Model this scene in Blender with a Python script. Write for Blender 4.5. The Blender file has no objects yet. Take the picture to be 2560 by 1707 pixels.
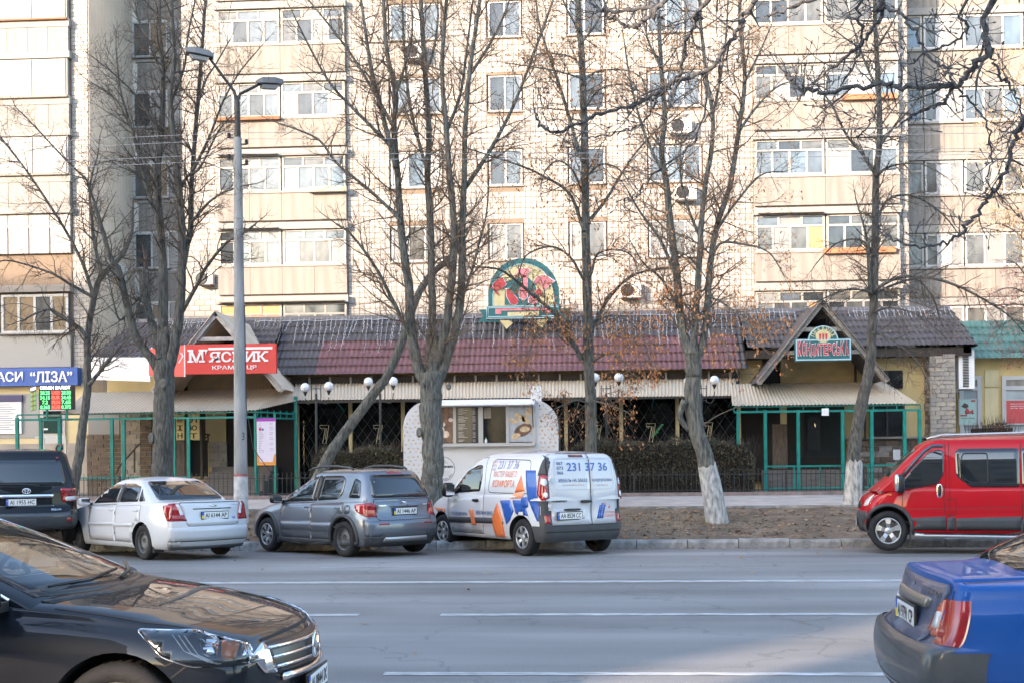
import bpy, bmesh, math, random
from mathutils import Vector, Matrix
from mathutils.bvhtree import BVHTree
from mathutils.kdtree import KDTree
from math import sin, cos, tan, pi, radians, sqrt, atan2

# ------------------------------------------------------------------ camera, sky, sun, exposure
SC = bpy.context.scene
COL = SC.collection
FPX, HZ, ROLL, YAW, CAMZ = 3000.0, 1159.0, 0.0094, radians(3.5), 1.6
cam_d = bpy.data.cameras.new('camera')
cam = bpy.data.objects.new('camera', cam_d); COL.objects.link(cam)
cam_d.sensor_width = 36.0; cam_d.lens = FPX / 2560 * 36
cam_d.shift_y = (HZ - 853.5) / 2560
cam_d.clip_end = 500; cam_d.clip_start = 0.05
cam.matrix_world = Matrix.Translation((0, 0, CAMZ)) @ Matrix.Rotation(YAW, 4, 'Z') @ Matrix.Rotation(pi/2, 4, 'X') @ Matrix.Rotation(-math.atan(ROLL), 4, 'Z')
SC.camera = cam
SUN_AZ, SUN_EL = radians(42), radians(16)          # the sun stands behind the camera, to the left, low
wd = bpy.data.worlds.new('World'); SC.world = wd; wd.use_nodes = True
nt = wd.node_tree
bg = nt.nodes['Background']
sky = nt.nodes.new('ShaderNodeTexSky'); sky.sky_type = 'NISHITA'; sky.sun_disc = False
sky.sun_elevation = SUN_EL; sky.sun_rotation = pi + SUN_AZ; sky.air_density = 1.0; sky.dust_density = 1.6; sky.ozone_density = 1.0
nt.links.new(sky.outputs[0], bg.inputs[0]); bg.inputs[1].default_value = 0.15
sun_d = bpy.data.lights.new('sun', 'SUN'); sun_d.energy = 2.1; sun_d.angle = radians(0.6); sun_d.color = (1.0, 0.77, 0.58)
sun = bpy.data.objects.new('sun', sun_d); COL.objects.link(sun)
sun.rotation_euler = Vector((sin(SUN_AZ)*cos(SUN_EL), cos(SUN_AZ)*cos(SUN_EL), -sin(SUN_EL))).to_track_quat('-Z', 'Y').to_euler()
SC.view_settings.view_transform = 'Standard'; SC.view_settings.look = 'None'
SC.view_settings.exposure = 2.65; SC.view_settings.gamma = 1.0
SC.cycles.max_bounces = 6; SC.cycles.transparent_max_bounces = 8
SC.cycles.use_denoising = True

# ------------------------------------------------------------------ helpers
def W(px, py, Y):
    """the point on the vertical plane at street depth Y that a photo position looks at"""
    u, v = px - 1280, HZ - py
    u, v = u + ROLL*v, v - ROLL*u
    d = Vector((cos(YAW)*u/FPX - sin(YAW), sin(YAW)*u/FPX + cos(YAW), v/FPX))
    t = Y / d.y
    return Vector((d.x*t, Y, CAMZ + d.z*t))
def XZ(px, py, Y):
    p = W(px, py, Y); return p.x, p.z
def PXM(px, Y):
    """metres for one photo pixel there"""
    return Y / (sin(YAW)*(px-1280)/FPX + cos(YAW)) / FPX

def rnd(seed): return random.Random(seed)

MATS = {}
def mat(name, col, rough=0.6, metal=0.0, var=0.0, scale=6.0, bump=0.0, bscale=40.0, coat=0.0, emit=None, estr=0.0, col2=None, spec=0.5, detail=4.0, stretch=None, bdist=.02):
    if name in MATS: return MATS[name]
    m = bpy.data.materials.new(name); m.use_nodes = True
    t = m.node_tree; b = t.nodes['Principled BSDF']
    c = tuple(col) + (1.0,)
    b.inputs['Base Color'].default_value = c; b.inputs['Roughness'].default_value = rough
    b.inputs['Metallic'].default_value = metal; b.inputs['Specular IOR Level'].default_value = spec
    if coat: b.inputs['Coat Weight'].default_value = coat; b.inputs['Coat Roughness'].default_value = 0.04
    if emit: b.inputs['Emission Color'].default_value = tuple(emit)+(1.0,); b.inputs['Emission Strength'].default_value = estr
    if var or bump or col2:
        tc = t.nodes.new('ShaderNodeTexCoord'); mp = t.nodes.new('ShaderNodeMapping')
        t.links.new(tc.outputs['Object'], mp.inputs[0])
        if stretch: mp.inputs['Scale'].default_value = stretch
    if var or col2:
        n = t.nodes.new('ShaderNodeTexNoise'); n.inputs['Scale'].default_value = scale; n.inputs['Detail'].default_value = detail
        t.links.new(mp.outputs[0], n.inputs['Vector'])
        r = t.nodes.new('ShaderNodeValToRGB'); e = r.color_ramp.elements
        if col2:
            e[0].color = c; e[1].color = tuple(col2)+(1.0,)
        else:
            e[0].color = tuple(max(0, x*(1-var)) for x in col)+(1.0,); e[1].color = tuple(min(1, x*(1+var)) for x in col)+(1.0,)
        e[0].position = 0.33; e[1].position = 0.68
        t.links.new(n.outputs['Fac'], r.inputs[0]); t.links.new(r.outputs[0], b.inputs['Base Color'])
    if bump:
        n2 = t.nodes.new('ShaderNodeTexNoise'); n2.inputs['Scale'].default_value = bscale; n2.inputs['Detail'].default_value = 6.0
        t.links.new(mp.outputs[0], n2.inputs['Vector'])
        bp = t.nodes.new('ShaderNodeBump'); bp.inputs['Strength'].default_value = bump; bp.inputs['Distance'].default_value = bdist
        t.links.new(n2.outputs['Fac'], bp.inputs['Height']); t.links.new(bp.outputs[0], b.inputs['Normal'])
    MATS[name] = m
    return m
def glass(name, tint, mixt=0.75, rough=0.02, ior=1.6):
    """window glass: fresnel gloss over a clear, tinted pane"""
    if name in MATS: return MATS[name]
    m = bpy.data.materials.new(name); m.use_nodes = True
    t = m.node_tree; t.nodes.clear()
    o = t.nodes.new('ShaderNodeOutputMaterial'); tr = t.nodes.new('ShaderNodeBsdfTransparent'); g = t.nodes.new('ShaderNodeBsdfGlossy')
    f = t.nodes.new('ShaderNodeFresnel'); f.inputs[0].default_value = ior
    d = t.nodes.new('ShaderNodeBsdfDiffuse'); d.inputs[0].default_value = (0.03, 0.035, 0.04, 1)
    tr.inputs[0].default_value = tuple(tint)+(1,); g.inputs[0].default_value = (1, 1, 1, 1); g.inputs[1].default_value = rough
    mx0 = t.nodes.new('ShaderNodeMixShader'); mx0.inputs[0].default_value = 1-mixt
    mx = t.nodes.new('ShaderNodeMixShader')
    t.links.new(tr.outputs[0], mx0.inputs[1]); t.links.new(d.outputs[0], mx0.inputs[2])
    t.links.new(f.outputs[0], mx.inputs[0]); t.links.new(mx0.outputs[0], mx.inputs[1]); t.links.new(g.outputs[0], mx.inputs[2]); t.links.new(mx.outputs[0], o.inputs[0])
    MATS[name] = m
    return m

class MB:
    """collects shapes, builds them as one mesh object"""
    def __init__(s): s.v = []; s.f = []; s.m = []; s.cur = 0
    def add(s, vs, fs):
        o = len(s.v); s.v.extend([tuple(p) for p in vs]); s.f.extend([tuple(i+o for i in f) for f in fs]); s.m.extend([s.cur]*len(fs)); return s
    def box(s, x0, x1, y0, y1, z0, z1):
        vs = [(x0,y0,z0),(x1,y0,z0),(x1,y1,z0),(x0,y1,z0),(x0,y0,z1),(x1,y0,z1),(x1,y1,z1),(x0,y1,z1)]
        return s.add(vs, [(0,3,2,1),(4,5,6,7),(0,1,5,4),(1,2,6,5),(2,3,7,6),(3,0,4,7)])
    def quad(s, a, b, c, d): return s.add([a,b,c,d], [(0,1,2,3)])
    def bar(s, a, b, w, h=None, up=(0,0,1)):
        """square bar from a to b"""
        h = h or w; a, b = Vector(a), Vector(b); d = (b-a).normalized(); u = Vector(up)
        if abs(d.dot(u)) > .98: u = Vector((0,1,0))
        r = d.cross(u).normalized()*w/2; u = r.cross(d).normalized()*h/2
        vs = [a-r-u,a+r-u,a+r+u,a-r+u,b-r-u,b+r-u,b+r+u,b-r+u]
        return s.add(vs, [(0,3,2,1),(4,5,6,7),(0,1,5,4),(1,2,6,5),(2,3,7,6),(3,0,4,7)])
    def tube(s, pts, rad, n=6, cap=True):
        pts = [Vector(p) for p in pts]
        if not hasattr(rad, '__len__'): rad = [rad]*len(pts)
        o = len(s.v); k = len(pts); ref = None
        for i, p in enumerate(pts):
            d = (pts[min(i+1,k-1)] - pts[max(i-1,0)])
            d = d.normalized() if d.length > 1e-9 else Vector((0,0,1))
            if ref is None:
                ref = d.cross(Vector((0.31,0.77,0.55)));
                if ref.length < .05: ref = d.cross(Vector((1,0,0)))
                ref.normalize()
            else:
                ref = ref - d*ref.dot(d)
                ref = ref.normalized() if ref.length > 1e-6 else d.orthogonal().normalized()
            b2 = d.cross(ref)
            for j in range(n):
                a = 2*pi*j/n; q = p + (ref*cos(a)+b2*sin(a))*rad[i]; s.v.append((q.x,q.y,q.z))
        for i in range(k-1):
            for j in range(n):
                s.f.append((o+i*n+j, o+i*n+(j+1)%n, o+(i+1)*n+(j+1)%n, o+(i+1)*n+j)); s.m.append(s.cur)
        if cap:
            s.f.append(tuple(o+j for j in reversed(range(n)))); s.f.append(tuple(o+(k-1)*n+j for j in range(n))); s.m += [s.cur]*2
        return s
    def lathe(s, prof, n=24, axis='z', c=(0,0,0)):
        """prof: list of (r, h)"""
        o = len(s.v); c = Vector(c)
        for r, h in prof:
            for j in range(n):
                a = 2*pi*j/n; x, y = r*cos(a), r*sin(a)
                s.v.append(tuple(c + (Vector((x,y,h)) if axis == 'z' else Vector((x,h,y)) if axis == 'y' else Vector((h,x,y)))))
        for i in range(len(prof)-1):
            for j in range(n):
                s.f.append((o+i*n+j, o+i*n+(j+1)%n, o+(i+1)*n+(j+1)%n, o+(i+1)*n+j)); s.m.append(s.cur)
        return s
    def prism(s, poly, y0, y1):
        """poly in (x, z), from depth y0 to y1"""
        n = len(poly); vs = [(x,y0,z) for x,z in poly]+[(x,y1,z) for x,z in poly]
        fs = [tuple(range(n)), tuple(reversed(range(n,2*n)))]+[((i+1)%n, i, n+i, n+(i+1)%n) for i in range(n)]
        return s.add(vs, fs)
    def build(s, name, m, parent=None, smooth=False):
        me = bpy.data.meshes.new(name); me.from_pydata(s.v, [], s.f)
        ms = m if isinstance(m, (list, tuple)) else [m]
        for q in ms: me.materials.append(q)
        if len(ms) > 1: me.polygons.foreach_set('material_index', s.m)
        if smooth: me.polygons.foreach_set('use_smooth', [True]*len(me.polygons))
        me.update()
        return link(name, me, parent)
def link(name, me, parent=None):
    o = bpy.data.objects.new(name, me); COL.objects.link(o)
    if parent is not None: put(o, parent)
    return o
def put(o, parent):
    o.parent = parent
    o.matrix_parent_inverse = WM(parent).inverted()
def WM(o):
    m = Matrix.LocRotScale(o.location, o.rotation_euler, o.scale)
    return m if o.parent is None else WM(o.parent) @ o.matrix_parent_inverse @ m
def thing(name, label, cat, loc=(0,0,0), rz=0.0, group=None):
    o = bpy.data.objects.new(name, None); COL.objects.link(o)
    o.location = loc; o.rotation_euler = (0,0,rz); o.empty_display_size = 0.2
    return tag(o, label, cat, group)
def tag(o, label, cat, group=None, kind=None):
    if label: o['label'] = label
    if cat: o['category'] = cat
    if group: o['group'] = group
    if kind: o['kind'] = kind
    return o
def struct(o): o['kind'] = 'structure'; return o
def stuff(o): o['kind'] = 'stuff'; return o
def copy_tree(o, parent=None):
    c = o.copy(); COL.objects.link(c)
    if parent is not None: c.parent = parent; c.matrix_parent_inverse = o.matrix_parent_inverse.copy()
    for ch in o.children: copy_tree(ch, c)
    return c

TXT = {}
def text2d(s, size=1.0, bold=0.0, sx=1.0, shear=0.0):
    """flat lettering: 2D vertices (centred) and faces"""
    k = (s, size, bold, sx, shear)
    if k in TXT: return TXT[k]
    cu = bpy.data.curves.new('lettering', 'FONT'); cu.body = s; cu.size = size; cu.offset = bold; cu.align_x = 'CENTER'; cu.align_y = 'CENTER'
    cu.resolution_u = 3; cu.shear = shear
    o = bpy.data.objects.new('lettering', cu); COL.objects.link(o)
    me = o.to_mesh()
    vs = [(v.co.x, v.co.y) for v in me.vertices]; fs = [tuple(p.vertices) for p in me.polygons]
    o.to_mesh_clear(); bpy.data.objects.remove(o); bpy.data.curves.remove(cu)
    if vs:
        x0 = min(v[0] for v in vs); x1 = max(v[0] for v in vs); y0 = min(v[1] for v in vs); y1 = max(v[1] for v in vs)
        vs = [((x-(x0+x1)/2)*sx, y-(y0+y1)/2) for x, y in vs]
    TXT[k] = (vs, fs)
    return TXT[k]
def text_fit(s, w, h, bold=0.0, shear=0.0):
    """lettering scaled to a box w x h"""
    vs, fs = text2d(s, 1.0, bold, 1.0, shear)
    x1 = max(abs(v[0]) for v in vs)*2; y1 = max(abs(v[1]) for v in vs)*2
    return [(x*w/x1, y*h/y1) for x, y in vs], fs
def text_wall(s, x, y, z, w, h, m, parent, bold=0.02, depth=0.0, shear=0.0, name='lettering', mat3=None):
    """lettering facing the street (-y), as thin raised letters when depth is given"""
    vs, fs = text_fit(s, w, h, bold, shear)
    b = MB(); M = mat3 or Matrix.Identity(3); o = Vector((x, y, z))
    b.add([o + M @ Vector((vx, -depth, vz)) for vx, vz in vs], fs)
    if depth:
        ec = {}
        for f in fs:
            for i in range(len(f)):
                e = (f[i], f[(i+1) % len(f)]); ec[tuple(sorted(e))] = ec.get(tuple(sorted(e)), []) + [e]
        k = len(vs); b.add([o + M @ Vector((vx, -depth, vz)) for vx, vz in vs]+[o + M @ Vector((vx, 0, vz)) for vx, vz in vs], [(e[0][1], e[0][0], e[0][0]+k, e[0][1]+k) for e in ec.values() if len(e) == 1])
    return b.build(name, m, parent)
def round_poly(pts, r, n=4):
    out = []; k = len(pts)
    for i in range(k):
        p0, p, p1 = Vector(pts[i-1]), Vector(pts[i]), Vector(pts[(i+1) % k])
        a, c = p0-p, p1-p; q = min(r, a.length*.45, c.length*.45)
        A, C = p+a.normalized()*q, p+c.normalized()*q
        for j in range(n+1):
            t = j/n; g = A*(1-t)**2 + p*2*t*(1-t) + C*t*t; out.append((g.x, g.y))
    return out

# common materials
M_white = mat('white_paint', (.74,.74,.75), .5, var=.06, scale=3)
M_black = mat('black_plastic', (.012,.013,.015), .45)
M_dark = mat('dark_void', (.008,.008,.009), .9)
M_green = mat('green_paint', (.0,.19,.155), .45, var=.18, scale=5)
M_steel = mat('grey_steel', (.23,.24,.25), .45, metal=.6)
M_chrome = mat('chrome', (.8,.8,.82), .12, metal=1.0)

# ------------------------------------------------------------------ the ground, the road, the pavements
def lawn_z(y): return 0.06 + max(0, min(1, (y-24.1)/4.4))*0.47
def road_z(y): return 0.0 if y < 15 else -0.105*((y-15)/8.9)**1.3
def sheet(name, x0, x1, y0, y1, nx, ny, fz, m, smooth=True):
    b = MB(); vs = []; fs = []
    for j in range(ny+1):
        for i in range(nx+1):
            x = x0+(x1-x0)*i/nx; y = y0+(y1-y0)*j/ny; vs.append((x, y, fz(x, y)))
    for j in range(ny):
        for i in range(nx):
            a = j*(nx+1)+i; fs.append((a, a+1, a+nx+2, a+nx+1))
    b.add(vs, fs); return struct(b.build(name, m, None, smooth))

def asphalt_mat():
    m = bpy.data.materials.new('asphalt'); m.use_nodes = True; t = m.node_tree; b = t.nodes['Principled BSDF']
    tc = t.nodes.new('ShaderNodeTexCoord')
    def noise(sc, stretch, det=5):
        mp = t.nodes.new('ShaderNodeMapping'); mp.inputs['Scale'].default_value = stretch; t.links.new(tc.outputs['Object'], mp.inputs[0])
        n = t.nodes.new('ShaderNodeTexNoise'); n.inputs['Scale'].default_value = sc; n.inputs['Detail'].default_value = det; t.links.new(mp.outputs[0], n.inputs['Vector']); return n.outputs['Fac']
    def ramp(f, a, c0, d, c1):
        r = t.nodes.new('ShaderNodeValToRGB'); r.color_ramp.elements[0].position = a; r.color_ramp.elements[1].position = d
        r.color_ramp.elements[0].color = c0+(1,); r.color_ramp.elements[1].color = c1+(1,); t.links.new(f, r.inputs[0]); return r.outputs[0]
    def mix(kind, f, a, c):
        x = t.nodes.new('ShaderNodeMix'); x.data_type = 'RGBA'; x.blend_type = kind; x.inputs[0].default_value = f
        t.links.new(a, x.inputs[6]); t.links.new(c, x.inputs[7]); return x.outputs[2]
    base = ramp(noise(1.1, (.05, 1, 1)), .35, (.195,.190,.187), .7, (.285,.278,.272))     # streaks along the traffic
    big = ramp(noise(.35, (.5, 1, 1), 3), .35, (.66,.66,.66), .68, (1.12,1.12,1.12))
    grit = ramp(noise(90, (1,1,1), 3), .3, (.62,.62,.62), .7, (1.32,1.32,1.32))
    c = mix('MULTIPLY', 1, base, big); c = mix('MULTIPLY', .85, c, grit)
    vo = t.nodes.new('ShaderNodeTexVoronoi'); vo.feature = 'DISTANCE_TO_EDGE'; vo.inputs['Scale'].default_value = .33
    mp = t.nodes.new('ShaderNodeMapping'); nz = t.nodes.new('ShaderNodeTexNoise'); nz.inputs['Scale'].default_value = 1.7; nz.inputs['Detail'].default_value = 6
    t.links.new(tc.outputs['Object'], nz.inputs['Vector'])
    ad = t.nodes.new('ShaderNodeMixRGB'); ad.blend_type = 'ADD'; ad.inputs[0].default_value = 1; t.links.new(tc.outputs['Object'], ad.inputs[1]); t.links.new(nz.outputs['Color'], ad.inputs[2]); t.links.new(ad.outputs[0], vo.inputs['Vector'])
    crack = ramp(vo.outputs['Distance'], .002, (.66,.66,.66), .009, (1,1,1))
    c = mix('MULTIPLY', .7, c, crack)
    t.links.new(c, b.inputs['Base Color']); b.inputs['Roughness'].default_value = .8
    bp = t.nodes.new('ShaderNodeBump'); bp.inputs['Strength'].default_value = .5; bp.inputs['Distance'].default_value = .006
    t.links.new(noise(140, (1,1,1), 2), bp.inputs['Height']); t.links.new(bp.outputs[0], b.inputs['Normal'])
    return m
M_asph = asphalt_mat()
M_earth = mat('bare_earth', (.095,.068,.048), .95, col2=(.20,.15,.105), scale=1.6, bump=.6, bscale=22, detail=10)
M_pave = mat('pavement_slabs', (.40,.355,.325), .85, var=.16, scale=2.5, bump=.25, bscale=30)
M_paved2 = mat('yard_paving', (.20,.19,.18), .9, var=.2, scale=3)
sheet('ground', -230, 230, -230, 260, 4, 4, lambda x, y: -0.4, mat('far_ground', (.13,.12,.10), .95, var=.2, scale=.2))
road = sheet('road', -120, 120, 5.0, 23.93, 60, 40, lambda x, y: road_z(y), M_asph)
r0 = rnd(5)
lw = {}
def lawn_f(x, y):
    return lawn_z(y) + 0.035*sin(x*2.1+y*1.3)*sin(x*.7-y*2.2) * (1 if 24.3 < y < 28.4 else 0)
lawn = sheet('lawn', -60, 60, 24.08, 28.5, 240, 16, lawn_f, M_earth)
sheet('sidewalk', -60, 60, 28.5, 32.3, 20, 6, lambda x, y: .545+(y-28.5)/3.8*.16, M_pave)
sheet('yard', -60, 60, 32.3, 60, 20, 10, lambda x, y: .70, M_paved2)
sheet('near_sidewalk', -80, 80, -9, 4.8, 10, 6, lambda x, y: .13, M_pave)

# kerb along the far side: single stones on a footing
M_kerb = mat('whitewashed_kerb', (.20,.20,.20), .85, col2=(.60,.60,.60), scale=5, bump=.6, bscale=25, detail=8)
M_kerb2 = mat('bare_kerb', (.24,.235,.225), .88, var=.3, scale=6, bump=.6, bscale=25)
fb = MB(); fb.box(-60, 60, 23.9, 24.1, -.38, -.16)
kerb = struct(fb.build('kerb', M_kerb2))
x = -24.0; i = 0
stone_me = {}
while x < 19:
    key = (r0.randrange(3), x < -1.5)
    if key not in stone_me:
        q = MB(); j = lambda: r0.uniform(-.008, .008); L = .985
        for a, (dy, zz) in enumerate(((0,0),)):
            prof = [(-.09, -.2), (-.09+j(), .02), (-.078+j(), .058), (-.05+j(), .075+j()), (.09, .072+j()), (.09, -.2)]
            n = len(prof); vs = [(-L/2, py, pz) for py, pz in prof]+[(L/2, py+j(), pz+j()) for py, pz in prof]
            q.add(vs, [tuple(reversed(range(n))), tuple(range(n, 2*n))]+[(k, (k+1) % n, n+(k+1) % n, n+k) for k in range(n)])
        me = bpy.data.meshes.new('kerb_stone'); me.from_pydata(q.v, [], q.f); me.materials.append(M_kerb if key[1] else M_kerb2); stone_me[key] = me
    o = link('kerb_stone', stone_me[key], kerb)
    o.location = (x+.5, 24.0+r0.uniform(-.008,.008), r0.uniform(-.012,.008)); o.rotation_euler = (0, 0, r0.uniform(-.006,.006))
    x += 1.0
# low border between the pavement and the yard, and along the lawn
e = MB(); e.box(-60, 60, 32.26, 32.4, .55, .80); struct(e.build('yard_border', mat('red_grey_border', (.22,.17,.16), .9, var=.2)))
e = MB(); e.box(-60, 60, 28.42, 28.52, .40, .575); struct(e.build('lawn_border', M_kerb2))
e = MB(); e.box(-80, 80, 4.8, 5.0, -.3, .14); struct(e.build('near_kerb', M_kerb2))

# painted lines on the road, worn
M_line = mat('worn_road_paint', (.235,.235,.235), .75, col2=(.56,.56,.55), scale=11, detail=8, stretch=(.35,1,1))
def line(name, x0, x1, y, w):
    b = MB(); n = max(2, int((x1-x0)/1.5)); 
    for i in range(n):
        a = x0+(x1-x0)*i/n; c = x0+(x1-x0)*(i+1)/n
        b.quad((a, y-w/2, road_z(y-w/2)+.004), (c, y-w/2, road_z(y-w/2)+.004), (c, y+w/2, road_z(y+w/2)+.004), (a, y+w/2, road_z(y+w/2)+.004))
    return struct(b.build(name, M_line))
def gx(px, Y): return W(px, HZ, Y).x
line('road_line', -40, 40, 16.35, .27)
for a, c in ((700, 893), (1098, 2330)): line('road_line', gx(a, 12.72), gx(c, 12.72), 12.72, .17)
line('road_line', gx(955, 9.13), gx(2330, 9.13), 9.13, .13)
line('road_line', gx(800, 19.1), gx(1560, 19.1), 19.1, .05)

# dry leaves and dead grass on the lawn and in the gutter
M_leaf = [mat('dead_leaf_%d' % k, c, .8) for k, c in enumerate([(.34,.16,.06), (.26,.15,.08), (.40,.25,.13), (.18,.12,.075)])]
def scatter_leaves(name, n, box, zf, size, seed, lift=.012):
    r = rnd(seed); b = MB()
    for _ in range(n):
        x = r.uniform(box[0], box[1]); y = box[2]+(box[3]-box[2])*r.random(); z = zf(x, y)+lift
        s = size*r.uniform(.6, 1.5); a = r.uniform(0, 2*pi); ca, sa = cos(a)*s, sin(a)*s; t = r.uniform(-.6, .6)*s
        b.cur = r.choice((0,0,1,1,2,3))
        b.add([(x-ca, y-sa, z+t*.2), (x-sa*.5, y+ca*.5, z+abs(t)*.5), (x+ca, y+sa, z+abs(t)), (x+sa*.5, y-ca*.5, z+.2*abs(t))], [(0,1,2,3)])
    o = b.build(name, M_leaf); return stuff(o)
tag(scatter_leaves('fallen_leaves', 6500, (-17, 15, 24.15, 28.45), lawn_f, .05, 11, .012), 'dry brown leaves lying all over the bare lawn behind the kerb', 'leaves')
tag(scatter_leaves('gutter_leaves', 900, (-17, 14, 23.45, 23.9), lambda x, y: road_z(y), .035, 12), 'dry leaves and grit lying in the gutter along the kerb', 'leaves')
tag(scatter_leaves('road_leaves', 60, (-10, 9, 10, 22.5), lambda x, y: road_z(y), .05, 13), 'few single brown leaves blown onto the asphalt', 'leaves')
r1 = rnd(21); gb = MB()
for _ in range(16000):
    x = r1.uniform(-17, 15); y = 24.2+4.2*r1.random()
    if sin(x*.9)+sin(y*1.7+x*.35)+r1.uniform(-1,1) < .55: continue
    z = lawn_f(x, y); h = r1.uniform(.02, .07); a = r1.uniform(0, 6.3); l = r1.uniform(0, .05)
    gb.cur = r1.randrange(2)
    gb.add([(x-.006*cos(a), y-.006*sin(a), z), (x+.006*cos(a), y+.006*sin(a), z), (x+l*sin(a), y+l*cos(a), z+h)], [(0,1,2)])
tag(stuff(gb.build('dead_grass', [mat('straw_grass', (.25,.20,.11), .9), mat('green_grass', (.09,.11,.04), .9)])), 'thin dead grass growing in patches on the lawn behind the kerb', 'grass')

# unseen blocks across the street, sized and split for its shade and sun strip
for k_, (xa, xb, lab) in enumerate(((-84, -35.0, 'long pale unseen apartment block behind the viewpoint, shaped to shade the street'), (-22.2, -11, 'short pale unseen apartment tower behind the viewpoint, shaped to shade the street'))):
    ob = thing('apartment_block', lab, 'building', ((xa+xb)/2, -20, 0))
    b = MB(); b.box(xa, xb, -30, -17, -.3, 31.4); b.build('wall', mat('opposite_wall', (.27,.25,.23), .9, var=.2, scale=.6), ob)
    for k in range(10):
        b = MB(); xx = xa+1
        while xx < xb-2:
            b.box(xx, xx+1.6, -17.0, -16.97, 1.2+k*2.9, 2.7+k*2.9); xx += 3.1
        stuff(b.build('window_row', mat('opposite_glass', (.05,.06,.07), .08, coat=.5), ob))
ob = thing('apartment_block', 'distant grey unseen apartment block behind the viewpoint to the right, added to darken reflections', 'building', (26, -55, 0))  # added out of view so that panes and car paint reflect something darker
b = MB(); b.box(-9, 75, -62, -48, -.3, 24); b.build('wall', MATS['opposite_wall'], ob)
for k in range(7):
    b = MB(); xx = -7
    while xx < 72: b.box(xx, xx+1.6, -48.0, -47.96, 1.6+k*3.1, 3.1+k*3.1); xx += 3.3
    stuff(b.build('window_row', MATS['opposite_glass'], ob))

# ------------------------------------------------------------------ apartment house
YF, YL, YR, YN = 45.3, 42.5, 47.4, 46.8         # depths: main front, left section, right section, niche
M_wall = mat('facade_grout', (.18,.135,.10), .9, var=.12, scale=2)
M_tile = [mat('white_facade_tile', (.325,.305,.285), .5, var=.07, scale=1.5), mat('cream_facade_tile', (.265,.245,.222), .5, var=.09, scale=1.5)]
M_panel = mat('beige_concrete', (.225,.203,.184), .85, var=.17, scale=2.2, bump=.1, bscale=50, stretch=(2,2,.22), detail=6)
M_panel2 = mat('warm_beige_concrete', (.24,.213,.190), .85, var=.16, scale=2.0, stretch=(2,2,.22), detail=6)
M_side = mat('brown_side_cladding', (.62,.53,.43), .85, var=.08, scale=.8)
M_slab = mat('white_slab', (.255,.242,.228), .8, var=.06, scale=2)
M_frame = mat('window_frame_white', (.42,.42,.42), .45)
M_oldframe = mat('old_wooden_frame', (.38,.355,.32), .7, var=.12, scale=4)
M_pane = [mat('pane_sky', (.085,.105,.125), .06, coat=.6, var=.35, scale=1.3), mat('pane_grey', (.10,.10,.095), .1, coat=.5, var=.4, scale=1.6), mat('pane_dark', (.03,.035,.04), .05, coat=.6, var=.5, scale=1.2), mat('pane_blue', (.11,.15,.19), .05, coat=.6, var=.25, scale=1.2)]
M_curt = mat('pane_white_curtain', (.22,.217,.208), .25, coat=.4, var=.10, scale=7, stretch=(4,1,.4))
M_board = mat('pane_orange_board', (.60,.30,.11), .35, coat=.3, var=.1, scale=4)
M_blind = mat('pane_brown_blind', (.24,.18,.12), .15, coat=.5, var=.12, scale=3)
M_siding = mat('white_siding', (.27,.268,.262), .55, var=.04, scale=1)
M_rust = mat('rust_brown', (.22,.10,.05), .8, var=.3)
CUBE = {}
def unit_box(m):
    if m.name not in CUBE:
        q = MB().box(-.5,.5,-.5,.5,-.5,.5); me = bpy.data.meshes.new('piece'); me.from_pydata(q.v, [], q.f); me.materials.append(m); CUBE[m.name] = me
    return CUBE[m.name]
def piece(name, m, x0, x1, y0, y1, z0, z1, parent):
    """a plain box piece that shares its mesh with its likes"""
    o = link(name, unit_box(m), parent)
    o.location = ((x0+x1)/2, (y0+y1)/2, (z0+z1)/2); o.scale = (x1-x0, y1-y0, z1-z0)
    return o
def frame_of(x0, x1, z0, z1, y, cuts_x, cuts_z, w, d, m, parent, name='frame'):
    """window frame with mullions as one mesh"""
    b = MB()
    b.box(x0, x1, y-d, y, z0, z0+w); b.box(x0, x1, y-d, y, z1-w, z1)
    b.box(x0, x0+w, y-d, y, z0+w, z1-w); b.box(x1-w, x1, y-d, y, z0+w, z1-w)
    for c in cuts_x: b.box(c-w/2, c+w/2, y-d+.004, y, z0+w, z1-w)
    for c in cuts_z: b.box(x0+w, x1-w, y-d+.006, y, c-w/2, c+w/2)
    return b.build(name, m, parent)
rw = rnd(77)
def plain_window(x0, x1, z0, z1, Y, parent, fr=(.45,), panes=None, w=.07):
    """flat window: recessed pane(s), frame, sill"""
    wnd = MB(); wnd.box(x0, x1, Y-.02, Y+.02, z0, z1)
    win = wnd.build('window', M_dark, parent)
    cuts = [x0+(x1-x0)*q for q in fr]; ed = [x0]+cuts+[x1]
    for k in range(len(ed)-1):
        pm = panes[k % len(panes)] if panes else rw.choice(M_pane[:2]+[M_pane[3], M_curt, M_pane[2]])
        piece('pane', pm, ed[k]+w/2, ed[k+1]-w/2, Y-.03-.006*k, Y-.022, z0+w/2, z1-w/2, win)
    frame_of(x0, x1, z0, z1, Y-.022, cuts, [], w, .05, M_frame, win)
    piece('sill', M_slab, x0-.05, x1+.05, Y-.19, Y-.02, z0-.05, z0-.003, win)
    return win
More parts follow.
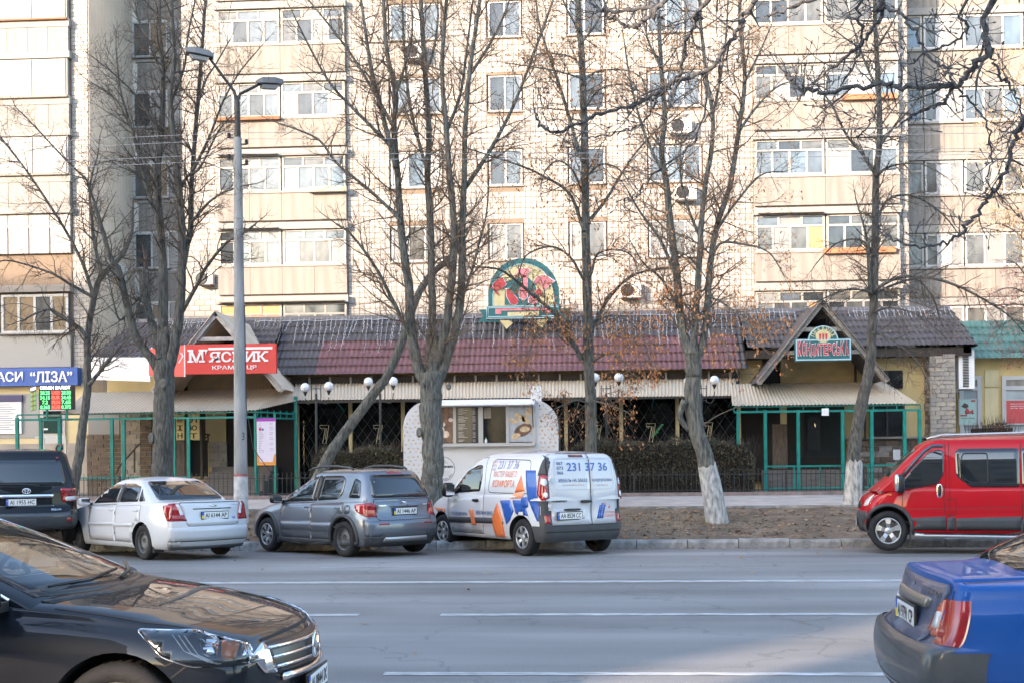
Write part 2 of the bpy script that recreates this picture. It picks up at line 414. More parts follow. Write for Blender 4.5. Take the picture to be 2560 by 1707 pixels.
def loggia(x0, x1, z0, z1, Y, parent, n=4, old=True, pal=None, trans=.3, side=False):
    """glazed loggia front: transom row over casement row"""
    wnd = MB(); wnd.box(x0, x1, Y-.03, Y, z0, z1); win = wnd.build('loggia_window', M_dark, parent)
    w = .075; zc = z1-(z1-z0)*trans; fm = M_oldframe if old else M_frame
    cx = [x0+(x1-x0)*k/n for k in range(1, n)]; tx = [x0+(x1-x0)*k/3 for k in (1, 2)] if n == 4 else cx
    f = MB(); y0, y1 = Y-.09, Y-.03
    f.box(x0, x1, y0, y1, z0, z0+w); f.box(x0, x1, y0, y1, z1-w*.7, z1); f.box(x0, x1, y0+.003, y1, zc-w/2, zc+w/2)
    f.box(x0, x0+w, y0+.002, y1, z0, z1); f.box(x1-w, x1, y0+.002, y1, z0, z1)
    for c in cx: f.box(c-w/2, c+w/2, y0+.004, y1, z0+w, zc)
    for c in tx: f.box(c-w/2, c+w/2, y0+.004, y1, zc, z1)
    f.build('frame', fm, win)
    e = [x0]+cx+[x1]
    for k in range(n):
        pm = (pal[k % len(pal)] if pal else rw.choice([M_pane[1], M_pane[1], M_pane[0], M_pane[2], M_pane[2], M_curt]))
        t = .03
        piece('pane', pm, e[k]+t, e[k+1]-t, Y-.05-rw.uniform(0,.012), Y-.035, z0+w*.7, zc-w*.3, win)
    e = [x0]+tx+[x1]
    for k in range(len(e)-1):
        pm = rw.choice([M_pane[1], M_pane[2], M_pane[0], M_curt])
        if pal and pal[0] == M_board: pm = M_board
        piece('pane', pm, e[k]+.03, e[k+1]-.03, Y-.05-rw.uniform(0,.01), Y-.035, zc+w*.3, z1-w*.5, win)
    return win
def tile_wall(parent, x0, x1, z0, z1, Y, dx, dz, holes, gap, n_parts, mats, bond=False, seed=1, name='tile', axis='x', thick=.012, jit=0.0):
    """facing tiles: the first n_parts as pieces of their own, the rest joined"""
    r = rnd(seed); cells = []
    nz = int((z1-z0)/dz); row = 0
    for j in range(nz):
        za = z0+j*dz; off = (dx/2 if (bond and j % 2) else 0); x = x0-off
        while x < x1-.01:
            a, c = max(x, x0), min(x+dx, x1)
            if c-a > .04:
                skip = any(a < h[1]-.005 and c > h[0]+.005 and za < h[3]-.005 and za+dz > h[2]+.005 for h in holes)
                if skip:
                    for h in holes:   # trim tiles beside an opening
                        if za < h[3] and za+dz > h[2]:
                            if a < h[0] < c and h[0]-a > .05: cells.append((a, h[0], za, za+dz))
                            if a < h[1] < c and c-h[1] > .05: cells.append((h[1], c, za, za+dz))
                else: cells.append((a, c, za, za+dz))
            x += dx
    mid = ((x0+x1)/2, (z0+z1)*.42)
    cells.sort(key=lambda c: abs((c[0]+c[1])/2-mid[0])+abs((c[2]+c[3])/2-mid[1]))
    rest = MB(); g = gap/2
    for k, (a, c, za, zb) in enumerate(cells):
        t = thick+r.uniform(-jit, jit)
        if k < n_parts:
            m = mats[0] if r.random() < .8 else mats[1]
            if axis == 'x': piece(name, m, a+g, c-g, Y-t, Y+.01, za+g, zb-g, parent)
            else: piece(name, m, Y-.01, Y+t, a+g, c-g, za+g, zb-g, parent)
        else:
            rest.cur = 0 if r.random() < .8 else 1
            A, C, B, D = a+g, c-g, za+g, zb-g
            if axis == 'x':
                y = Y-t; rest.add([(A,y,B),(C,y,B),(C,y,D),(A,y,D),(A-.002,Y+.01,B),(C,Y+.01,B),(C,Y+.01,D),(A,Y+.01,D)], [(0,1,2,3),(4,5,1,0),(3,2,6,7),(4,0,3,7),(1,5,6,2)])
            else:
                y = Y+t; rest.add([(y,A,B),(y,C,B),(y,C,D),(y,A,D),(Y-.01,A,B),(Y-.01,C,B),(Y-.01,C,D),(Y-.01,A,D)], [(0,1,2,3),(4,5,1,0),(3,2,6,7),(4,0,3,7),(1,5,6,2)])
    if rest.f: stuff(rest.build(name+'_field', mats, parent))
TOP = 31.0
def holed(name, parent, x0, x1, z0, z1, y0, y1, holes, m):
    """facing sheet with openings, so that windows sit back in reveals"""
    xs = sorted({x0, x1}|{h[0] for h in holes}|{h[1] for h in holes}); zs = sorted({z0, z1}|{h[2] for h in holes}|{h[3] for h in holes}); b = MB()
    for i in range(len(xs)-1):
        for j in range(len(zs)-1):
            cx, cz = (xs[i]+xs[i+1])/2, (zs[j]+zs[j+1])/2
            if not (x0 < cx < x1 and z0 < cz < z1) or any(h[0] < cx < h[1] and h[2] < cz < h[3] for h in holes): continue
            b.box(xs[i], xs[i+1], y0, y1, zs[j], zs[j+1])
    return b.build(name, m, parent)
FL = 2.8
# --- main section
zt0 = W(715, 580, YF).z                         # top of a loggia glazing row
while zt0 > 6.0: zt0 -= FL
rows = [zt0+FL*k for k in range(7)]             # tops of the glazing rows, bottom to top
xl = gx(463, YF); xr = W(2272, 600, YF).x
hse = thing('apartment_block', 'white tiled apartment block with two glazed loggia columns behind the shops', 'building', ((xl+xr)/2, YF+6, 0))
b = MB(); b.box(xl, xr, YF, YF+14, -.3, TOP); b.build('wall', M_wall, hse)
LX0, LXM, LX1 = gx(556, YF), gx(715, YF), gx(876, YF)
RX0, RXM, RX1 = W(1884, 560, YF).x, W(2060, 560, YF).x, W(2245, 560, YF).x
holes = []
cols = []
for (pa, pb, zoff, fr) in ((985, 1112, 0, (.34, .66)), (1230, 1313, 0, (.5,)), (1430, 1520, 0, (.45,)), (1628, 1760, 0, (.36, .68))):
    cols.append((gx(pa, YF), gx(pb, YF), fr))
for k, zt in enumerate(rows):
    for ci, (a, c, fr) in enumerate(cols):
        z1 = zt+.12; z0 = z1-1.38
        if z0 < 6.6: continue
        pn = {0: [M_pane[3], M_frame, M_pane[0]], 1: [M_pane[2], M_pane[0]], 2: [M_pane[0], M_pane[2]], 3: [M_pane[0], M_pane[3], M_pane[0]]}[ci]
        if k == 1: pn = [M_pane[1], M_curt, M_pane[1]] if ci != 1 else [M_blind, M_pane[2]]
        if k == 2: pn = [M_curt, M_pane[1], M_curt] if ci != 1 else [M_curt, M_pane[1]]
        if k == 3 and ci == 0: pn = [M_frame, M_pane[3], M_frame]
        plain_window(a, c, z0, z1, YF-.005, hse, fr, pn)
        holes.append((a-.05, c+.05, z0-.06, z1))
# balconies of the two columns
def balcony_row(xa, xm, xb, zt, k, side, parent, Y, par_h=1.12):
    gh = 1.30
    for u, (p, q) in enumerate(((xa, xm), (xm, xb))):
        pal = None; old = True
        if side == 'L' and k == 1 and u == 0: pal = [M_board]
        if side == 'L' and k == 2 and u == 1: pal = [M_siding, M_pane[1], M_pane[1], M_curt]
        if side == 'L' and k == 3: pal = [M_pane[3], M_pane[0], M_pane[0], M_pane[3]] if u else [M_pane[0], M_pane[2], M_pane[0]]
        if side == 'L' and k == 4 and u == 1: pal = [M_siding, M_pane[2], M_pane[0], M_siding]
        if side == 'R' and k == 2: pal = [M_pane[1], M_curt, M_pane[1], M_board] if u == 0 else [M_pane[2], M_pane[2], M_pane[1], M_pane[1]]
        if side == 'R' and k == 1: pal = [M_curt, M_pane[1], M_pane[1], M_board] if u == 0 else [M_pane[2], M_pane[1], M_pane[1]]
        if side == 'R' and k == 3: pal = [M_pane[0], M_pane[0], M_pane[3]] if u == 0 else [M_siding, M_pane[2], M_pane[0]]
        if side == 'R' and k == 4 and u == 1: pal = [M_pane[0], M_frame, M_pane[3]]; old = False
        n = 4 if not (side == 'R' and u == 1 and k >= 3) else 3
        loggia(p+.03, q-.03, zt-gh, zt, Y-.02, parent, n, old, pal)
    mid = (xa+xm)/2
    for (p, q) in ((xa, mid), (mid, xm), (xm, (xm+xb)/2), ((xm+xb)/2, xb)):
        piece('parapet_panel', rw.choice([M_panel, M_panel, M_panel2]), p+.006, q-.006, Y-.12-rw.uniform(0,.012), Y-.03, zt-gh-par_h, zt-gh-.10, parent)
    piece('sill', M_slab, xa, xb, Y-.16, Y-.03, zt-gh-.09, zt-gh-.01, parent)
    piece('floor_slab', M_slab, xa-.05, xb+.05, Y-.22, Y-.02, zt+.02, zt+.28, parent)
    if rw.random() < .7: piece('canopy_strip', rw.choice([M_slab, M_rust, M_panel]), xa+.1, rw.choice([xm, xb])-.1, Y-.40, Y-.22, zt+.05, zt+.09, parent)
for k, zt in enumerate(rows):
    balcony_row(LX0, LXM, LX1, zt, k, 'L', hse, YF-.20)
    balcony_row(RX0, RXM, RX1, zt+.14, k, 'R', hse, YF-.20)
piece('planter', M_rust, LX0, LXM, YF-.5, YF-.33, rows[4]-1.42, rows[4]-1.30, hse)
piece('planter', mat('orange_planter', (.36,.15,.07), .6), RXM-.1, RX1-.2, YF-.5, YF-.33, rows[2]-1.32, rows[2]-1.12, hse)
piece('planter', MATS['orange_planter'], RXM+.6, RX1-.1, YF-.5, YF-.33, rows[4]-1.28, rows[4]-1.08, hse)
piece('planter', mat('grey_planter', (.30,.27,.22), .7), LXM+1.1, LX1+.05, YF-.55, YF-.33, rows[3]-1.42, rows[3]-1.22, hse)
# loggia flanks
for (a, c) in ((LX0, LX1), (RX0, RX1)):
    b = MB(); b.box(a, c, YF-.20, YF+.01, 5, TOP); b.build('loggia_back', M_slab, hse)
holed('wall_facing', hse, LX1, RX0, 6.0, 20.7, YF-.13, YF-.002, holes, M_wall)
tile_wall(hse, LX1+.02, RX0-.02, 6.1, 20.6, YF-.13, .205, .205, holes, .022, 290, M_tile, seed=3)
tile_wall(hse, xl, LX0-.02, 6.1, 20.6, YF, .42, .21, [], .02, 0, M_tile, bond=True, seed=4, name='brick_tile')
tile_wall(hse, RX1+.02, xr, 6.1, 20.6, YF, .32, .16, [], .02, 0, M_tile, bond=True, seed=5, name='edge_tile')
# --- niche with a stair window column, left
nch = thing('apartment_block', 'shaded recessed stair bay between the two tiled fronts', 'building', (gx(400, YN), YN+5, 0))
nx0, nx1 = -18.0, gx(466, YN)+.3
b = MB(); b.box(nx0, nx1, YN, YN+10, -.3, TOP-.1); b.build('wall', mat('niche_wall', (.66,.62,.57), .85, var=.08), nch)
for k in range(7):
    zt = W(400, 407, YN).z-FL*2+FL*k
    if zt-1.4 < 3.5: continue
    plain_window(gx(342, YN), gx(430, YN), zt-1.42, zt, YN, nch, (.5,), [M_pane[2], M_curt] if k % 2 else [M_pane[1], M_blind])
    piece('white_panel', M_siding, gx(432, YN), gx(458, YN), YN-.06, YN-.01, zt-1.42, zt+.02, nch)
    piece('ledge', M_slab, nx0+.3, nx1, YN-.1, YN-.01, zt-1.62, zt-1.52, nch)
    for q in range(3): piece('spandrel_panel', M_panel, nx0+.35+q*.85, nx0+1.18+q*.85, YN-.04, YN-.008, zt-2.72, zt-1.66, nch)
# --- left section, projecting
XL1 = W(223, 500, YL).x
lft = thing('apartment_block', 'projecting tiled section at the far left with closed white balconies', 'building', (XL1-6, YL+6, 0))
b = MB(); b.box(-45, XL1, YL, YN, -.3, TOP-.2); b.build('wall', M_wall, lft)
tile_wall(lft, gx(188, YL), XL1, 4.6, 19.6, YL, .24, .15, [], .018, 0, M_tile, bond=True, seed=8, name='corner_tile')
b = MB()
for k in range(14): b.box(XL1-.01, XL1+.028, YL+.02+k*(YN-YL-.05)/14, YL+(k+1)*(YN-YL-.05)/14, .7, TOP-.3)
b.build('side_cladding', M_side, lft)
M_lp = [mat('pale_grey_concrete', (.25,.236,.222), .85, var=.12, scale=2.2, stretch=(2,2,.22), detail=6), mat('pale_beige_concrete', (.255,.239,.222), .85, var=.12, scale=2.0, stretch=(2,2,.22), detail=6)]
zb = W(100, 75, YL).z                           # top of the uppermost parapet seen
bx0, bx1 = -27.0, gx(187, YL)
for k in range(-1, 6):
    zp = zb-FL*k
    if zp-.9 < 3.6: break
    if k < 3:
        for q in range(5):
            w5 = (bx1-gx(0, YL)+1.0)/5
            piece('parapet_panel', M_lp[q % 2], gx(0, YL)-1.0+q*w5+.008, gx(0, YL)-1.0+(q+1)*w5-.008, YL-.22, YL-.05, zp-.86, zp, lft)
        piece('floor_slab', M_slab, bx0, bx1+.05, YL-.26, YL-.02, zp-1.12, zp-.88, lft)
        piece('upper_band', M_slab, bx0, bx1+.03, YL-.24, YL-.03, zp+.01, zp+.3, lft)
        win = MB().box(bx0, bx1-.05, YL-.2, YL-.03, zp+.31, zp+FL-1.13).build('loggia_window', M_slab, lft)
        e = [gx(0, YL)-1.0, gx(14, YL), gx(96, YL), bx1-.1]
        for q in range(3): piece('pane', M_siding, e[q]+.02, e[q+1]-.02, YL-.23, YL-.2, zp+.34, zp+FL-1.16, win)
        piece('rail', M_rust if k < 1 else M_panel, bx0, bx1-.02, YL-.34, YL-.24, zp+.24, zp+.30, lft)
    elif k == 3:
        for row in range(2):
            for q in range(4):
                w4 = (bx1-gx(30, YL))/3
                piece('white_panel', M_siding, gx(30, YL)+(q-1)*w4+.02, gx(30, YL)+q*w4-.03, YL-.14, YL-.03, zp+.7+row*1.02-FL*.16, zp+1.68+row*1.02-FL*.16, lft)
piece('white_panel', M_siding, bx0, bx1-.02, YL-.12, YL-.02, W(100, 573, YL).z, W(100, 355, YL).z, lft)
for q in range(3): piece('batten', M_slab, gx(30+55*q, YL), gx(33+55*q, YL), YL-.145, YL-.12, W(100, 573, YL).z, W(100, 358, YL).z, lft)
piece('ledge', M_panel, bx0, bx1, YL-.3, YL-.02, W(90, 733, YL).z, W(90, 716, YL).z, lft)
zz0, zz1 = W(90, 834, YL).z, W(90, 738, YL).z
plain_window(gx(12, YL), gx(179, YL), zz0, zz1, YL-.1, lft, (.26, .5, .75), [M_blind, M_blind, M_pane[1], M_blind], w=.09)
piece('white_panel', M_siding, gx(2, YL), gx(183, YL), YL-.14, YL-.01, W(90, 918, YL).z, zz0-.08, lft)
piece('white_panel', M_siding, bx0, gx(0, YL), YL-.14, YL-.01, W(90, 918, YL).z, zz1, lft)
# --- right section, set back
xrr = gx(2276, YR)-1.3
rgt = thing('apartment_block', 'beige section set back at the far right with long white window bands', 'building', (xrr+7, YR+6, 0))
b = MB(); b.box(xrr, xrr+22, YR, YR+12, -.3, TOP-.15); b.build('wall', M_panel2, rgt)
for k in range(7):
    zt = W(2450, 222, YR).z-FL*3+FL*k
    if zt < 5.5: continue
    x0 = xrr+.15
    for q, wdt in enumerate((1.75, 1.5, 2.3, 2.3)):
        pal = [M_pane[1], M_frame, M_curt] if q == 1 else [M_pane[0], M_pane[1], M_pane[3]] if k > 2 else [M_pane[1], M_curt, M_pane[1]]
        loggia(x0, x0+wdt-.06, zt-1.28, zt, YR-.1, rgt, 3, q == 0, pal, trans=.3 if q == 0 else .04)
        for s in range(2): piece('parapet_panel', M_panel if (q+s) % 2 else M_panel2, x0+s*wdt/2+.01, x0+(s+1)*wdt/2-.01, YR-.16, YR-.01, zt-2.45, zt-1.38, rgt)
        x0 += wdt
    piece('floor_slab', M_slab, xrr, xrr+9, YR-.28, YR-.01, zt+.02, zt+.3, rgt)
    piece('sill', M_slab, xrr, xrr+9, YR-.24, YR-.01, zt-1.37, zt-1.29, rgt)
# air conditioners on the tiled front
M_ac = mat('air_conditioner_white', (.55,.54,.52), .5)
def aircon(px, py, Y, label, w=.8, h=.55, side=False):
    p = W(px, py, Y); t = thing('air_conditioner', label, 'air conditioner', (p.x, Y-.2, p.z), 0, 'air conditioners on the facade')
    b = MB(); b.box(p.x-w/2, p.x+w/2, Y-.42, Y-.08, p.z, p.z+h); b.build('housing', M_ac, t)
    f = MB(); f.lathe([(.0, 0), (.23, 0), (.24, -.015), (.20, -.02)], 16, 'y', (p.x-.12, Y-.423, p.z+h/2)); f.build('fan_grille', M_black, t)
    for dx in (-.35, .35): k = MB(); k.bar((p.x+w*dx, Y-.44, p.z-.03), (p.x+w*dx, Y-.0, p.z-.03), .035); k.build('bracket', M_rust, t)
aircon(1040, 155, YF-.14, 'air conditioner below the top window, behind the forked middle tree')
aircon(1700, 340, YF-.14, 'air conditioner high on the tiles under the right window column')
aircon(1712, 505, YF-.14, 'air conditioner under the third floor window at right of the tiles')
aircon(1575, 748, YF-.14, 'air conditioner just above the tiled shop roof beside the third tree')
aircon(520, 715, YF, 'air conditioner beside the left loggia column near the street lamp pole', .6, .45)
p = W(328, 695, 44.6)
t = thing('air_conditioner', 'louvred air conditioner on the shaded brown side wall', 'air conditioner', (XL1+.2, 44.6, p.z), 0, 'air conditioners on the facade')
b = MB(); b.box(XL1+.03, XL1+.4, 44.3, 45.0, p.z, p.z+.5); b.build('housing', M_ac, t)
b = MB()
for k in range(7): b.box(XL1+.06, XL1+.36, 44.285, 44.3, p.z+.05+k*.06, p.z+.08+k*.06)
b.build('louvre', M_black, t)

# ------------------------------------------------------------------ the row of shops
YS = 38.6
M_slate = mat('slate_metal_tile', (.068,.060,.064), .5, var=.22, scale=1.5)
M_maroon = mat('maroon_metal_tile', (.15,.065,.068), .5, var=.18, scale=1.5)
M_grntile = mat('green_metal_tile', (.075,.17,.15), .5, var=.15, scale=1.5)
M_yel = mat('yellow_plaster', (.52,.40,.19), .85, var=.10, scale=1.5, bump=.1, bscale=60)
M_yelp = mat('pale_yellow_plaster', (.56,.47,.28), .85, var=.08, scale=1.5)
M_corr = mat('beige_corrugated', (.54,.44,.34), .6, var=.14, scale=1.2, col2=None)
M_corrg = mat('mossy_corrugated', (.55,.45,.34), .6, col2=(.47,.40,.31), scale=.55, detail=3)
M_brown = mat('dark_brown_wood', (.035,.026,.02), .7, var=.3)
M_wood = mat('weathered_grey_wood', (.27,.25,.22), .85, var=.25, scale=4, stretch=(1,1,6))
M_stone = [mat('grey_stone', (.36,.32,.28), .9, var=.15, scale=5, bump=.7, bscale=18), mat('tan_stone', (.40,.35,.29), .9, var=.15, scale=5, bump=.7, bscale=18), mat('dull_stone', (.30,.27,.24), .9, var=.15, scale=5, bump=.7, bscale=18)]
M_stoned = [mat('brown_stone', (.13,.10,.08), .9, var=.25, scale=6, bump=.8, bscale=16), mat('brown_stone_b', (.17,.13,.10), .9, var=.25, scale=6, bump=.8, bscale=16)]
M_shopglass = glass('shop_glass', (.45,.45,.45), .8, .02, 1.25)
M_dkwin = mat('dark_window', (.014,.015,.017), .12, spec=.35, var=.5, scale=2)
M_darkint = mat('dark_interior', (.022,.019,.017), .9, var=.5, scale=1.2)

def tile_roof(name, parent, e0, e1, r0_, r1_, rows, mats, wave=.165, pick=None):
    """stamped metal tiles between an eave line e0-e1 and a ridge line r0-r1"""
    e0, e1, r0_, r1_ = map(Vector, (e0, e1, r0_, r1_)); L = (e1-e0).length; n = max(4, int(L/wave*6)); b = MB()
    nrm = (e1-e0).cross((r0_+r1_)/2-(e0+e1)/2).normalized()
    if nrm.y > 0: nrm = -nrm
    ts = []
    for k in range(rows): ts += [(k/rows, .046), ((k+.06)/rows, .052), ((k+.5)/rows, .026), ((k+.999)/rows, .002)]
    o = len(b.v)
    for t, h in ts:
        for i in range(n+1):
            s = i/n; p = e0.lerp(e1, s).lerp(r0_.lerp(r1_, s), t); x = s*L
            wv = .038*(.5+.5*sin(2*pi*x/wave))**.7
            b.v.append(tuple(p+nrm*(h+wv)+ (r0_-e0).normalized()*(-.02*(.5+.5*sin(2*pi*x/wave)) if h > .025 else 0)))
    for j in range(len(ts)-1):
        for i in range(n):
            a = o+j*(n+1)+i; b.f.append((a, a+1, a+n+2, a+n+1))
            p = b.v[a]; b.m.append(pick(p, j//4) if pick else 0)
    return b.build(name, mats, parent, True)
def corrugated(name, parent, e0, e1, r0_, r1_, m, wave=.105, amp=.022, th=.0):
    e0, e1, r0_, r1_ = map(Vector, (e0, e1, r0_, r1_)); L = (e1-e0).length; n = int(L/wave)*4; b = MB()
    nrm = (e1-e0).cross(r0_-e0).normalized()
    if nrm.z < 0: nrm = -nrm
    prof = (0, 1, 1, 0)
    for lay in (0, -.006):
        o = len(b.v)
        for t in (0, .33, .66, 1):
            for i in range(n+1):
                s = i/n; p = e0.lerp(e1, s).lerp(r0_.lerp(r1_, s), t); b.v.append(tuple(p+nrm*(amp*prof[i % 4]+lay)))
        for j in range(3):
            for i in range(n):
                a = o+j*(n+1)+i; b.f.append((a, a+1, a+n+2, a+n+1)); b.m.append(0)
    return b.build(name, m, parent)
def masonry(parent, x0, x1, Y, z0, z1, bw, bh, mats, seed, axis='x', d=.05, gap=.012, name='stone'):
    r = rnd(seed); z = z0; j = 0
    while z < z1-.02:
        h = min(bh, z1-z); x = x0-(bw*.5 if j % 2 else 0)
        while x < x1-.01:
            q = bw*r.uniform(.85, 1.15); a, c = max(x, x0), min(x+q, x1)
            if c-a > .03:
                t = d+r.uniform(-.018, .018)
                if axis == 'x': piece(name, r.choice(mats), a+gap/2, c-gap/2, Y-t, Y+.02, z+gap/2, z+h-gap/2, parent)
                else: piece(name, r.choice(mats), Y-t if axis == '-' else Y-.02, Y+.02 if axis == '-' else Y+t, a+gap/2, c-gap/2, z+gap/2, z+h-gap/2, parent)
            x += q
        z += h; j += 1

shop = thing('shop_row', 'long low shop building with slate and maroon metal tile roof', 'shop building', (gx(1300, YS), YS+2, .7))
zr = W(1300, 790, 39.9).z; ze = W(1300, 931, 37.9).z; G0 = .70
sx0, sx1 = gx(345, 39.9), W(2373, 775, 39.9).x
ea0, ea1 = W(700, 936, 37.9).x-.3, W(1845, 925, 37.9).x+.3
b = MB(); b.box(gx(225, YS)+.6, W(2396, 900, YS).x-.35, YS, YF-.25, .6, ze+.35); b.build('wall', M_yel, shop)
b = MB(); b.box(sx0, sx1, 39.9, YF-.3, zr-.35, zr+.06); b.build('flat_roof', mat('roof_felt', (.10,.10,.10), .9, var=.2), shop)
b = MB(); b.box(sx0, sx1, 39.82, 39.95, zr-.02, zr+.10); b.build('ridge_cap', mat('ridge_sheet', (.16,.15,.16), .6, var=.1), shop)
tx0, tx1 = W(797, 870, 38.6).x, W(1838, 870, 38.6).x
tile_roof('roof_sheet', shop, (ea0, 37.9, ze), (ea1, 37.9, ze), (ea0, 39.9, zr), (ea1, 39.9, zr), 7, [M_slate, M_maroon], pick=lambda p, j: 1 if (j < 4 and tx0 < p[0] < tx1) else 0)
zeR = W(2200, 868, 37.9).z
tile_roof('roof_sheet', shop, (ea1+.002, 37.9, zeR), (W(2440, 868, 37.9).x, 37.9, zeR), (ea1+.002, 39.9, zr), (sx1, 39.9, zr), 6, [M_slate])
exr = W(2440, 868, 37.9).x
tile_roof('roof_sheet', shop, (exr, 37.9, zeR), (exr, 43.5, zeR), (sx1, 39.9, zr), (sx1, 43.5, zr), 6, [M_slate])
zeL = W(300, 895, 37.9).z
exl = W(222, 893, 37.9).x
tile_roof('roof_sheet', shop, (exl, 37.9, zeL), (ea0-.002, 37.9, zeL), (sx0, 39.9, zr), (ea0-.002, 39.9, zr), 6, [M_slate])
b = MB(); b.box(ea1, exr-.1, 38.0, YS, zeR-.28, zeR-.02); b.box(exr-.35, exr-.12, 38.0, 43, zeR-.2, zeR-.02); b.build('fascia', M_brown, shop)
# dark clerestory gap with short posts under the main eave
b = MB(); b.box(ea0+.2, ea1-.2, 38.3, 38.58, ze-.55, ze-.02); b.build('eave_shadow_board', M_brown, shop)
for k in range(22):
    xx = ea0+.5+k*(ea1-ea0-1)/21; piece('eave_post', M_wood, xx-.03, xx+.03, 38.22, 38.29, ze-.5, ze-.03, shop)
# glazed front between the porches
gx0, gx1 = gx(742, YS), gx(1850, YS); gz1 = W(1300, 1000, 38.4).z; 
b = MB(); b.box(gx0, gx1, YS-.10, YS-.04, G0, gz1+.3); b.build('dark_front', M_darkint, shop)
posts = [745, 878, 1009, 1145, 1282, 1416, 1554, 1694, 1848]
for k, pp in enumerate(posts):
    xx = gx(pp, 38.2); piece('cream_post', M_yelp, xx-.055, xx+.055, 38.1, 38.22, G0, gz1, shop)
piece('beam', M_green, gx0, gx1, 38.08, 38.2, gz1-.02, gz1+.05, shop)
piece('beam', M_brown, gx0, gx1, 38.0, 38.3, gz1+.06, gz1+.26, shop)
M_grille = mat('grille_grey', (.10,.10,.10), .6)
M_neon = mat('neon_outline', (.75,.66,.45), .5)
sev = [(811, 1086), (945, 1086), (1492, 1086), (1627, 1082), (1770, 1080)]
rsh = rnd(9)
for k in range(len(posts)-1):
    a, c = gx(posts[k], 38.35)+.07, gx(posts[k+1], 38.35)-.07
    win = MB().box(a, c, 38.40, 38.41, G0+.25, gz1-.03).build('shop_window', M_shopglass, shop)
    # goods and curtains behind the glass
    b = MB()
    for q in range(4):
        x = rsh.uniform(a, c-.4); b.box(x, x+rsh.uniform(.2,.5), 38.43, 38.47, G0+rsh.uniform(.5,1.2), G0+rsh.uniform(1.4, 2.4))
    b.build('display', mat('window_display_%d' % (k % 3), [(.022,.018,.015), (.016,.017,.020), (.03,.02,.013)][k % 3], .8, var=.5, scale=4), win)
    g = MB(); n = 5; st = (c-a)/n; z0, z1 = G0+.3, gz1-.05; H = z1-z0; nz = max(2, round(H/(st*1.5)))
    for i in range(-nz, n+1):
        for sgn in (1, -1):
            p0 = (a+st*i, z0) if sgn == 1 else (c-st*i, z0); dx = st*nz*sgn
            # clip to the opening
            pts = []
            for t in [q/24 for q in range(25)]:
                x = p0[0]+dx*t; z = z0+H*t
                if a <= x <= c: pts.append((x, 38.34, z))
            if len(pts) > 1: g.tube([pts[0], pts[-1]], .007, 3)
    g.build('lattice_grille', M_grille, win)
for (px, py) in sev:     # outline of a seven, twice
    p = W(px, py, 38.3); s = .5
    sh = [(-.26,.42),(-.30,.62),(.30,.62),(.10,-.55),(-.12,-.55),(.06,.42)]
    b = MB(); pts = [(p.x+x*s, 38.3, p.z+z*s) for x, z in sh]; b.tube(pts+[pts[0]], .012, 4)
    pts = [(p.x+.0+x*s*.55, 38.28, p.z+z*s*.6+.02) for x, z in sh]; b.tube(pts[:4], .008, 4)
    b.build('seven_outline', M_neon, shop)
p = W(1645, 1074, 38.27); text_wall('kupava', p.x, 38.27, p.z, .5, .12, mat('neon_green', (.12,.45,.2), .5), shop, mat3=Matrix.Rotation(-.9, 3, 'Y'))
# middle awning
aw = thing('awning', 'long beige corrugated awning under the maroon roof', 'awning', (gx(1300, 37.5), 37.5, 3.6))
zu, zl = W(1300, 953, 38.3).z, W(1300, 993, 36.9).z
corrugated('sheet', aw, (gx(740, 36.9), 36.9, zl), (gx(1842, 36.9), 36.9, zl-.03), (gx(740, 38.3), 38.3, zu), (gx(1842, 38.3), 38.3, zu), M_corrg)
for k in range(12):
    xx = gx(745+k*99, 37.0); q = MB(); q.bar((xx, 36.95, zl-.05), (xx, 38.3, zu-.05), .05); q.bar((xx, 36.95, zl-.06), (xx, 38.2, zl-.30), .03); q.build('bracket', M_green if k % 2 else M_brown, aw)
piece('gutter', M_brown, gx(740, 36.9), gx(1842, 36.9), 36.86, 36.94, zl-.09, zl-.03, aw)

# ---- gabled porch entrances
def gable(name, label, apex, half, drop, Y0, Y1, front_m, roof_m, bars):
    """open gable: rafters in front, sheet roof running back to the main roof"""
    A = W(apex[0], apex[1], Y0); t = thing(name, label, 'gable', (A.x, Y0, A.z-drop))
    for s in (-1, 1):
        q = MB(); e = Vector((A.x+s*half, Y0, A.z-drop)); q.bar(A, e, .16, .07, (0,1,0)); q.bar(A+Vector((s*.10,.22,-.16)), e+Vector((0,.22,-.02)), .12, .06, (0,1,0)); q.build('rafter', front_m, t)
        corrugated('roof_sheet', t, (A.x+s*half, Y0-.12, A.z-drop+.05), (A.x+s*half, Y1, A.z-drop+.05), (A.x, Y0-.12, A.z+.06), (A.x, Y1, A.z+.06), roof_m, .13, .02)
    for zb_ in bars:
        w = half*(A.z-zb_)/drop; q = MB(); q.box(A.x-w, A.x+w, Y0+.02, Y0+.10, zb_-.06, zb_+.06); q.build('tie_beam', front_m, t)
    q = MB(); q.prism([(A.x-half*.93, A.z-drop+.1), (A.x+half*.93, A.z-drop+.1), (A.x, A.z-.12)], Y1-.1, Y1-.04); q.build('back_board', M_brown, t)
    return t, A
M_gw = mat('gable_white_wood', (.46,.45,.44), .8, var=.2, scale=5)
gl, AL = gable('gabled_porch_roof', 'small gable of grey sheet metal above the red meat shop sign', (540, 784), 1.98, 2.35, 35.9, 39.5, M_gw, M_corr, [W(540, 847, 35.9).z])
gr, AR = gable('gabled_porch_roof', 'wooden open gable over the pastry shop entrance at right', (2056, 756), 1.88, 2.35, 36.0, 39.5, M_wood, M_slate, [W(2056, 823, 36).z, W(2056, 880, 36).z])
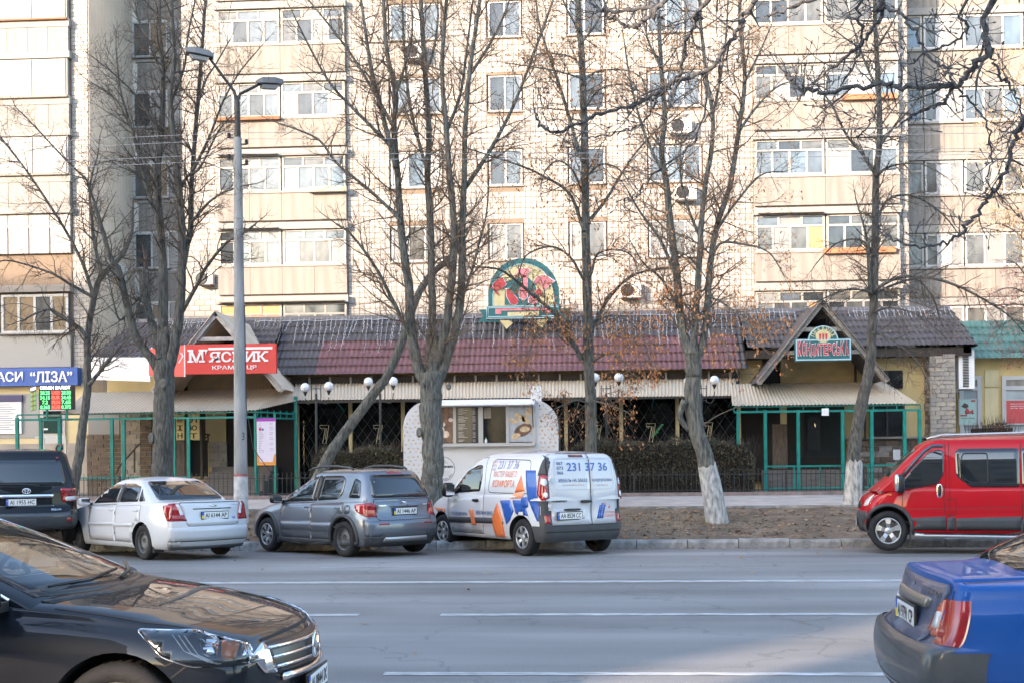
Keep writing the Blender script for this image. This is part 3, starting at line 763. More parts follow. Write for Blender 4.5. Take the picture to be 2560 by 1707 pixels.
# yellow rear walls of the porches, browned to put their shade into the colour
def wall_px(name, m, px0, px1, py0, py1, Y, d=.06, parent=None):
    p, q = W(px0, py0, Y), W(px1, py1, Y)
    return piece(name, m, p.x, q.x, Y-d, Y, q.z, p.z, parent or shop)
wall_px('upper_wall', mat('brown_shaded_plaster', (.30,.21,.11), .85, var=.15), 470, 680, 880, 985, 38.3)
wall_px('upper_wall', mat('shaded_yellow_plaster', (.36,.26,.12), .85, var=.15), 1950, 2160, 880, 985, 38.3)
wall_px('dark_recess', M_darkint, 1905, 1952, 895, 985, 38.35)
wall_px('dark_recess', M_darkint, 418, 470, 935, 990, 38.35)
wall_px('small_window', M_dkwin, 2207, 2256, 926, 970, 38.58)
wall_px('dark_frame', M_brown, 2135, 2141, 880, 985, 38.2)
for pp in (473, 505): wall_px('dark_post', M_brown, pp, pp+9, 1025, 1100, 37.9)

# right porch: floor, steps, doorway, windows, stone plinth
P2 = thing('porch', 'pastry shop porch with steps, dark door and green steel frame', 'porch', (gx(2050, 37), 37, G0))
for k in range(4):
    a = gx(1925, 36.6); c = gx(2110, 36.6); piece('step', mat('porch_step', (.14,.125,.115), .9, var=.2), a, c, 36.0+.28*k, 38.4, G0-.05+.16*k*.98, G0+.16*(k+1), P2)
wall_px('door', mat('dark_green_door', (.012,.02,.02), .35, var=.3, scale=2), 2008, 2102, 1030, 1142, 38.5, .08, P2)
wall_px('door_frame', M_brown, 1996, 2010, 1028, 1142, 38.48, .10, P2)
hd = W(2037, 1062, 38.38); q = MB(); q.tube([(hd.x, 38.36, hd.z-.06), (hd.x, 38.36, hd.z+.06)], .02, 6); q.build('door_handle', M_chrome, P2)
wall_px('door_glass', mat('door_glass_dark', (.02,.022,.024), .15), 2018, 2050, 1040, 1125, 38.41, .012, P2)
wall_px('paper_notice', M_white, 2054, 2072, 1020, 1038, 35.2, .01, P2)
wall_px('yellow_pier', M_yelp, 1950, 1966, 1010, 1060, 38.0, .1, P2)
wall_px('stone_pier', M_stoned[0], 1930, 1967, 1060, 1170, 37.9, .15, P2)
wall_px('recess_shade_panel', M_darkint, 1845, 2112, 985, 1200, 38.47, .05, P2)  # dark sheet over the yellow wall, standing in for the shade of the recess
wall_px('window', M_dkwin, 2178, 2258, 1012, 1092, 38.56, .06, P2)
frame_of(gx(2174, 38.5), gx(2262, 38.5), W(2218, 1094, 38.5).z, W(2218, 1008, 38.5).z, 38.5, [gx(2218, 38.5)], [], .06, .06, M_brown, P2, 'window_frame')
wall_px('dark_post', M_brown, 2158, 2164, 1000, 1100, 38.3, .1, P2)
masonry(P2, gx(2120, 38.4), gx(2330, 38.4), 38.5, G0, W(2200, 1096, 38.5).z, .42, .17, M_stoned+[M_stone[2]], 31)
piece('plinth_cap', M_stone[2], gx(2115, 38.3), gx(2330, 38.3), 38.3, 38.6, W(2200, 1096, 38.5).z, W(2200, 1096, 38.5).z+.06, P2)
q = W(2243, 1140, 38.3); piece('paper_notice', M_white, q.x-.1, q.x+.12, 38.40, 38.41, q.z-.1, q.z+.22, P2)
# stone pillar at the right end, brick by brick
pil = thing('stone_pillar', 'tall pillar faced with rough grey stone bricks at the right end', 'pillar', (gx(2355, 38.2), 38.2, G0))
px0, px1 = gx(2327, 38.0), gx(2391, 38.0); zt_ = W(2355, 884, 38).z
piece('core', M_stone[2], px0+.03, px1-.03, 38.05, 39.2, G0, zt_, pil)
masonry(pil, px0, px1, 38.05, G0, zt_, .34, .135, M_stone, 41, d=.05)
masonry(pil, 38.05, 39.0, px0+.02, G0, zt_, .34, .135, M_stone[2:]+M_stoned[1:], 42, axis='-', d=.03)
# left porch
P1 = thing('porch', 'meat shop porch with stone plinth, stairs and green steel frame', 'porch', (gx(520, 37), 37, G0))
for k in range(6):
    piece('step', MATS['porch_step'], gx(505, 36.4), gx(660, 36.4), 35.9+.3*k, 38.5, G0-.05+.15*k, G0+.15*(k+1), P1)
wall_px('yellow_wall', M_yelp, 330, 567, 1000, 1105, 38.2, .08, P1)
wall_px('dark_door', M_darkint, 567, 740, 985, 1240, 38.15, .06, P1)
z_ = W(520, 1103, 38).z
for (a, c, y0_, ms, sd) in ((300, 350, 1013, M_stone, 51), (350, 378, 1013, M_stoned, 52), (520, 566, 1103, M_stone, 53), (215, 300, 1085, M_stoned, 54)):
    masonry(P1, gx(a, 37.9), gx(c, 37.9), 38.0, G0+(.9 if a == 520 else 0), W(a, y0_, 38).z, .36, .14, ms, sd)
wall_px('landing_wall', M_stoned[0], 436, 470, 1100, 1235, 37.4, .3, P1)
wall_px('landing_wall', M_darkint, 470, 520, 1100, 1190, 37.5, .1, P1)
wall_px('white_wall', M_siding, 222, 300, 1000, 1085, 38.4, .05, P1)
q = MB(); q.bar(W(296, 1168, 36.5), W(345, 1112, 36.5), .04); q.bar(W(345, 1112, 36.5), W(352, 1108, 36.5), .04); q.bar(W(336, 1180, 36.5), W(336, 1122, 36.5), .04); q.bar(W(296, 1168, 36.5), W(290, 1185, 36.5), .04); q.build('handrail', M_brown, P1)
q = MB(); q.bar(W(470, 1078, 37.2), W(525, 1086, 37.2), .05); q.bar(W(520, 1086, 37.2), W(520, 1105, 37.2), .04); q.bar(W(507, 1101, 37.2), W(520, 1088, 37.2), .03); q.build('handrail', M_brown, P1)
# exchange sign: two upright boards
ex = thing('exchange_sign', 'yellow upright two column currency exchange sign in the porch', 'sign', tuple(W(468, 1098, 37.1)))
M_signy = mat('sign_yellow', (.80,.66,.30), .5)
for (a, c, word) in ((440, 461, 'ОБМІН'), (470, 499, 'ВАЛЮТ')):
    pa, pc = W(a, 1000, 37.1), W(c, 1098, 37.1); piece('board', M_signy, pa.x, pc.x, 37.08, 37.12, pc.z, pa.z, ex)
    for k, ch in enumerate(word):
        h = (pa.z-pc.z)/5; text_wall(ch, (pa.x+pc.x)/2, 37.07, pa.z-h*(k+.5), (pc.x-pa.x)*.62, h*.66, M_black, ex, .02)
for pp in (463, 501): piece('post', M_brown, gx(pp, 37.12), gx(pp+6, 37.12), 37.1, 37.2, G0+.5, 3.6, ex)

# porch awnings on green steel frames
def porch_frame(t, Y, pxs, beam_y, beam2_y, low, lo_px, seed=0):
    for pp, bot in pxs:
        xx = gx(pp, Y); zt2 = W(pp, beam_y, Y).z
        q = MB(); q.box(xx-.045, xx+.045, Y-.045, Y+.045, bot, zt2); q.build('post', M_green, t)
    a, c = gx(lo_px[0], Y), gx(lo_px[1], Y)
    z1, z2 = W((lo_px[0]+lo_px[1])/2, beam_y, Y).z, W((lo_px[0]+lo_px[1])/2, beam2_y, Y).z
    q = MB(); q.box(a, c, Y-.035, Y+.035, z1-.06, z1); q.build('beam', M_green, t)
    q = MB(); q.box(a, c, Y-.03, Y+.03, z2-.04, z2); q.build('beam', M_green, t)
    n = int((c-a)/.62)
    for k in range(n+1):
        x = a+(c-a)*k/n; q = MB(); q.box(x-.015, x+.015, Y-.015, Y+.015, z1, z2-.03); q.build('stud', M_green, t)
    for zz in low:
        q = MB(); q.box(lo_px[2], lo_px[3], Y-.032, Y+.032, zz-.05, zz); q.build('rail', M_green, t)
ap1 = thing('porch_awning', 'beige corrugated porch awning on green posts at the meat shop', 'awning', (gx(440, 35.2), 35.2, G0))
z0a, z1a = W(400, 1028, 35.1).z, W(560, 973, 37.7).z
corrugated('sheet', ap1, (gx(150, 35.1), 35.1, z0a-.03), (gx(640, 35.1), 35.1, z0a), (gx(215, 37.7), 37.7, z1a-.05), (gx(705, 37.7), 37.7, z1a), M_corrg)
corrugated('sheet', ap1, (gx(640, 35.1)+.01, 35.1, z0a), (gx(748, 36.95), 36.95, zl), (gx(705, 37.7)+.01, 37.7, z1a), (gx(748, 38.0), 38.0, zu-.1), M_corr)
porch_frame(ap1, 35.2, [(44, G0), (103, G0), (150, G0), (281, G0), (310, G0), (436, G0), (472, G0), (641, G0)], 1043, 1031, [W(300, 1191, 35.2).z], (44, 645, gx(200, 35.2), gx(470, 35.2)))
q = MB(); xx = gx(741, 36.9); q.box(xx-.05, xx+.05, 36.85, 36.95, G0, W(741, 990, 36.9).z); q.build('post', M_green, ap1)
for k in range(2):
    q = MB(); q.bar(Vector((gx(645, 35.2), 35.2, W(640, 1043-14*k, 35.2).z)), Vector((gx(741, 36.9), 36.9, W(740, 1046-12*k, 36.9).z)), .05); q.build('beam', M_green, ap1)
for k in range(6):
    s = (k+.5)/6; x = gx(645, 35.2)*(1-s)+gx(741, 36.9)*s; y = 35.2+1.7*s; zz = W(645, 1040, 35.2).z*(1-s)+W(741, 1043, 36.9).z*s; q = MB(); q.box(x-.015, x+.015, y-.015, y+.015, zz-.05, zz+.2); q.build('stud', M_green, ap1)
ap2 = thing('porch_awning', 'beige corrugated porch awning on green posts at the pastry shop', 'awning', (gx(2060, 35.3), 35.3, G0))
z0b, z1b = W(2060, 1011, 35.2).z, W(2060, 957, 37.8).z
corrugated('sheet', ap2, (gx(1832, 35.2), 35.2, z0b), (gx(2298, 35.2), 35.2, z0b), (gx(1828, 37.8), 37.8, z1b), (gx(2215, 37.8), 37.8, z1b), M_corrg)
porch_frame(ap2, 35.3, [(1846, G0), (1914, G0), (1996, G0), (2107, G0), (2180, G0+.0), (2262, G0), (2300, G0)], 1024, 1012, [W(2000, 1162, 35.3).z, W(2000, 1217, 35.3).z], (1836, 2302, gx(1914, 35.3), gx(2262, 35.3)))
for pp in (1985, 2050, 2135, 2170): q = MB(); xx = gx(pp, 35.3); q.box(xx-.02, xx+.02, 35.28, 35.32, W(2000, 1217, 35.3).z, W(2000, 1162, 35.3).z-.04); q.build('stud', M_green, ap2)

# ---- right neighbour with a green roof
rs = thing('shop_annex', 'yellow walled shop under a green metal tile roof at the right edge', 'shop building', (gx(2500, 40.4), 41, G0))
YG = 40.4
b = MB(); b.box(W(2392, 1000, YG).x, W(2392, 1000, YG).x+9, YG, YR-.3, .6, W(2480, 900, YG).z+.1); b.build('wall', M_yel, rs)
zge, zgr = W(2480, 898, YG-.5).z, W(2480, 803, YG+1.2).z
tile_roof('roof_sheet', rs, (W(2428, 890, YG-.5).x, YG-.5, zge), (W(2428, 890, YG-.5).x+8, YG-.5, zge), (W(2400, 810, YG+1.2).x, YG+1.2, zgr), (W(2400, 810, YG+1.2).x+8, YG+1.2, zgr), 5, [M_grntile], wave=.19)
b = MB(); b.box(W(2400, 810, YG+1.2).x, W(2400, 810, YG+1.2).x+9, YG+1.2, YR-.3, zgr-.3, zgr); b.build('flat_roof', MATS['roof_felt'], rs)
M_sg = mat('shop_pane', (.30,.33,.34), .07, coat=.6, var=.25, scale=1)
for (a, c) in ((2396, 2452), (2502, 2600)):
    A, C = W(a, 940, YG), W(c, 1085, YG); win = MB().box(A.x, C.x, YG-.05, YG-.01, C.z, A.z).build('window', M_sg, rs)
    frame_of(A.x, C.x, C.z, A.z, YG-.05, [], [W(2480, 970, YG).z], .13, .06, M_frame, win)
    piece('blind_box', M_panel, A.x+.1, C.x-.1, YG-.075, YG-.05, W(2480, 968, YG).z, A.z-.1, win)
wall_px('wall_panel', M_yelp, 2461, 2496, 925, 966, YG-.005, .03, rs); wall_px('wall_panel', M_yelp, 2461, 2496, 970, 1075, YG-.005, .03, rs)
masonry(rs, W(2392, 1090, YG).x+.02, W(2392, 1090, YG).x+5, YG-.1, G0, W(2480, 1087, YG).z, .4, .15, M_stone, 61)
def poster(label, px0, px1, py0, py1, Y, m, parts):
    A, C = W(px0, py0, Y), W(px1, py1, Y); t = thing('poster', label, 'poster', (A.x, Y, C.z))
    piece('sheet', m, A.x, C.x, Y-.02, Y, C.z, A.z, t)
    frame_of(A.x-.03, C.x+.03, C.z-.03, A.z+.03, Y, [], [], .04, .03, M_frame, t)
    for (nm, a, c, e, f, mm) in parts:      # printed shapes in parts of the sheet
        p = [(A.x+(C.x-A.x)*u, C.z+(A.z-C.z)*v) for u, v in a] if isinstance(a, list) else None
        if p: q = MB(); q.prism(p, Y-.026, Y-.021); q.build(nm, mm, t)
    return t, A, C
M_mint = mat('poster_mint', (.40,.55,.50), .5); M_pred = mat('poster_red', (.45,.06,.06), .5, var=.08); M_pdk = mat('poster_dark', (.10,.05,.04), .6)
t, A, C = poster('pale green poster with a scooter behind the shop glass at right', 2398, 2440, 998, 1060, YG-.1, M_mint, [
    ('print', [(.1,.72),(.3,.86),(.5,.80),(.55,.70),(.35,.64)], 0, 0, 0, M_pdk), ('print', [(.3,.5),(.42,.66),(.5,.64),(.62,.52),(.8,.60),(.86,.5),(.7,.44),(.4,.42)], 0, 0, 0, M_pred),
    ('print', [(.34,.44),(.42,.47),(.5,.44),(.42,.40)], 0, 0, 0, M_pdk), ('print', [(.72,.44),(.8,.48),(.88,.44),(.8,.40)], 0, 0, 0, M_pdk), ('print', [(0.04,.33),(.45,.33),(.45,.39),(.04,.39)], 0, 0, 0, M_pred), ('print', [(.7,.9),(.95,.9),(.95,.97),(.7,.97)], 0, 0, 0, M_pred)])
text_wall('кожне твоє бажання', (A.x+C.x)/2, YG-.125, C.z+(A.z-C.z)*.26, (C.x-A.x)*.8, .05, M_pdk, t, .0)
t, A, C = poster('red poster in a white frame in the window at the right edge', 2514, 2580, 1000, 1058, YG-.1, M_pred, [])
for k, s in enumerate(('відкриваємо', 'новий магазин', 'для всіх')): text_wall(s, A.x+.42, YG-.125, A.z-.12-.07*k, .55, .045, M_white, t, .0)
# big outdoor unit
a_ = W(2416, 972, 38.4); ac = thing('air_conditioner', 'tall white louvred air conditioner beside the stone pillar', 'air conditioner', (a_.x, 38.4, a_.z))
x0_, x1_ = gx(2398, 38.2), gx(2437, 38.2); z0_, z1_ = a_.z, W(2416, 874, 38.2).z
b = MB(); b.box(x0_, x1_, 38.15, 38.75, z0_, z1_); b.build('housing', M_white, ac)
b = MB()
for k in range(22): zz = z0_+.06+k*(z1_-z0_-.12)/22; b.box(x0_+.12, x0_+.30, 38.13, 38.16, zz, zz+.03)
b.build('louvre', M_black, ac)
b = MB(); b.bar((x0_-.2, 38.3, z0_-.03), (x1_, 38.3, z0_-.03), .04); b.bar((x0_-.25, 38.3, z0_-.25), (x0_+.1, 38.3, z0_-.03), .03); b.build('bracket', M_steel, ac)

# ------------------------------------------------------------------ signs
M_red = mat('sign_red', (.62,.045,.04), .45, var=.05, scale=2)
M_signw = mat('sign_white', (.78,.77,.78), .5)
YM = 35.5
A, C = W(464, 862, YM), W(691, 932, YM)
ms = thing('shop_sign', 'red meat shop sign with big white letters on the gable', 'sign', (A.x, YM, C.z))
piece('board', M_red, A.x, C.x, YM-.05, YM+.12, C.z, A.z, ms)
def slab_word(word, x0, z0, w, h, Y, m, parent):
    """heavy slab-serif capitals: bold strokes with serif bars"""
    n = len(word); cw = w/n
    for k, ch in enumerate(word):
        cx = x0+cw*(k+.5)
        if ch == "'":
            q = MB(); q.prism([(cx-.02, z0+h), (cx+.07, z0+h), (cx+.0, z0+h*.68)], Y-.03, Y); q.build('letter', m, parent); continue
        text_wall(ch, cx, Y, z0+h/2, cw*.82, h, m, parent, .018, .03, name='letter')
        if ch in 'МНИКЯ':
            q = MB()
            for sx in ((-1, 1) if ch != 'Я' else (1,)):
                for zz in (z0, z0+h-.055):
                    q.box(cx+sx*cw*.33-cw*.17, cx+sx*cw*.33+cw*.17, Y-.032, Y-.002, zz, zz+.055)
            if ch == 'Я': q.box(cx-cw*.45, cx-cw*.12, Y-.032, Y-.002, z0, z0+.055)
            q.build('serif', m, parent)
mz0, mz1 = W(570, 905, YM).z, W(570, 873, YM).z
slab_word("М", A.x+.08, mz0, .53, mz1-mz0, YM-.05, M_signw, ms)
q = MB(); q.prism([(A.x+.62, mz1), (A.x+.70, mz1), (A.x+.63, mz1-.16)], YM-.08, YM-.05); q.build('letter', M_signw, ms)
slab_word("ЯСНИК", A.x+.72, mz0, 1.82, (mz1-mz0)*.82, YM-.05, M_signw, ms)
piece('stripe', M_signw, A.x+.72, C.x-.10, YM-.07, YM-.05, mz1-.02, mz1+.05, ms)
text_wall('КРАМНИЦЯ', (A.x+C.x)/2+.12, YM-.05, W(570, 919, YM).z, 1.35, .14, M_signw, ms, .012, .015)
w2 = thing('shop_sign', 'red and white side board left of the meat shop sign', 'sign', tuple(W(420, 945, 35.6)))
p0, p1, p2, p3 = W(463, 862, 35.5), W(463, 941, 35.5), W(372, 872, 36.3), W(372, 938, 36.3)
b = MB(); b.quad(p2, p3, p1, p0); b.quad(*[p+Vector((0,.06,0)) for p in (p0, p1, p3, p2)]); b.build('red_board', M_red, w2)
b = MB(); b.quad(*[p+Vector((0,-.01,0)) for p in (W(455, 890, 35.55), W(446, 907, 35.6), W(449, 907, 35.6), W(459, 890, 35.55))]); b.quad(*[p+Vector((0,-.01,0)) for p in (W(451, 882, 35.55), W(455, 890, 35.55), W(459, 890, 35.55), W(455, 881, 35.55))]); b.build('arrow', M_signw, w2)
b = MB(); b.bar(p0+Vector((0,-.02,0)), p1+Vector((0,-.02,0)), .04); b.build('white_edge', M_signw, w2)
p0, p1, p2, p3 = W(222, 893, 37.6), W(230, 948, 37.6), W(375, 953, 36.35), W(375, 893, 36.35)
b = MB(); b.quad(p0, p1, p2, p3); b.quad(*[p+Vector((0,.06,0)) for p in (p3, p2, p1, p0)]); b.build('white_board', M_signw, w2)
b = MB(); b.quad(*[p+Vector((0,-.02,0)) for p in (W(349, 944, 36.6), W(351, 944, 36.6), W(362, 932, 36.5), W(357, 932, 36.5))]); b.build('red_slash', M_red, w2)
b = MB(); b.quad(*[p+Vector((0,-.02,0)) for p in (W(378, 868, 36.3), W(378, 940, 36.3), W(381, 940, 36.3), W(381, 868, 36.3))]); b.build('white_edge', M_signw, w2)

# pastry sign
YK = 35.6; M_teal = mat('sign_teal', (.02,.13,.14), .5, var=.1); M_cream = mat('sign_cream', (.62,.52,.28), .6, var=.12); M_lblue = mat('sign_pale_blue', (.45,.62,.66), .5); M_pink = mat('sign_pink', (.70,.22,.24), .55, var=.25, scale=5); M_sred = mat('sign_dark_red', (.50,.05,.06), .55, var=.2, scale=5)
A, C = W(1987, 848, YK), W(2128, 901, YK); ks = thing('shop_sign', 'teal pastry shop sign with red letters and round crest', 'sign', (A.x, YK, C.z))
piece('board', M_teal, A.x, C.x, YK-.05, YK+.1, C.z, A.z, ks)
frame_of(A.x+.02, C.x-.02, C.z+.02, A.z-.02, YK-.05, [], [], .035, .015, M_lblue, ks, 'outline')
cx, cz, R = (A.x+C.x)/2, A.z-.06, .44
q = MB(); q.prism([(cx+R*cos(a*pi/20), cz+R*sin(a*pi/20)) for a in range(21)], YK-.035, YK+.08); q.build('crest', M_teal, ks)
q = MB(); q.tube([(cx+(R-.02)*cos(a*pi/20), YK-.045, cz+(R-.02)*sin(a*pi/20)) for a in range(21)], .017, 4); q.build('crest_outline', M_lblue, ks)
q = MB(); q.prism([(cx+.22*cos(a*pi/8), cz+.13+.19*sin(a*pi/8)) for a in range(16)], YK-.06, YK-.036); q.build('crest_medallion', M_cream, ks)
q = MB()
for dx in (-.09, 0, .09): q.prism([(cx+dx-.035, cz+.2), (cx+dx+.035, cz+.2), (cx+dx+.01, cz+.02), (cx+dx-.02, cz+.02)], YK-.068, YK-.061)
q.build('crest_figure', M_sred, ks)
for k, ch in enumerate('ПЕКАРНІ'):
    a = pi*(.86-.72*k/6); text_wall(ch, cx+.325*cos(a), YK-.05, cz+.03+.325*sin(a), .085, .12, M_cream, ks, .02, mat3=Matrix.Rotation(-(a-pi/2), 3, 'Y'))
for k, ch in enumerate('КОНДИТЕРСЬКА'):
    u = (k-5.5)/5.5; ww = (C.x-A.x-.14)/12; hh = .36+.09*u*u
    text_wall(ch, cx+u*5.5*ww, YK-.055, C.z+.10+hh/2+(.05 if ch != 'Д' else .02), ww*.92, hh, M_signw, ks, .06, name='letter_outline')
    text_wall(ch, cx+u*5.5*ww, YK-.062, C.z+.10+hh/2+(.05 if ch != 'Д' else .02), ww*.78, hh*.9, M_sred, ks, .02, .012, name='letter')

# big round emblem on the roof
YE = 38.9
em = thing('roof_emblem', 'large half-round teal emblem with red and cream shapes above the roof', 'sign', tuple(W(1308, 810, YE)))
def E(u, v):            # positions in the emblem close-up
    p = W(1180+u/6.532, 620+v/6.532, YE); return (p.x, p.z)
def eshape(name, pts, m, d0, d1, close=True): q = MB(); q.prism([E(*p) for p in pts], YE-d1, YE-d0); return q.build(name, m, em)
arc = lambda c, rx, ry, a0, a1, n=18: [(c[0]+rx*cos(radians(a0+(a1-a0)*k/n)), c[1]-ry*sin(radians(a0+(a1-a0)*k/n))) for k in range(n+1)]
eshape('plate', [(265,945)]+arc((845,760), 580, 595, 180, 0)+[(1430,940)], M_teal, -.15, .0)
eshape('cream_field', [(345,950),(345,760)]+arc((845,770), 480, 500, 165, 15)[1:-1]+[(1345,760),(1345,935)], M_cream, .001, .02)
q = MB(); q.tube([(x, YE-.03, z) for x, z in [E(*p) for p in [(345,950),(345,760)]+arc((845,770), 485, 505, 165, 15)[1:-1]+[(1345,760),(1345,935)]]], .018, 4); q.build('outline', M_lblue, em)
eshape('teal_field', [(535,935),(540,560),(700,500),(930,500),(1030,600),(1100,935)], M_teal, .021, .04)
def outlined(pts, m):
    cx = sum(p[0] for p in pts)/len(pts); cy = sum(p[1] for p in pts)/len(pts)
    eshape('white_edge', [(cx+(x-cx)*1.12, cy+(y-cy)*1.08) for x, y in pts], M_signw, .041, .055); eshape('red_shape', pts, m, .056, .075)
outlined([(560,680),(600,670),(740,830),(755,890),(700,935),(630,915),(570,800)], M_sred)
outlined([(830,440),(905,480),(905,800),(850,855),(775,810),(770,720),(800,620)], M_pink)
outlined([(960,780),(1060,850),(1060,900),(1000,925),(930,905),(920,840)], M_pink)
outlined([(500,490),(560,600),(510,650),(370,720),(340,600),(400,540)], M_sred)
eshape('red_bar', [(300,625),(320,620),(440,760),(415,775)], M_sred, .056, .075)
outlined([(680,500),(740,430),(760,340),(870,340),(930,345),(940,370),(890,480),(830,500),(780,450)], M_pink)
outlined([(1000,580),(1060,480),(1180,440),(1340,545),(1170,700),(1120,600),(1060,590)], M_pink)
outlined([(1010,740),(1100,660),(1140,700),(1140,790)], M_sred)
eshape('ribbon', [(235,965),(1445,935),(1445,1150),(240,1165)], M_teal, .02, .10)
eshape('ribbon_tail', [(110,1010),(240,1010),(240,1180),(450,1180),(450,1210),(100,1210),(185,1110)], M_teal, -.02, .03)
eshape('ribbon_tail', [(1590,985),(1450,990),(1450,1160),(1240,1165),(1240,1190),(1610,1185),(1510,1080)], M_teal, -.02, .03)
q = MB()
for ring in ([(240,970),(1440,945),(1440,1145),(245,1160)], [(268,990),(1412,968),(1412,1118),(270,1132)]): pts = [(x, YE-.105, z) for x, z in [E(*p) for p in ring]]; q.tube(pts+[pts[0]], .014, 4)
q.build('ribbon_outline', M_lblue, em)
eshape('ribbon_band', [(385,1005),(1260,985),(1285,1065),(1200,1070),(1200,1020),(480,1035),(480,1085),(385,1090)], M_pink, .101, .115)
eshape('ribbon_label', [(585,1060),(1095,1045),(1095,1110),(585,1120)], M_cream, .101, .115)
eshape('cream_point', [(455,1190),(600,1180),(670,1225),(565,1325)], M_cream, .0, .04)
eshape('cream_point', [(1030,1215),(1090,1170),(1245,1165),(1135,1320)], M_cream, .0, .04)
q = MB()
for u in (500, 1200):
    p = Vector((E(u, 900)[0], YE+.1, E(u, 900)[1])); q.bar(p, p+Vector((0, 1.6, -.9)), .06)
    q.bar(p, (p.x, YE+.1, p.z-1.2), .06)
q.build('strut', M_steel, em)

# currency board: corner display over the left porch
YD = 34.9
A, C = W(97, 962, YD), W(180, 1022, YD); led = thing('currency_board', 'electronic currency rate board with green and red digits', 'display', (A.x, YD, C.z))
piece('case', M_black, A.x, C.x, YD, YD+.25, C.z, A.z, led)
M_ledg = mat('led_green', (.05,.4,.1), .5, emit=(.12,1,.25), estr=.55); M_ledr = mat('led_red', (.5,.05,.03), .5, emit=(1,.08,.05), estr=.6); M_ledw = mat('led_white', (.8,.8,.8), .5, emit=(.85,.87,1), estr=.45)
H = A.z-C.z; Wd = C.x-A.x
text_wall('ОБМІН ВАЛЮТ', (A.x+C.x)/2, YD-.012, A.z-H*.11, Wd*.92, H*.14, M_ledw, led, .03)
for k, (l, c, r) in enumerate((('28.25','USD','28.50'), ('34.15','EUR','34.45'), ('7.2','PLN','7.65'), ('0.365','RUB','0.375'))):
    z = A.z-H*(.32+.195*k)
    text_wall(l, A.x+Wd*.19, YD-.012, z, Wd*(.29 if len(l) > 3 else .17), H*.15, M_ledg, led, .02)
    text_wall(r, A.x+Wd*.83, YD-.012, z, Wd*.28, H*.15, M_ledg, led, .02)
    piece('red_cell', mat('led_red_dim', (.25,.02,.02), .5, emit=(1,.06,.04), estr=.12), A.x+Wd*.385, A.x+Wd*.66, YD-.008, YD-.001, z-H*.088, z+H*.088, led)
    text_wall(c, A.x+Wd*.52, YD-.012, z, Wd*.24, H*.14, M_ledr, led, .02)
B_ = W(63, 962, YD+.55)
b = MB(); b.quad((B_.x, YD+.9, C.z), (A.x-.12, YD+.08, C.z), (A.x-.12, YD+.08, A.z), (B_.x, YD+.9, A.z)); b.build('side_face', M_black, led)
def side_pt(s, z): return Vector((B_.x*(1-s)+(A.x-.12)*s, YD+.9*(1-s)+.08*s-.02, z))
for s0, s1, mm in ((.1,.36,M_ledg), (.42,.66,M_ledr), (.7,.95,M_ledg)):
    q = MB()
    for k in range(4):
        z = A.z-H*(.32+.195*k); q.quad(side_pt(s0, z-H*.07), side_pt(s1, z-H*.07), side_pt(s1, z+H*.07), side_pt(s0, z+H*.07))
    q.build('side_digits', MATS['led_red_dim'] if mm == M_ledr else mat('led_green_dim', (.03,.2,.06), .5, emit=(.1,1,.25), estr=.12), led)
q = MB(); q.quad(side_pt(.1, A.z-H*.16), side_pt(.95, A.z-H*.16), side_pt(.95, A.z-H*.05), side_pt(.1, A.z-H*.05)); q.build('side_header', M_ledw, led)
for xx in (A.x+.2, C.x-.2): q = MB(); q.bar((xx, YD+.1, C.z-.3), (xx, YD+.1, C.z), .05); q.build('bracket', M_green, led)

# blue shop sign on the left section
YB = YL-.35; A, C = W(-60, 921, YB), W(195, 962, YB)
bs = thing('shop_sign', 'blue shop sign with white capital letters at the left edge', 'sign', (C.x, YB, C.z))
piece('board', mat('sign_blue', (.03,.09,.34), .5, var=.08, scale=3), A.x, C.x, YB-.04, YB+.3, C.z, A.z, bs)
p = W(33, 941, YB); text_wall('АСИ', W(26, 941, YB).x, YB-.045, W(26, 941, YB).z, .98, .36, M_signw, bs, .02, .03)
p = W(130, 941, YB); text_wall('“ЛІЗА”', p.x, YB-.045, p.z, 1.55, .40, M_signw, bs, .02, .03)
p = W(-30, 941, YB); text_wall('КОВБ', p.x-.45, YB-.045, p.z, 1.1, .36, M_signw, bs, .02, .03)
# shop front under it
lf = thing('corner_shop', 'pale shop front with poster and door under the blue sign', 'shop front', tuple(W(60, 1230, YL-.1)))
def lpx(name, m, a, c, t_, b_, d=.06, Y=YL-.06): p, q = W(a, t_, Y), W(c, b_, Y); return piece(name, m, p.x, q.x, Y-d, Y, q.z, p.z, lf)
lpx('wall', M_yelp, -80, 222, 962, 1110, .03); lpx('plinth', M_stone[2], -80, 222, 1110, 1250, .12)
lpx('white_wall', M_siding, -80, 100, 985, 1095, .05)
lpx('price_list', M_white, -40, 56, 990, 1083, .08, YL-.1); lpx('price_header', mat('price_header_blue', (.04,.04,.12), .5), -40, 58, 988, 1004, .10, YL-.1)
q = MB()
for k in range(12):
    p = W(6, 1012+k*5.6, YL-.2); q.box(p.x-.2, p.x+.25+(k*37 % 5)*.06, YL-.19, YL-.182, p.z, p.z+.03)
    if k > 4: p = W(40, 1012+k*5.6, YL-.2); q.box(p.x-.05, p.x+.1, YL-.19, YL-.182, p.z, p.z+.03)
q.build('price_rows', mat('print_grey', (.25,.25,.30), .6), lf)
lpx('door', M_frame, 104, 166, 1022, 1150, .10); lpx('door_glass', mat('dark_green_glass', (.02,.05,.04), .1, coat=.4), 112, 158, 1040, 1082, .13); lpx('door_header', M_dkwin, 112, 158, 1027, 1037, .13); lpx('hours_sign', M_white, 114, 124, 1070, 1074, .15)
q = MB(); q.bar(W(88, 1092, 41), W(165, 1090, 41), .05); q.bar(W(110, 1092, 41), W(110, 1150, 41), .05); q.bar(W(164, 1090, 41), W(164, 1155, 41), .05); q.build('handrail', mat('pale_steel_rail', (.45,.5,.52), .4, metal=.5), lf)
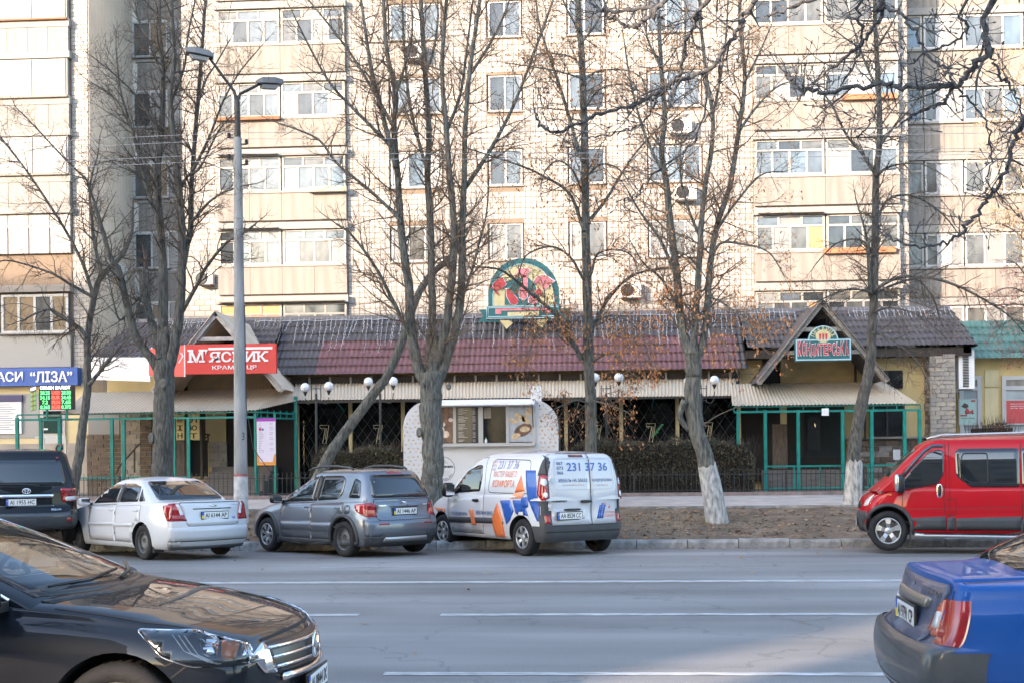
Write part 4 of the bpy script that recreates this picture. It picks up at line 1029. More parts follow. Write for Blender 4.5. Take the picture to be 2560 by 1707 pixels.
# menu board on the frame in front of the stairs
YP = 35.05; A, C = W(642, 1045, YP), W(690, 1162, YP)
mb_ = thing('price_board', 'narrow price poster with purple top and orange foot on green posts', 'poster', (A.x, YP, C.z))
piece('sheet', mat('poster_lilac', (.62,.58,.70), .5, var=.04), A.x, C.x, YP-.02, YP, C.z, A.z, mb_)
piece('purple_band', mat('poster_purple', (.32,.03,.40), .5), A.x, C.x, YP-.026, YP-.021, A.z-.09, A.z, mb_)
piece('orange_band', mat('poster_orange', (.62,.25,.04), .5), A.x, C.x, YP-.026, YP-.021, C.z, C.z+.10, mb_)
q = MB(); q.prism([(A.x, C.z+.1), (A.x+.09, C.z+.1), (A.x+.04, C.z+.3), (A.x, C.z+.42)], YP-.03, YP-.027); q.prism([(C.x, C.z+.1), (C.x-.09, C.z+.1), (C.x-.05, C.z+.3), (C.x, C.z+.36)], YP-.03, YP-.027); q.build('corn_ears', MATS['poster_orange'], mb_)
q = MB(); rr = rnd(4)
for k in range(17):
    z = A.z-.17-k*.052; q.box(A.x+.06, A.x+.06+rr.uniform(.06,.16), YP-.026, YP-.021, z, z+.012)
    if k % 3 != 1: q.box(C.x-.18, C.x-.07, YP-.026, YP-.021, z, z+.012)
q.build('print_rows', MATS['print_grey'], mb_)
piece('red_badge', M_red, A.x+.07, A.x+.13, YP-.03, YP-.021, A.z-.36, A.z-.28, mb_); piece('blue_badge', MATS['sign_blue'], A.x+.15, A.x+.21, YP-.03, YP-.021, A.z-.36, A.z-.30, mb_)
for pp in (638, 687): piece('post', M_green, gx(pp, YP)-.03, gx(pp, YP)+.03, YP+.005, YP+.06, .7, A.z+.15, mb_)

# ------------------------------------------------------------------ icicle light garlands on the roof
M_gar = mat('white_light_string', (.42,.42,.44), .5)
def garland(label, xa, xb, seed, step=.30, dens=1.0):
    step *= .55
    t = thing('light_garland', label, 'garland', ((xa+xb)/2, 39.8, zr), 0, 'icicle light garlands on the shop roof')
    r = rnd(seed)
    q = MB(); n = int((xb-xa)/.25); q.tube([(xa+(xb-xa)*k/n, 39.74, zr-.05+r.uniform(-.02,.02)) for k in range(n+1)], .014, 4); q.build('string', M_gar, t)
    x = xa
    while x < xb:
        if r.random() < dens:
            L = r.choice((.8, 1.2, 1.5, 1.7))*r.uniform(.8, 1.1); q = MB(); n = 9; pts = []; ln = r.uniform(-.12, .12)
            for k in range(n+1):
                s = k/n*L/2.8; y = 39.86-2.0*s-.08; z = zr-(zr-ze)*s+.05; pts.append((x+ln*k/n+r.uniform(-.02,.02), y-.04, z))
            q.tube(pts, .006, 3)
            for p in pts[1:]:
                q.box(p[0]-.010, p[0]+.010, p[1]-.010, p[1]+.010, p[2]-.025, p[2]+.01)
                if r.random() < .5: q.tube([p, (p[0]+r.uniform(-.08,.08), p[1]-.01, p[2]-r.uniform(.03,.1))], .006, 3)
            q.build('strand', M_gar, t)
        x += step*r.uniform(.6, 1.4)
garland('white icicle light garland on the roof left of the round emblem', W(640, 800, 39.8).x, W(1185, 800, 39.8).x, 1)
garland('white icicle light garland on the roof between emblem and pastry gable', W(1440, 790, 39.8).x, W(1990, 790, 39.8).x, 2, .25)
garland('white icicle light garland on the roof right of the pastry gable', W(2120, 780, 39.8).x, W(2380, 780, 39.8).x, 3, .22)
garland('white icicle light garland on the roof behind the left forked tree', W(400, 805, 39.8).x, W(520, 805, 39.8).x, 4, .22)
garland('sparse white icicle light garland hanging behind the round emblem', W(1190, 795, 39.8).x, W(1435, 795, 39.8).x, 5, .5)

# ------------------------------------------------------------------ food kiosk
YQ = 33.3
def K(px, py, Y=YQ): return W(px, py, Y)
kx0, kx1 = gx(1009, YQ), gx(1397, YQ); kz0, kz1 = K(1200, 1216).z, K(1200, 1000).z
kio = thing('food_kiosk', 'white dumpling kiosk trailer with rounded top and serving window', 'kiosk', ((kx0+kx1)/2, YQ, .7))
M_kw = mat('kiosk_white', (.58,.595,.625), .4, var=.03)
R = .72
prof = [(kx0, kz0), (kx1, kz0), (kx1, kz1-R)]+[(kx1-R+R*cos(a*pi/16), kz1-R+R*sin(a*pi/16)) for a in range(1, 9)]+[(kx0+R-R*sin(a*pi/16), kz1-R+R*cos(a*pi/16)) for a in range(0, 8)]+[(kx0, kz1-R)]
q = MB(); q.prism(prof, YQ, YQ+2.0); q.build('body', M_kw, kio)
# dark end skin
ex = [(kx1+.01, kz0), (kx1+.01, kz1-R)]+[(kx1-R+(R+.01)*cos(a*pi/16), kz1-R+(R+.01)*sin(a*pi/16)) for a in range(1, 7)]
q = MB()
for k in range(len(ex)-1): q.quad((ex[k][0], YQ+.04, ex[k][1]), (ex[k][0], YQ+2.0, ex[k][1]), (ex[k+1][0], YQ+2.0, ex[k+1][1]), (ex[k+1][0], YQ+.04, ex[k+1][1]))
q.build('end_skin', mat('kiosk_brown', (.16,.12,.10), .35), kio)
# dumpling print
M_dump = [mat('dumpling_print', (.52,.34,.20), .5), mat('dumpling_print_pale', (.58,.44,.31), .5)]
def dumplings(x0, x1, z0, z1, ok, seed, Y=YQ):
    r = rnd(seed); q = MB(); z = z0+.06; row = 0
    while z < z1:
        x = x0+.06+(.07 if row % 2 else 0)
        while x < x1:
            if ok(x, z):
                a0 = r.uniform(0, 6.3); q.cur = r.randrange(2); s = .042
                pts = [(x+s*cos(a0+pi*k/6), Y-.004, z+s*.9*sin(a0+pi*k/6)) for k in range(7)]; q.add(pts, [tuple(range(7))])
            x += .145
        z += .115; row += 1
    stuff(q.build('dumpling_print', M_dump, kio))
def inside(x, z):
    if z < kz0+.05 or x < kx0+.05 or x > kx1-.05: return False
    if z > kz1-R:
        for cx_ in (kx0+R, kx1-R):
            if (x < cx_ if cx_ == kx0+R else x > cx_) and (x-cx_)**2+(z-kz1+R)**2 > (R-.06)**2: return False
    return z < kz1-.08
wx0, wx1 = gx(1085, YQ), gx(1339, YQ)
dumplings(kx0, wx0-.05, kz0, kz1, inside, 3); dumplings(wx1+.08, kx1, kz0, kz1, inside, 4); dumplings(gx(1160, YQ), gx(1290, YQ), kz0, K(1200, 1126).z, lambda x, z: z > kz0+.05, 5)
# serving opening
oz0, oz1 = K(1200, 1107).z, K(1200, 1016).z
piece('opening', mat('kiosk_interior', (.06,.05,.045), .8, var=.5, scale=3), wx0+.1, wx1-.05, YQ-.012, YQ-.004, oz0, oz1, kio)
M_photo_d = mat('food_photo_dark', (.05,.035,.03), .4, col2=(.22,.11,.07), scale=6, coat=.3); M_photo_b = mat('food_photo_blue', (.28,.33,.40), .4, col2=(.40,.44,.50), scale=4, coat=.3); M_menu = mat('menu_black', (.025,.027,.03), .35, coat=.3); M_dough = mat('dough_print', (.52,.40,.26), .5, var=.25, scale=14)
def kpane(a, c, m): return piece('pane', m, gx(a, YQ), gx(c, YQ), YQ-.03, YQ-.014, oz0+.03, oz1-.02, kio)
kpane(1092, 1134, M_photo_d); menu = kpane(1141, 1197, M_menu); kpane(1209, 1266, M_dkwin); kpane(1273, 1331, M_photo_b)
q = MB(); rr = rnd(8)
for k in range(26):
    z = oz1-.06-k*.036
    if k % 6 == 5: continue
    q.box(gx(1147, YQ), gx(1147+rr.uniform(10, 24), YQ), YQ-.034, YQ-.031, z, z+.012); q.box(gx(1183, YQ), gx(1190, YQ), YQ-.034, YQ-.031, z, z+.012)
stuff(q.build('menu_print', mat('menu_print', (.45,.45,.45), .5), kio))
q = MB()
def ell(cx, cy, rx, ry, a, n=14, y=YQ-.036):
    p = K(cx, cy); mm = PXM(cx, YQ)
    q.add([(p.x+mm*(rx*cos(t*2*pi/n)*cos(a)-ry*sin(t*2*pi/n)*sin(a)), y, p.z+mm*(rx*cos(t*2*pi/n)*sin(a)+ry*sin(t*2*pi/n)*cos(a))) for t in range(n)], [tuple(range(n))])
for c in ((1300, 1043, 16, 8, -.7), (1284, 1052, 12, 6, -.5), (1315, 1048, 14, 8, -.8), (1321, 1030, 9, 8, 0), (1290, 1090, 12, 8, .3), (1312, 1072, 13, 7, .1)): ell(*c)
q.build('dumpling_picture', M_dough, kio)
q = MB(); ell(1308, 1074, 24, 15, .45, y=YQ-.033); q.build('dish_picture', M_photo_d, kio)
q = MB()
for c in ((1100, 1075, 12, 12, 0), (1115, 1085, 9, 9, 0), (1108, 1060, 6, 5, 0), (1127, 1049, 6, 5, 0)): ell(*c)
q.build('dumpling_picture', mat('dough_pale', (.55,.45,.38), .5, var=.3, scale=12), kio)
for a, c in ((1083, 1092), (1134, 1141), (1197, 1209), (1266, 1273), (1331, 1340)): piece('mullion', M_frame, gx(a, YQ), gx(c, YQ), YQ-.05, YQ-.002, oz0-.02, oz1, kio)
piece('counter', M_frame, wx0, wx1, YQ-.22, YQ-.003, K(1200, 1115).z, oz0, kio)
q = MB(); q.add([(wx0, YQ-.45, oz1+.05), (wx1, YQ-.45, oz1+.05), (wx1, YQ-.02, oz1+.2), (wx0, YQ-.02, oz1+.2), (wx0, YQ-.45, oz1+.02), (wx1, YQ-.45, oz1+.02), (wx1, YQ-.02, oz1+.14), (wx0, YQ-.02, oz1+.14)], [(0,1,2,3),(7,6,5,4),(4,5,1,0),(0,3,7,4),(1,5,6,2)]); q.build('flap', M_white, kio)
q = MB(); q.bar((wx1-.06, YQ-.4, oz1+.03), (wx1-.06, YQ-.03, oz1-.6), .025); q.build('gas_strut', M_black, kio)
piece('lower_panel', M_kw, gx(1080, YQ), gx(1340, YQ), YQ-.02, YQ-.003, kz0+.02, K(1200, 1122).z, kio)
piece('vent_box', M_white, gx(1327, YQ), gx(1354, YQ), YQ+.2, YQ+.5, kz1-.05, K(1340, 963).z, kio)
piece('window_note', M_panel, gx(1211, YQ), gx(1229, YQ), YQ-.036, YQ-.031, K(1220, 1045).z, K(1220, 1018).z, kio)
p = K(1107, 1171); q = MB(); n = 40; q.tube([(p.x+.335*cos(2*pi*k/n), YQ-.026, p.z+.335*sin(2*pi*k/n)) for k in range(n+1)], .007, 4); q.build('logo_ring', M_black, kio)
text_wall('ВАРЕНИЧКИ', p.x, YQ-.026, p.z+.06, .56, .065, M_black, kio, .06)
for k, (s, ww) in enumerate((('вул. Незалежності 7', .40), ('073 400 32 44', .36), ('www.varenychky', .34))): text_wall(s, p.x, YQ-.026, p.z-.06-k*.055, ww, .028, MATS['print_grey'], kio, .0)
for k, ch in enumerate('ми готуємо мої'):
    a = pi*(1.2+.62*k/13)
    if ch != ' ': text_wall(ch, p.x+.29*cos(a), YQ-.026, p.z+.29*sin(a), .03, .045, M_black, kio, .02, mat3=Matrix.Rotation(-(a-1.5*pi), 3, 'Y'))
q = MB(); q.tube([(p.x-.16+.32*k/10, YQ-.026, p.z+.13+.11*sin(pi*k/10)) for k in range(11)], .005, 4); q.tube([(p.x-.1+.2*k/10, YQ-.026, p.z+.14+.05*sin(pi*k/10)) for k in range(11)], .004, 4); q.build('logo_dumpling', MATS['print_grey'], kio)
for xx in (kx0+.9, kx1-.9):
    q = MB(); q.lathe([(.0,-.1), (.2,-.1), (.28,-.07), (.28,.07), (.2,.1), (0,.1)], 18, 'y', (xx, YQ+.5, .99)); q.build('wheel', M_black, kio)
for xx in (kx0+.2, kx1-.2): piece('support_leg', M_steel, xx-.04, xx+.04, YQ+.2, YQ+.3, .7, kz0, kio)
p = K(1216, 1105); q = MB(); q.lathe([(0,0), (.032,0), (.035,.01), (.035,.09), (.012,.115), (.012,.135), (0,.135)], 10, 'z', (p.x, YQ-.14, oz0+.0)); bt = q.build('sanitizer_bottle', M_white, None, True); tag(bt, 'small white pump bottle standing on the kiosk counter', 'bottle')
q = MB(); q.tube([(p.x, YQ-.14, oz0+.134), (p.x, YQ-.14, oz0+.165), (p.x-.03, YQ-.14, oz0+.165)], .006, 4); q.build('pump', mat('pump_green', (.1,.3,.15), .5), bt)
# tower mark on the end of the kiosk
q = MB(); pts = [(kx1+.13, kz0), (kx1+.25, kz0), (kx1+.2, kz0+.6), (kx1+.19, kz0+1.2), (kx1+.18, kz0+.6)]
q.add([(kx1+.013, YQ+.5+(x-kx1)*2.2, z) for x, z in pts], [(0,1,2,3,4)]); q.build('tower_print', M_signw, kio)

# ------------------------------------------------------------------ low black fence
fen = thing('picket_fence', 'low black metal picket fence along the pavement before the shops', 'fence', (0, 32.55, .7))
fxa, fxb = gx(120, 32.55), gx(2380, 32.55); M_fe = mat('fence_black', (.02,.021,.023), .5, var=.3)
pm = MB(); pm.box(-.008,.008,-.008,.008, 0, .60); pm.tube([(0,0,.60), (.03,0,.64), (.0,0,.68), (-.03,0,.64)], .007, 3)
pme = bpy.data.meshes.new('picket'); pme.from_pydata(pm.v, [], pm.f); pme.materials.append(M_fe)
x = fxa; n = 0
while x < fxb:
    if not (kx0-.1 < x < kx1+.1):
        o = link('picket', pme, fen); o.location = (x, 32.55, .76); n += 1
    x += .127
q = MB()
for a, c in ((fxa, kx0-.1), (kx1+.1, fxb)):
    for zz in (.84, 1.26): q.box(a, c, 32.537, 32.563, zz, zz+.025)
q.build('rail', M_fe, fen)
x = fxa
while x < fxb:
    if not (kx0-.1 < x < kx1+.1): piece('post', M_fe, x-.025, x+.025, 32.52, 32.58, .7, 1.36, fen)
    x += 2.03

# ------------------------------------------------------------------ hedges
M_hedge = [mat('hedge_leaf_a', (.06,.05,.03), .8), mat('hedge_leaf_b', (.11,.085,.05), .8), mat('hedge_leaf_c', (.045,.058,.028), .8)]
def hedge(label, xa, xb, y0, y1, z0, z1, n, seed, mats=None, name='hedge', lean=.05):
    t = thing(name, label, 'hedge', ((xa+xb)/2, (y0+y1)/2, z0)); r = rnd(seed); q = MB(); st = MB()
    def top(x): return z1+.06*sin(x*2.3+seed)+.05*sin(x*5.7)+.03*sin(x*13.1)-.04
    for k in range(n):
        x = r.uniform(xa, xb); y = y0+(y1-y0)*(r.random()**1.5); z = z0+.05+(top(x)-z0-.05)*r.random()**.6
        ed = min(1, min(x-xa, xb-x)/.35); z = z0+(z-z0)*(.70+.30*ed); y += r.gauss(0, .05); z += max(0, r.gauss(0, .035))
        s = r.uniform(.02, .045); a = Vector((r.uniform(-1,1), r.uniform(-1,1), r.uniform(-1,1))).normalized()*s; b_ = Vector((r.uniform(-1,1), r.uniform(-1,1), r.uniform(-1,1))).normalized()*s*.6
        p = Vector((x, y, z)); q.cur = r.randrange(3); q.add([p-a, p+b_, p+a, p-b_], [(0,1,2,3)])
    for k in range(int(n/14)):
        x = r.uniform(xa, xb); y = r.uniform(y0, y1); h = (top(x)-z0)*r.uniform(.8, 1.16)
        st.tube([(x, y, z0), (x+r.uniform(-.1,.1), y+r.uniform(-.06,.06), z0+h*.5), (x+r.uniform(-.2,.2), y+r.uniform(-.1,.1), z0+h)], [.008,.006,.003], 3, False)
    stuff(q.build('leaves', mats or M_hedge, t)); stuff(st.build('stems', M_brown, t))
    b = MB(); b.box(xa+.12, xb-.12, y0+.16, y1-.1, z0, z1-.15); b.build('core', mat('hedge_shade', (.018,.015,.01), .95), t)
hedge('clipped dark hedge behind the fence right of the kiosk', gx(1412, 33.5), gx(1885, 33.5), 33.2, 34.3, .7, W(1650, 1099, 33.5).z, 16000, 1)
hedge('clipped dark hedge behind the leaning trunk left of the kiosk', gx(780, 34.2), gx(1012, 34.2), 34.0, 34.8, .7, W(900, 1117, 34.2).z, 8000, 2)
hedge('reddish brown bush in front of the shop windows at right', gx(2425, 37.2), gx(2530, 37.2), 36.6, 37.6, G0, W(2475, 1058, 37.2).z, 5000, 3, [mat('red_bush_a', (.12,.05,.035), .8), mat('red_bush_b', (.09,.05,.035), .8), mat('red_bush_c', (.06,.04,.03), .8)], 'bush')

# ------------------------------------------------------------------ twin globe lamps
M_globe = mat('opal_globe', (.74,.74,.76), .3, coat=.2); M_lamp = mat('lamp_iron', (.022,.024,.026), .5)
def twin(px, gl_, gr_, label, Y=34.9):
    x = gx(px, Y); t = thing('globe_lamp', label, 'lamp', (x, Y, .7), 0, 'twin globe lamps before the shop windows')
    q = MB(); zc = W(px, 992, Y).z; q.tube([(x, Y, .7), (x, Y, 1.2), (x, Y, zc+.1)], [.05,.04,.035], 8); q.build('pole', M_lamp, t)
    q = MB()
    for dx in (-.14, .0, .14): q.bar((x+dx, Y, zc-.15), (x+dx, Y, zc+.35), .025)
    q.bar((x-.16, Y, zc+.25), (x+.16, Y, zc+.25), .02); q.build('lattice', M_lamp, t)
    for gp in (gl_, gr_):
        p = W(gp[0], gp[1], Y); q = MB()
        s = 1 if p.x > x else -1
        q.tube([(x, Y, zc-.05)]+[(x+(p.x-x)*(.3+.7*sin(k*pi/12)), Y, zc-.10-.12*sin(k*pi/6)+(p.z-.22-zc)*(k/6)**2) for k in range(7)], .014, 5); q.lathe([(.02,-.12), (.03,-.08), (.06,-.02), (.07,.0)], 10, 'z', (p.x, Y, p.z-.13)); q.build('arm', M_lamp, t)
        q = MB(); n = 10; q.lathe([(.135*sin(pi*k/n)+.0001, -.135*cos(pi*k/n)) for k in range(n+1)], 16, 'z', (p.x, Y, p.z)); q.build('globe', M_globe, t, True)
twin(792, (763, 968), (822, 965), 'twin globe lamp left of the leaning trunk, over the black seven window')
twin(952, (921, 954), (983, 953), 'twin globe lamp just behind the leaning trunk')
twin(1517, (1488, 944), (1547, 943), 'twin globe lamp half hidden by the third tree')
twin(1755, (1722, 951), (1786, 950), 'twin globe lamp beside the forked whitewashed tree')

# ------------------------------------------------------------------ concrete lamp pole and wires
YC = 26.6
M_conc = mat('weathered_concrete', (.26,.265,.27), .9, var=.28, scale=3.5, bump=.5, bscale=60, detail=9, stretch=(1,1,.3)); M_concw = mat('whitewashed_concrete', (.55,.55,.56), .9, col2=(.32,.32,.32), scale=7, bump=.4, bscale=40, detail=8)
pb, pt = W(603, 1290, YC), W(596, 345, YC)
pole = thing('street_lamp_pole', 'tall grey concrete lamp pole with two lamp heads and whitewashed foot', 'lamp pole', (pb.x, YC, lawn_z(YC)-.05))
zw = W(600, 1190, YC).z
def pr(z): return .158+(.088-.158)*(z-.4)/(pt.z-.4)
def pp_(z): s = (z-pb.z)/(pt.z-pb.z); return Vector((pb.x+(pt.x-pb.x)*0, YC, z))
q = MB(); q.tube([pp_(lawn_z(YC)-.1), pp_(zw)], [pr(.3)+.006, pr(zw)+.006], 18); q.build('whitewashed_foot', M_concw, pole, False)
q = MB(); q.tube([pp_(zw), pp_(zw+.06)], [pr(zw)+.004]*2, 18); q.build('red_band', mat('faded_red_band', (.30,.10,.10), .9, var=.3, scale=10), pole)
q = MB(); q.tube([pp_(zw+.06), pp_(4), pp_(6), pp_(pt.z)], [pr(zw), pr(4), pr(6), pr(pt.z)], 18); q.build('shaft', M_conc, pole)
p = W(609, 1090, YC); text_wall('13', pb.x+.07, YC-pr(1.5)-.004+.03, p.z, .12, .17, M_black, pole, .0)
zf = W(596, 255, YC).z
q = MB(); q.tube([pp_(pt.z-.1), pp_(zf)], [.075,.06], 10); q.build('steel_top', M_lamp, pole)
for (hx, hy, ang, yo) in ((522, 142, -1, -.25), (652, 208, 1, .3)):
    h = W(hx, hy, YC+yo); q = MB(); base = pp_(zf); q.tube([base, base+(h-base)*.12+Vector((0,0,.12)), base.lerp(h, .9), h], [.045,.035,.03,.03], 8); q.build('arm', M_lamp, pole)
    q = MB(); d = (h-base); d.z = 0; d = d.normalized(); sd = Vector((-d.y, d.x, 0)); L = .5
    sec = [(-.10, .11, .0), (.0, .15, .05), (.3, .17, .06), (L, .13, .02)]
    vs = []
    for (u, w_, zz) in sec:
        c = h+d*u+Vector((0,0,.02+u*.10)); vs += [c-sd*w_-Vector((0,0,.05)), c+sd*w_-Vector((0,0,.05)), c+sd*w_*.8+Vector((0,0,.03+zz)), c-sd*w_*.8+Vector((0,0,.03+zz))]
    fs = [(3,2,1,0), (12,13,14,15)]
    for k in range(3):
        a = k*4; fs += [(a+j, a+(j+1) % 4, a+4+(j+1) % 4, a+4+j) for j in range(4)]
    q.add(vs, fs); hd = q.build('lamp_head', mat('lamp_grey', (.15,.155,.16), .5), pole)
    q = MB(); q.add([h+d*u+sd*w_+Vector((0,0,-.06+u*.10)) for u, w_ in ((.0,-.11),(.0,.11),(.42,.11),(.42,-.11))]+[h+d*u+sd*w_+Vector((0,0,-.13+u*.10)) for u, w_ in ((.05,-.07),(.05,.07),(.36,.07),(.36,-.07))], [(4,5,6,7),(0,1,5,4),(1,2,6,5),(2,3,7,6),(3,0,4,7)]); q.build('lens', mat('lamp_lens', (.35,.36,.37), .15, coat=.5), hd)
levels = [(345, -1), (362, 1), (398, -1), (413, 1)]
for (y_, s) in levels:
    p = W(596, y_, YC); q = MB(); q.bar((pb.x-.2 if s < 0 else pb.x, YC, p.z), (pb.x if s < 0 else pb.x+.2, YC, p.z), .03); xx = pb.x+s*.2; q.lathe([(.0,0),(.04,0),(.045,.03),(.03,.05),(.045,.07),(.03,.11),(0,.11)], 8, 'z', (xx, YC, p.z)); q.build('insulator', M_lamp, pole)
q = MB(); cpts = [pp_(z)+Vector((pr(z)+.01, -.02+.01*sin(z*5), 0)) for z in (5.2, 4.2, 3.4, 2.9)]; q.tube(cpts+[pp_(2.0)+Vector((.32,-.1,0)), pp_(1.4)+Vector((.75,-.1,0))], .011, 4); q.build('cable', M_black, pole)
M_wire = mat('pale_wire', (.30,.30,.31), .5)
q = MB()
for k, (y_, s) in enumerate(levels):
    z = W(596, y_, YC).z+.12; xx = pb.x+s*.2
    w_ = MB(); w_.tube([(xx-30+30*t/10, YC+.4*(1-t/10), z+.25*((t/10-.5)**2*4-1)*.6) for t in range(11)]+[(xx+40*t/14, YC, z-.35*sin(pi*t/14)+.1*t/14) for t in range(1, 15)], .0065, 4)
    o = w_.build('overhead_wire', M_wire); tag(o, 'overhead wire strung from the concrete pole, %s of four' % ('topmost', 'second from top', 'third from top', 'lowest')[k], 'wire', 'overhead wires')

# ------------------------------------------------------------------ trees
M_bark = mat('grey_bark', (.048,.050,.045), .9, col2=(.19,.19,.17), scale=15, bdist=.06, bump=1.0, bscale=30, detail=10, stretch=(1.6,1.6,.28))
M_bark2 = mat('dark_bark', (.036,.035,.032), .9, col2=(.145,.142,.128), scale=15, bdist=.06, bump=1.0, bscale=22, detail=8, stretch=(1.6,1.6,.35))
M_twig = mat('twig_brown', (.13,.092,.064), .85, var=.3, scale=3)
M_twigd = mat('twig_dark', (.08,.063,.05), .85, var=.3, scale=3)
M_lime = mat('whitewashed_bark', (.50,.49,.475), .9, col2=(.17,.165,.155), scale=11, bump=.8, bscale=24, detail=8, stretch=(1.5,1.5,.5))
M_scar = mat('cut_wood', (.13,.125,.11), .9, var=.25, scale=12)
M_orleaf = [mat('orange_leaf_a', (.42,.17,.055), .7), mat('orange_leaf_b', (.30,.13,.05), .75), mat('orange_leaf_c', (.48,.24,.10), .7)]
def crom(P, per=5):
    """smooth polyline through 4-tuples (x, y, z, r)"""
    out = []; n = len(P)
    for i in range(n-1):
        a, b_, c, d = P[max(i-1,0)], P[i], P[i+1], P[min(i+2,n-1)]
        for k in range(per):
            t = k/per
            out.append(tuple(.5*((2*b_[q])+(-a[q]+c[q])*t+(2*a[q]-5*b_[q]+4*c[q]-d[q])*t*t+(-a[q]+3*b_[q]-3*c[q]+d[q])*t**3) for q in range(4)))
    out.append(P[-1]); return out
class Tree:
    def __init__(s, name, label, Y, seed, bark=M_bark, twig=M_twig, group=None):
        s.Y = Y; s.r = rnd(seed); s.lim = MB(); s.bra = MB(); s.leaf = MB(); s.t = None; s.name = name; s.label = label; s.bark = bark; s.twig = twig; s.tips = []; s.group = group; s.paths = []
    def limb(s, pts, w0, w1, dy=0.0, n=9, dy0=None, knob=0.0, grow=None):
        """pts: photo positions along a limb, w0/w1: its width there in photo pixels, dy: how far it leans in depth at its end"""
        P = []; k = len(pts); d0 = 0 if dy0 is None else dy0
        for i, (px, py) in enumerate(pts):
            f = i/(k-1); Y = s.Y+d0+(dy-d0)*f**1.2; p = W(px, py, Y); P.append((p.x, p.y, p.z, (w0+(w1-w0)*f**.8)*.45*PXM(px, Y)))
        Q = crom(P); Q = [(x+s.r.uniform(-1,1)*rr*.08, y+s.r.uniform(-1,1)*rr*.08, z, max(.003, rr*(1+s.r.uniform(-knob, knob)))) for x, y, z, rr in Q]
        s.lim.tube([q[:3] for q in Q], [q[3] for q in Q], n); s.paths.append((Q, grow)); return Q
    def raw(s, P, n=8, grow=None, kink=0.0):
        Q = crom(P, 7); Q = [(x+s.r.gauss(0,kink), y+s.r.gauss(0,kink), z+s.r.gauss(0,kink), rr*(1+s.r.uniform(-.16,.2)*(kink > 0))) for x, y, z, rr in Q]; s.lim.tube([q[:3] for q in Q], [q[3] for q in Q], n); s.paths.append((Q, grow)); return Q
    def shoot(s, p, d, L, r0, lvl, up, wob, dens, out):
        r = s.r; n = max(3, int(L/.16)) if lvl < 3 else 3; n = min(n, 9); pts = [Vector(p)]; d = d.normalized(); seg = L/n
        for k in range(n):
            d = (d+Vector((r.uniform(-wob,wob), r.uniform(-wob,wob), r.uniform(-wob,wob)+up*(.35 if lvl < 3 else .5)/n*3)))
            d.normalize(); pts.append(pts[-1]+d*seg)
        rad = [max(.0030, r0*(1-.72*k/n)) for k in range(n+1)]
        s.bra.tube(pts, rad, 5 if lvl == 1 else 3, False)
        if lvl >= 3: out.append((pts[-1], d)); return
        m = max(2, int(L*dens[lvl]+r.random()))
        for q in range(m):
            i = min(n-1, max(1, int(n*(.18+.82*(q+r.random())/m)))); ax = (pts[i+1]-pts[i]).normalized()
            side = ax.cross(Vector((r.uniform(-1,1), r.uniform(-1,1), r.uniform(-1,1)))).normalized()
            dd = ax*r.uniform(.4,.9)+side*r.uniform(.6,1.0); dd.y *= .75
            s.shoot(pts[i], dd, L*r.uniform(.28,.55)*(1-.35*i/n)+.08, rad[i]*.62, lvl+1, up, wob*1.15, dens, out)
        out.append((pts[-1], d))
    def grow(s, per_m=2.4, L=(.7, 1.7), up=.25, wob=.22, dens=(0, 6.0, 7.5), rmax=.10, start=.12):
        r = s.r
        for Q, g in s.paths:
            g = g or {}
            if g.get('skip'): continue
            tot = 0; pm = g.get('per_m', per_m)*2.1; n = len(Q)
            for i in range(1, n):
                a, b_ = Vector(Q[i-1][:3]), Vector(Q[i][:3]); tot += (b_-a).length*pm
                f = i/n
                if f < g.get('start', start) or Q[i][3] > rmax: tot = min(tot, .5); continue
                while tot >= 1:
                    tot -= 1; ax = (b_-a).normalized(); side = ax.cross(Vector((r.uniform(-1,1), r.uniform(-.7,.7), r.uniform(-1,1)))).normalized()
                    LL = r.uniform(*g.get('L', L))*(1-.35*f); s.shoot(a.lerp(b_, r.random()), ax*r.uniform(.35,.9)+side*r.uniform(.6,1.0), LL, min(Q[i][3]*.5, (.008+.013*LL)), 1, g.get('up', up), wob, dens, s.tips)
            Qe = Q[-1]; d = Vector(Q[-1][:3])-Vector(Q[-3][:3]); s.shoot(Qe[:3], d, L[0], max(.004, Qe[3]*.9), 2, up, wob, dens, s.tips)
    def leaves(s, prob, size=.07, zmax=99, droop=.8):
        r = s.r
        for p, d in s.tips:
            pr_ = prob(p)
            k = int(pr_)+(1 if r.random() < pr_-int(pr_) else 0)
            for _ in range(k):
                q = Vector(p)+Vector((r.uniform(-.06,.06), r.uniform(-.06,.06), r.uniform(-.06,.03))); a = Vector((r.uniform(-1,1), r.uniform(-1,1), -droop-r.random())).normalized()*size*r.uniform(.7,1.4)
                b_ = Vector((r.uniform(-1,1), r.uniform(-1,1), r.uniform(-.3,.3))).normalized()*size*.32; s.leaf.cur = r.randrange(3)
                c = b_.cross(a).normalized()*size*.15
                s.leaf.add([q, q+a*.5+b_+c, q+a, q+a*.5-b_+c], [(0,1,2,3)])
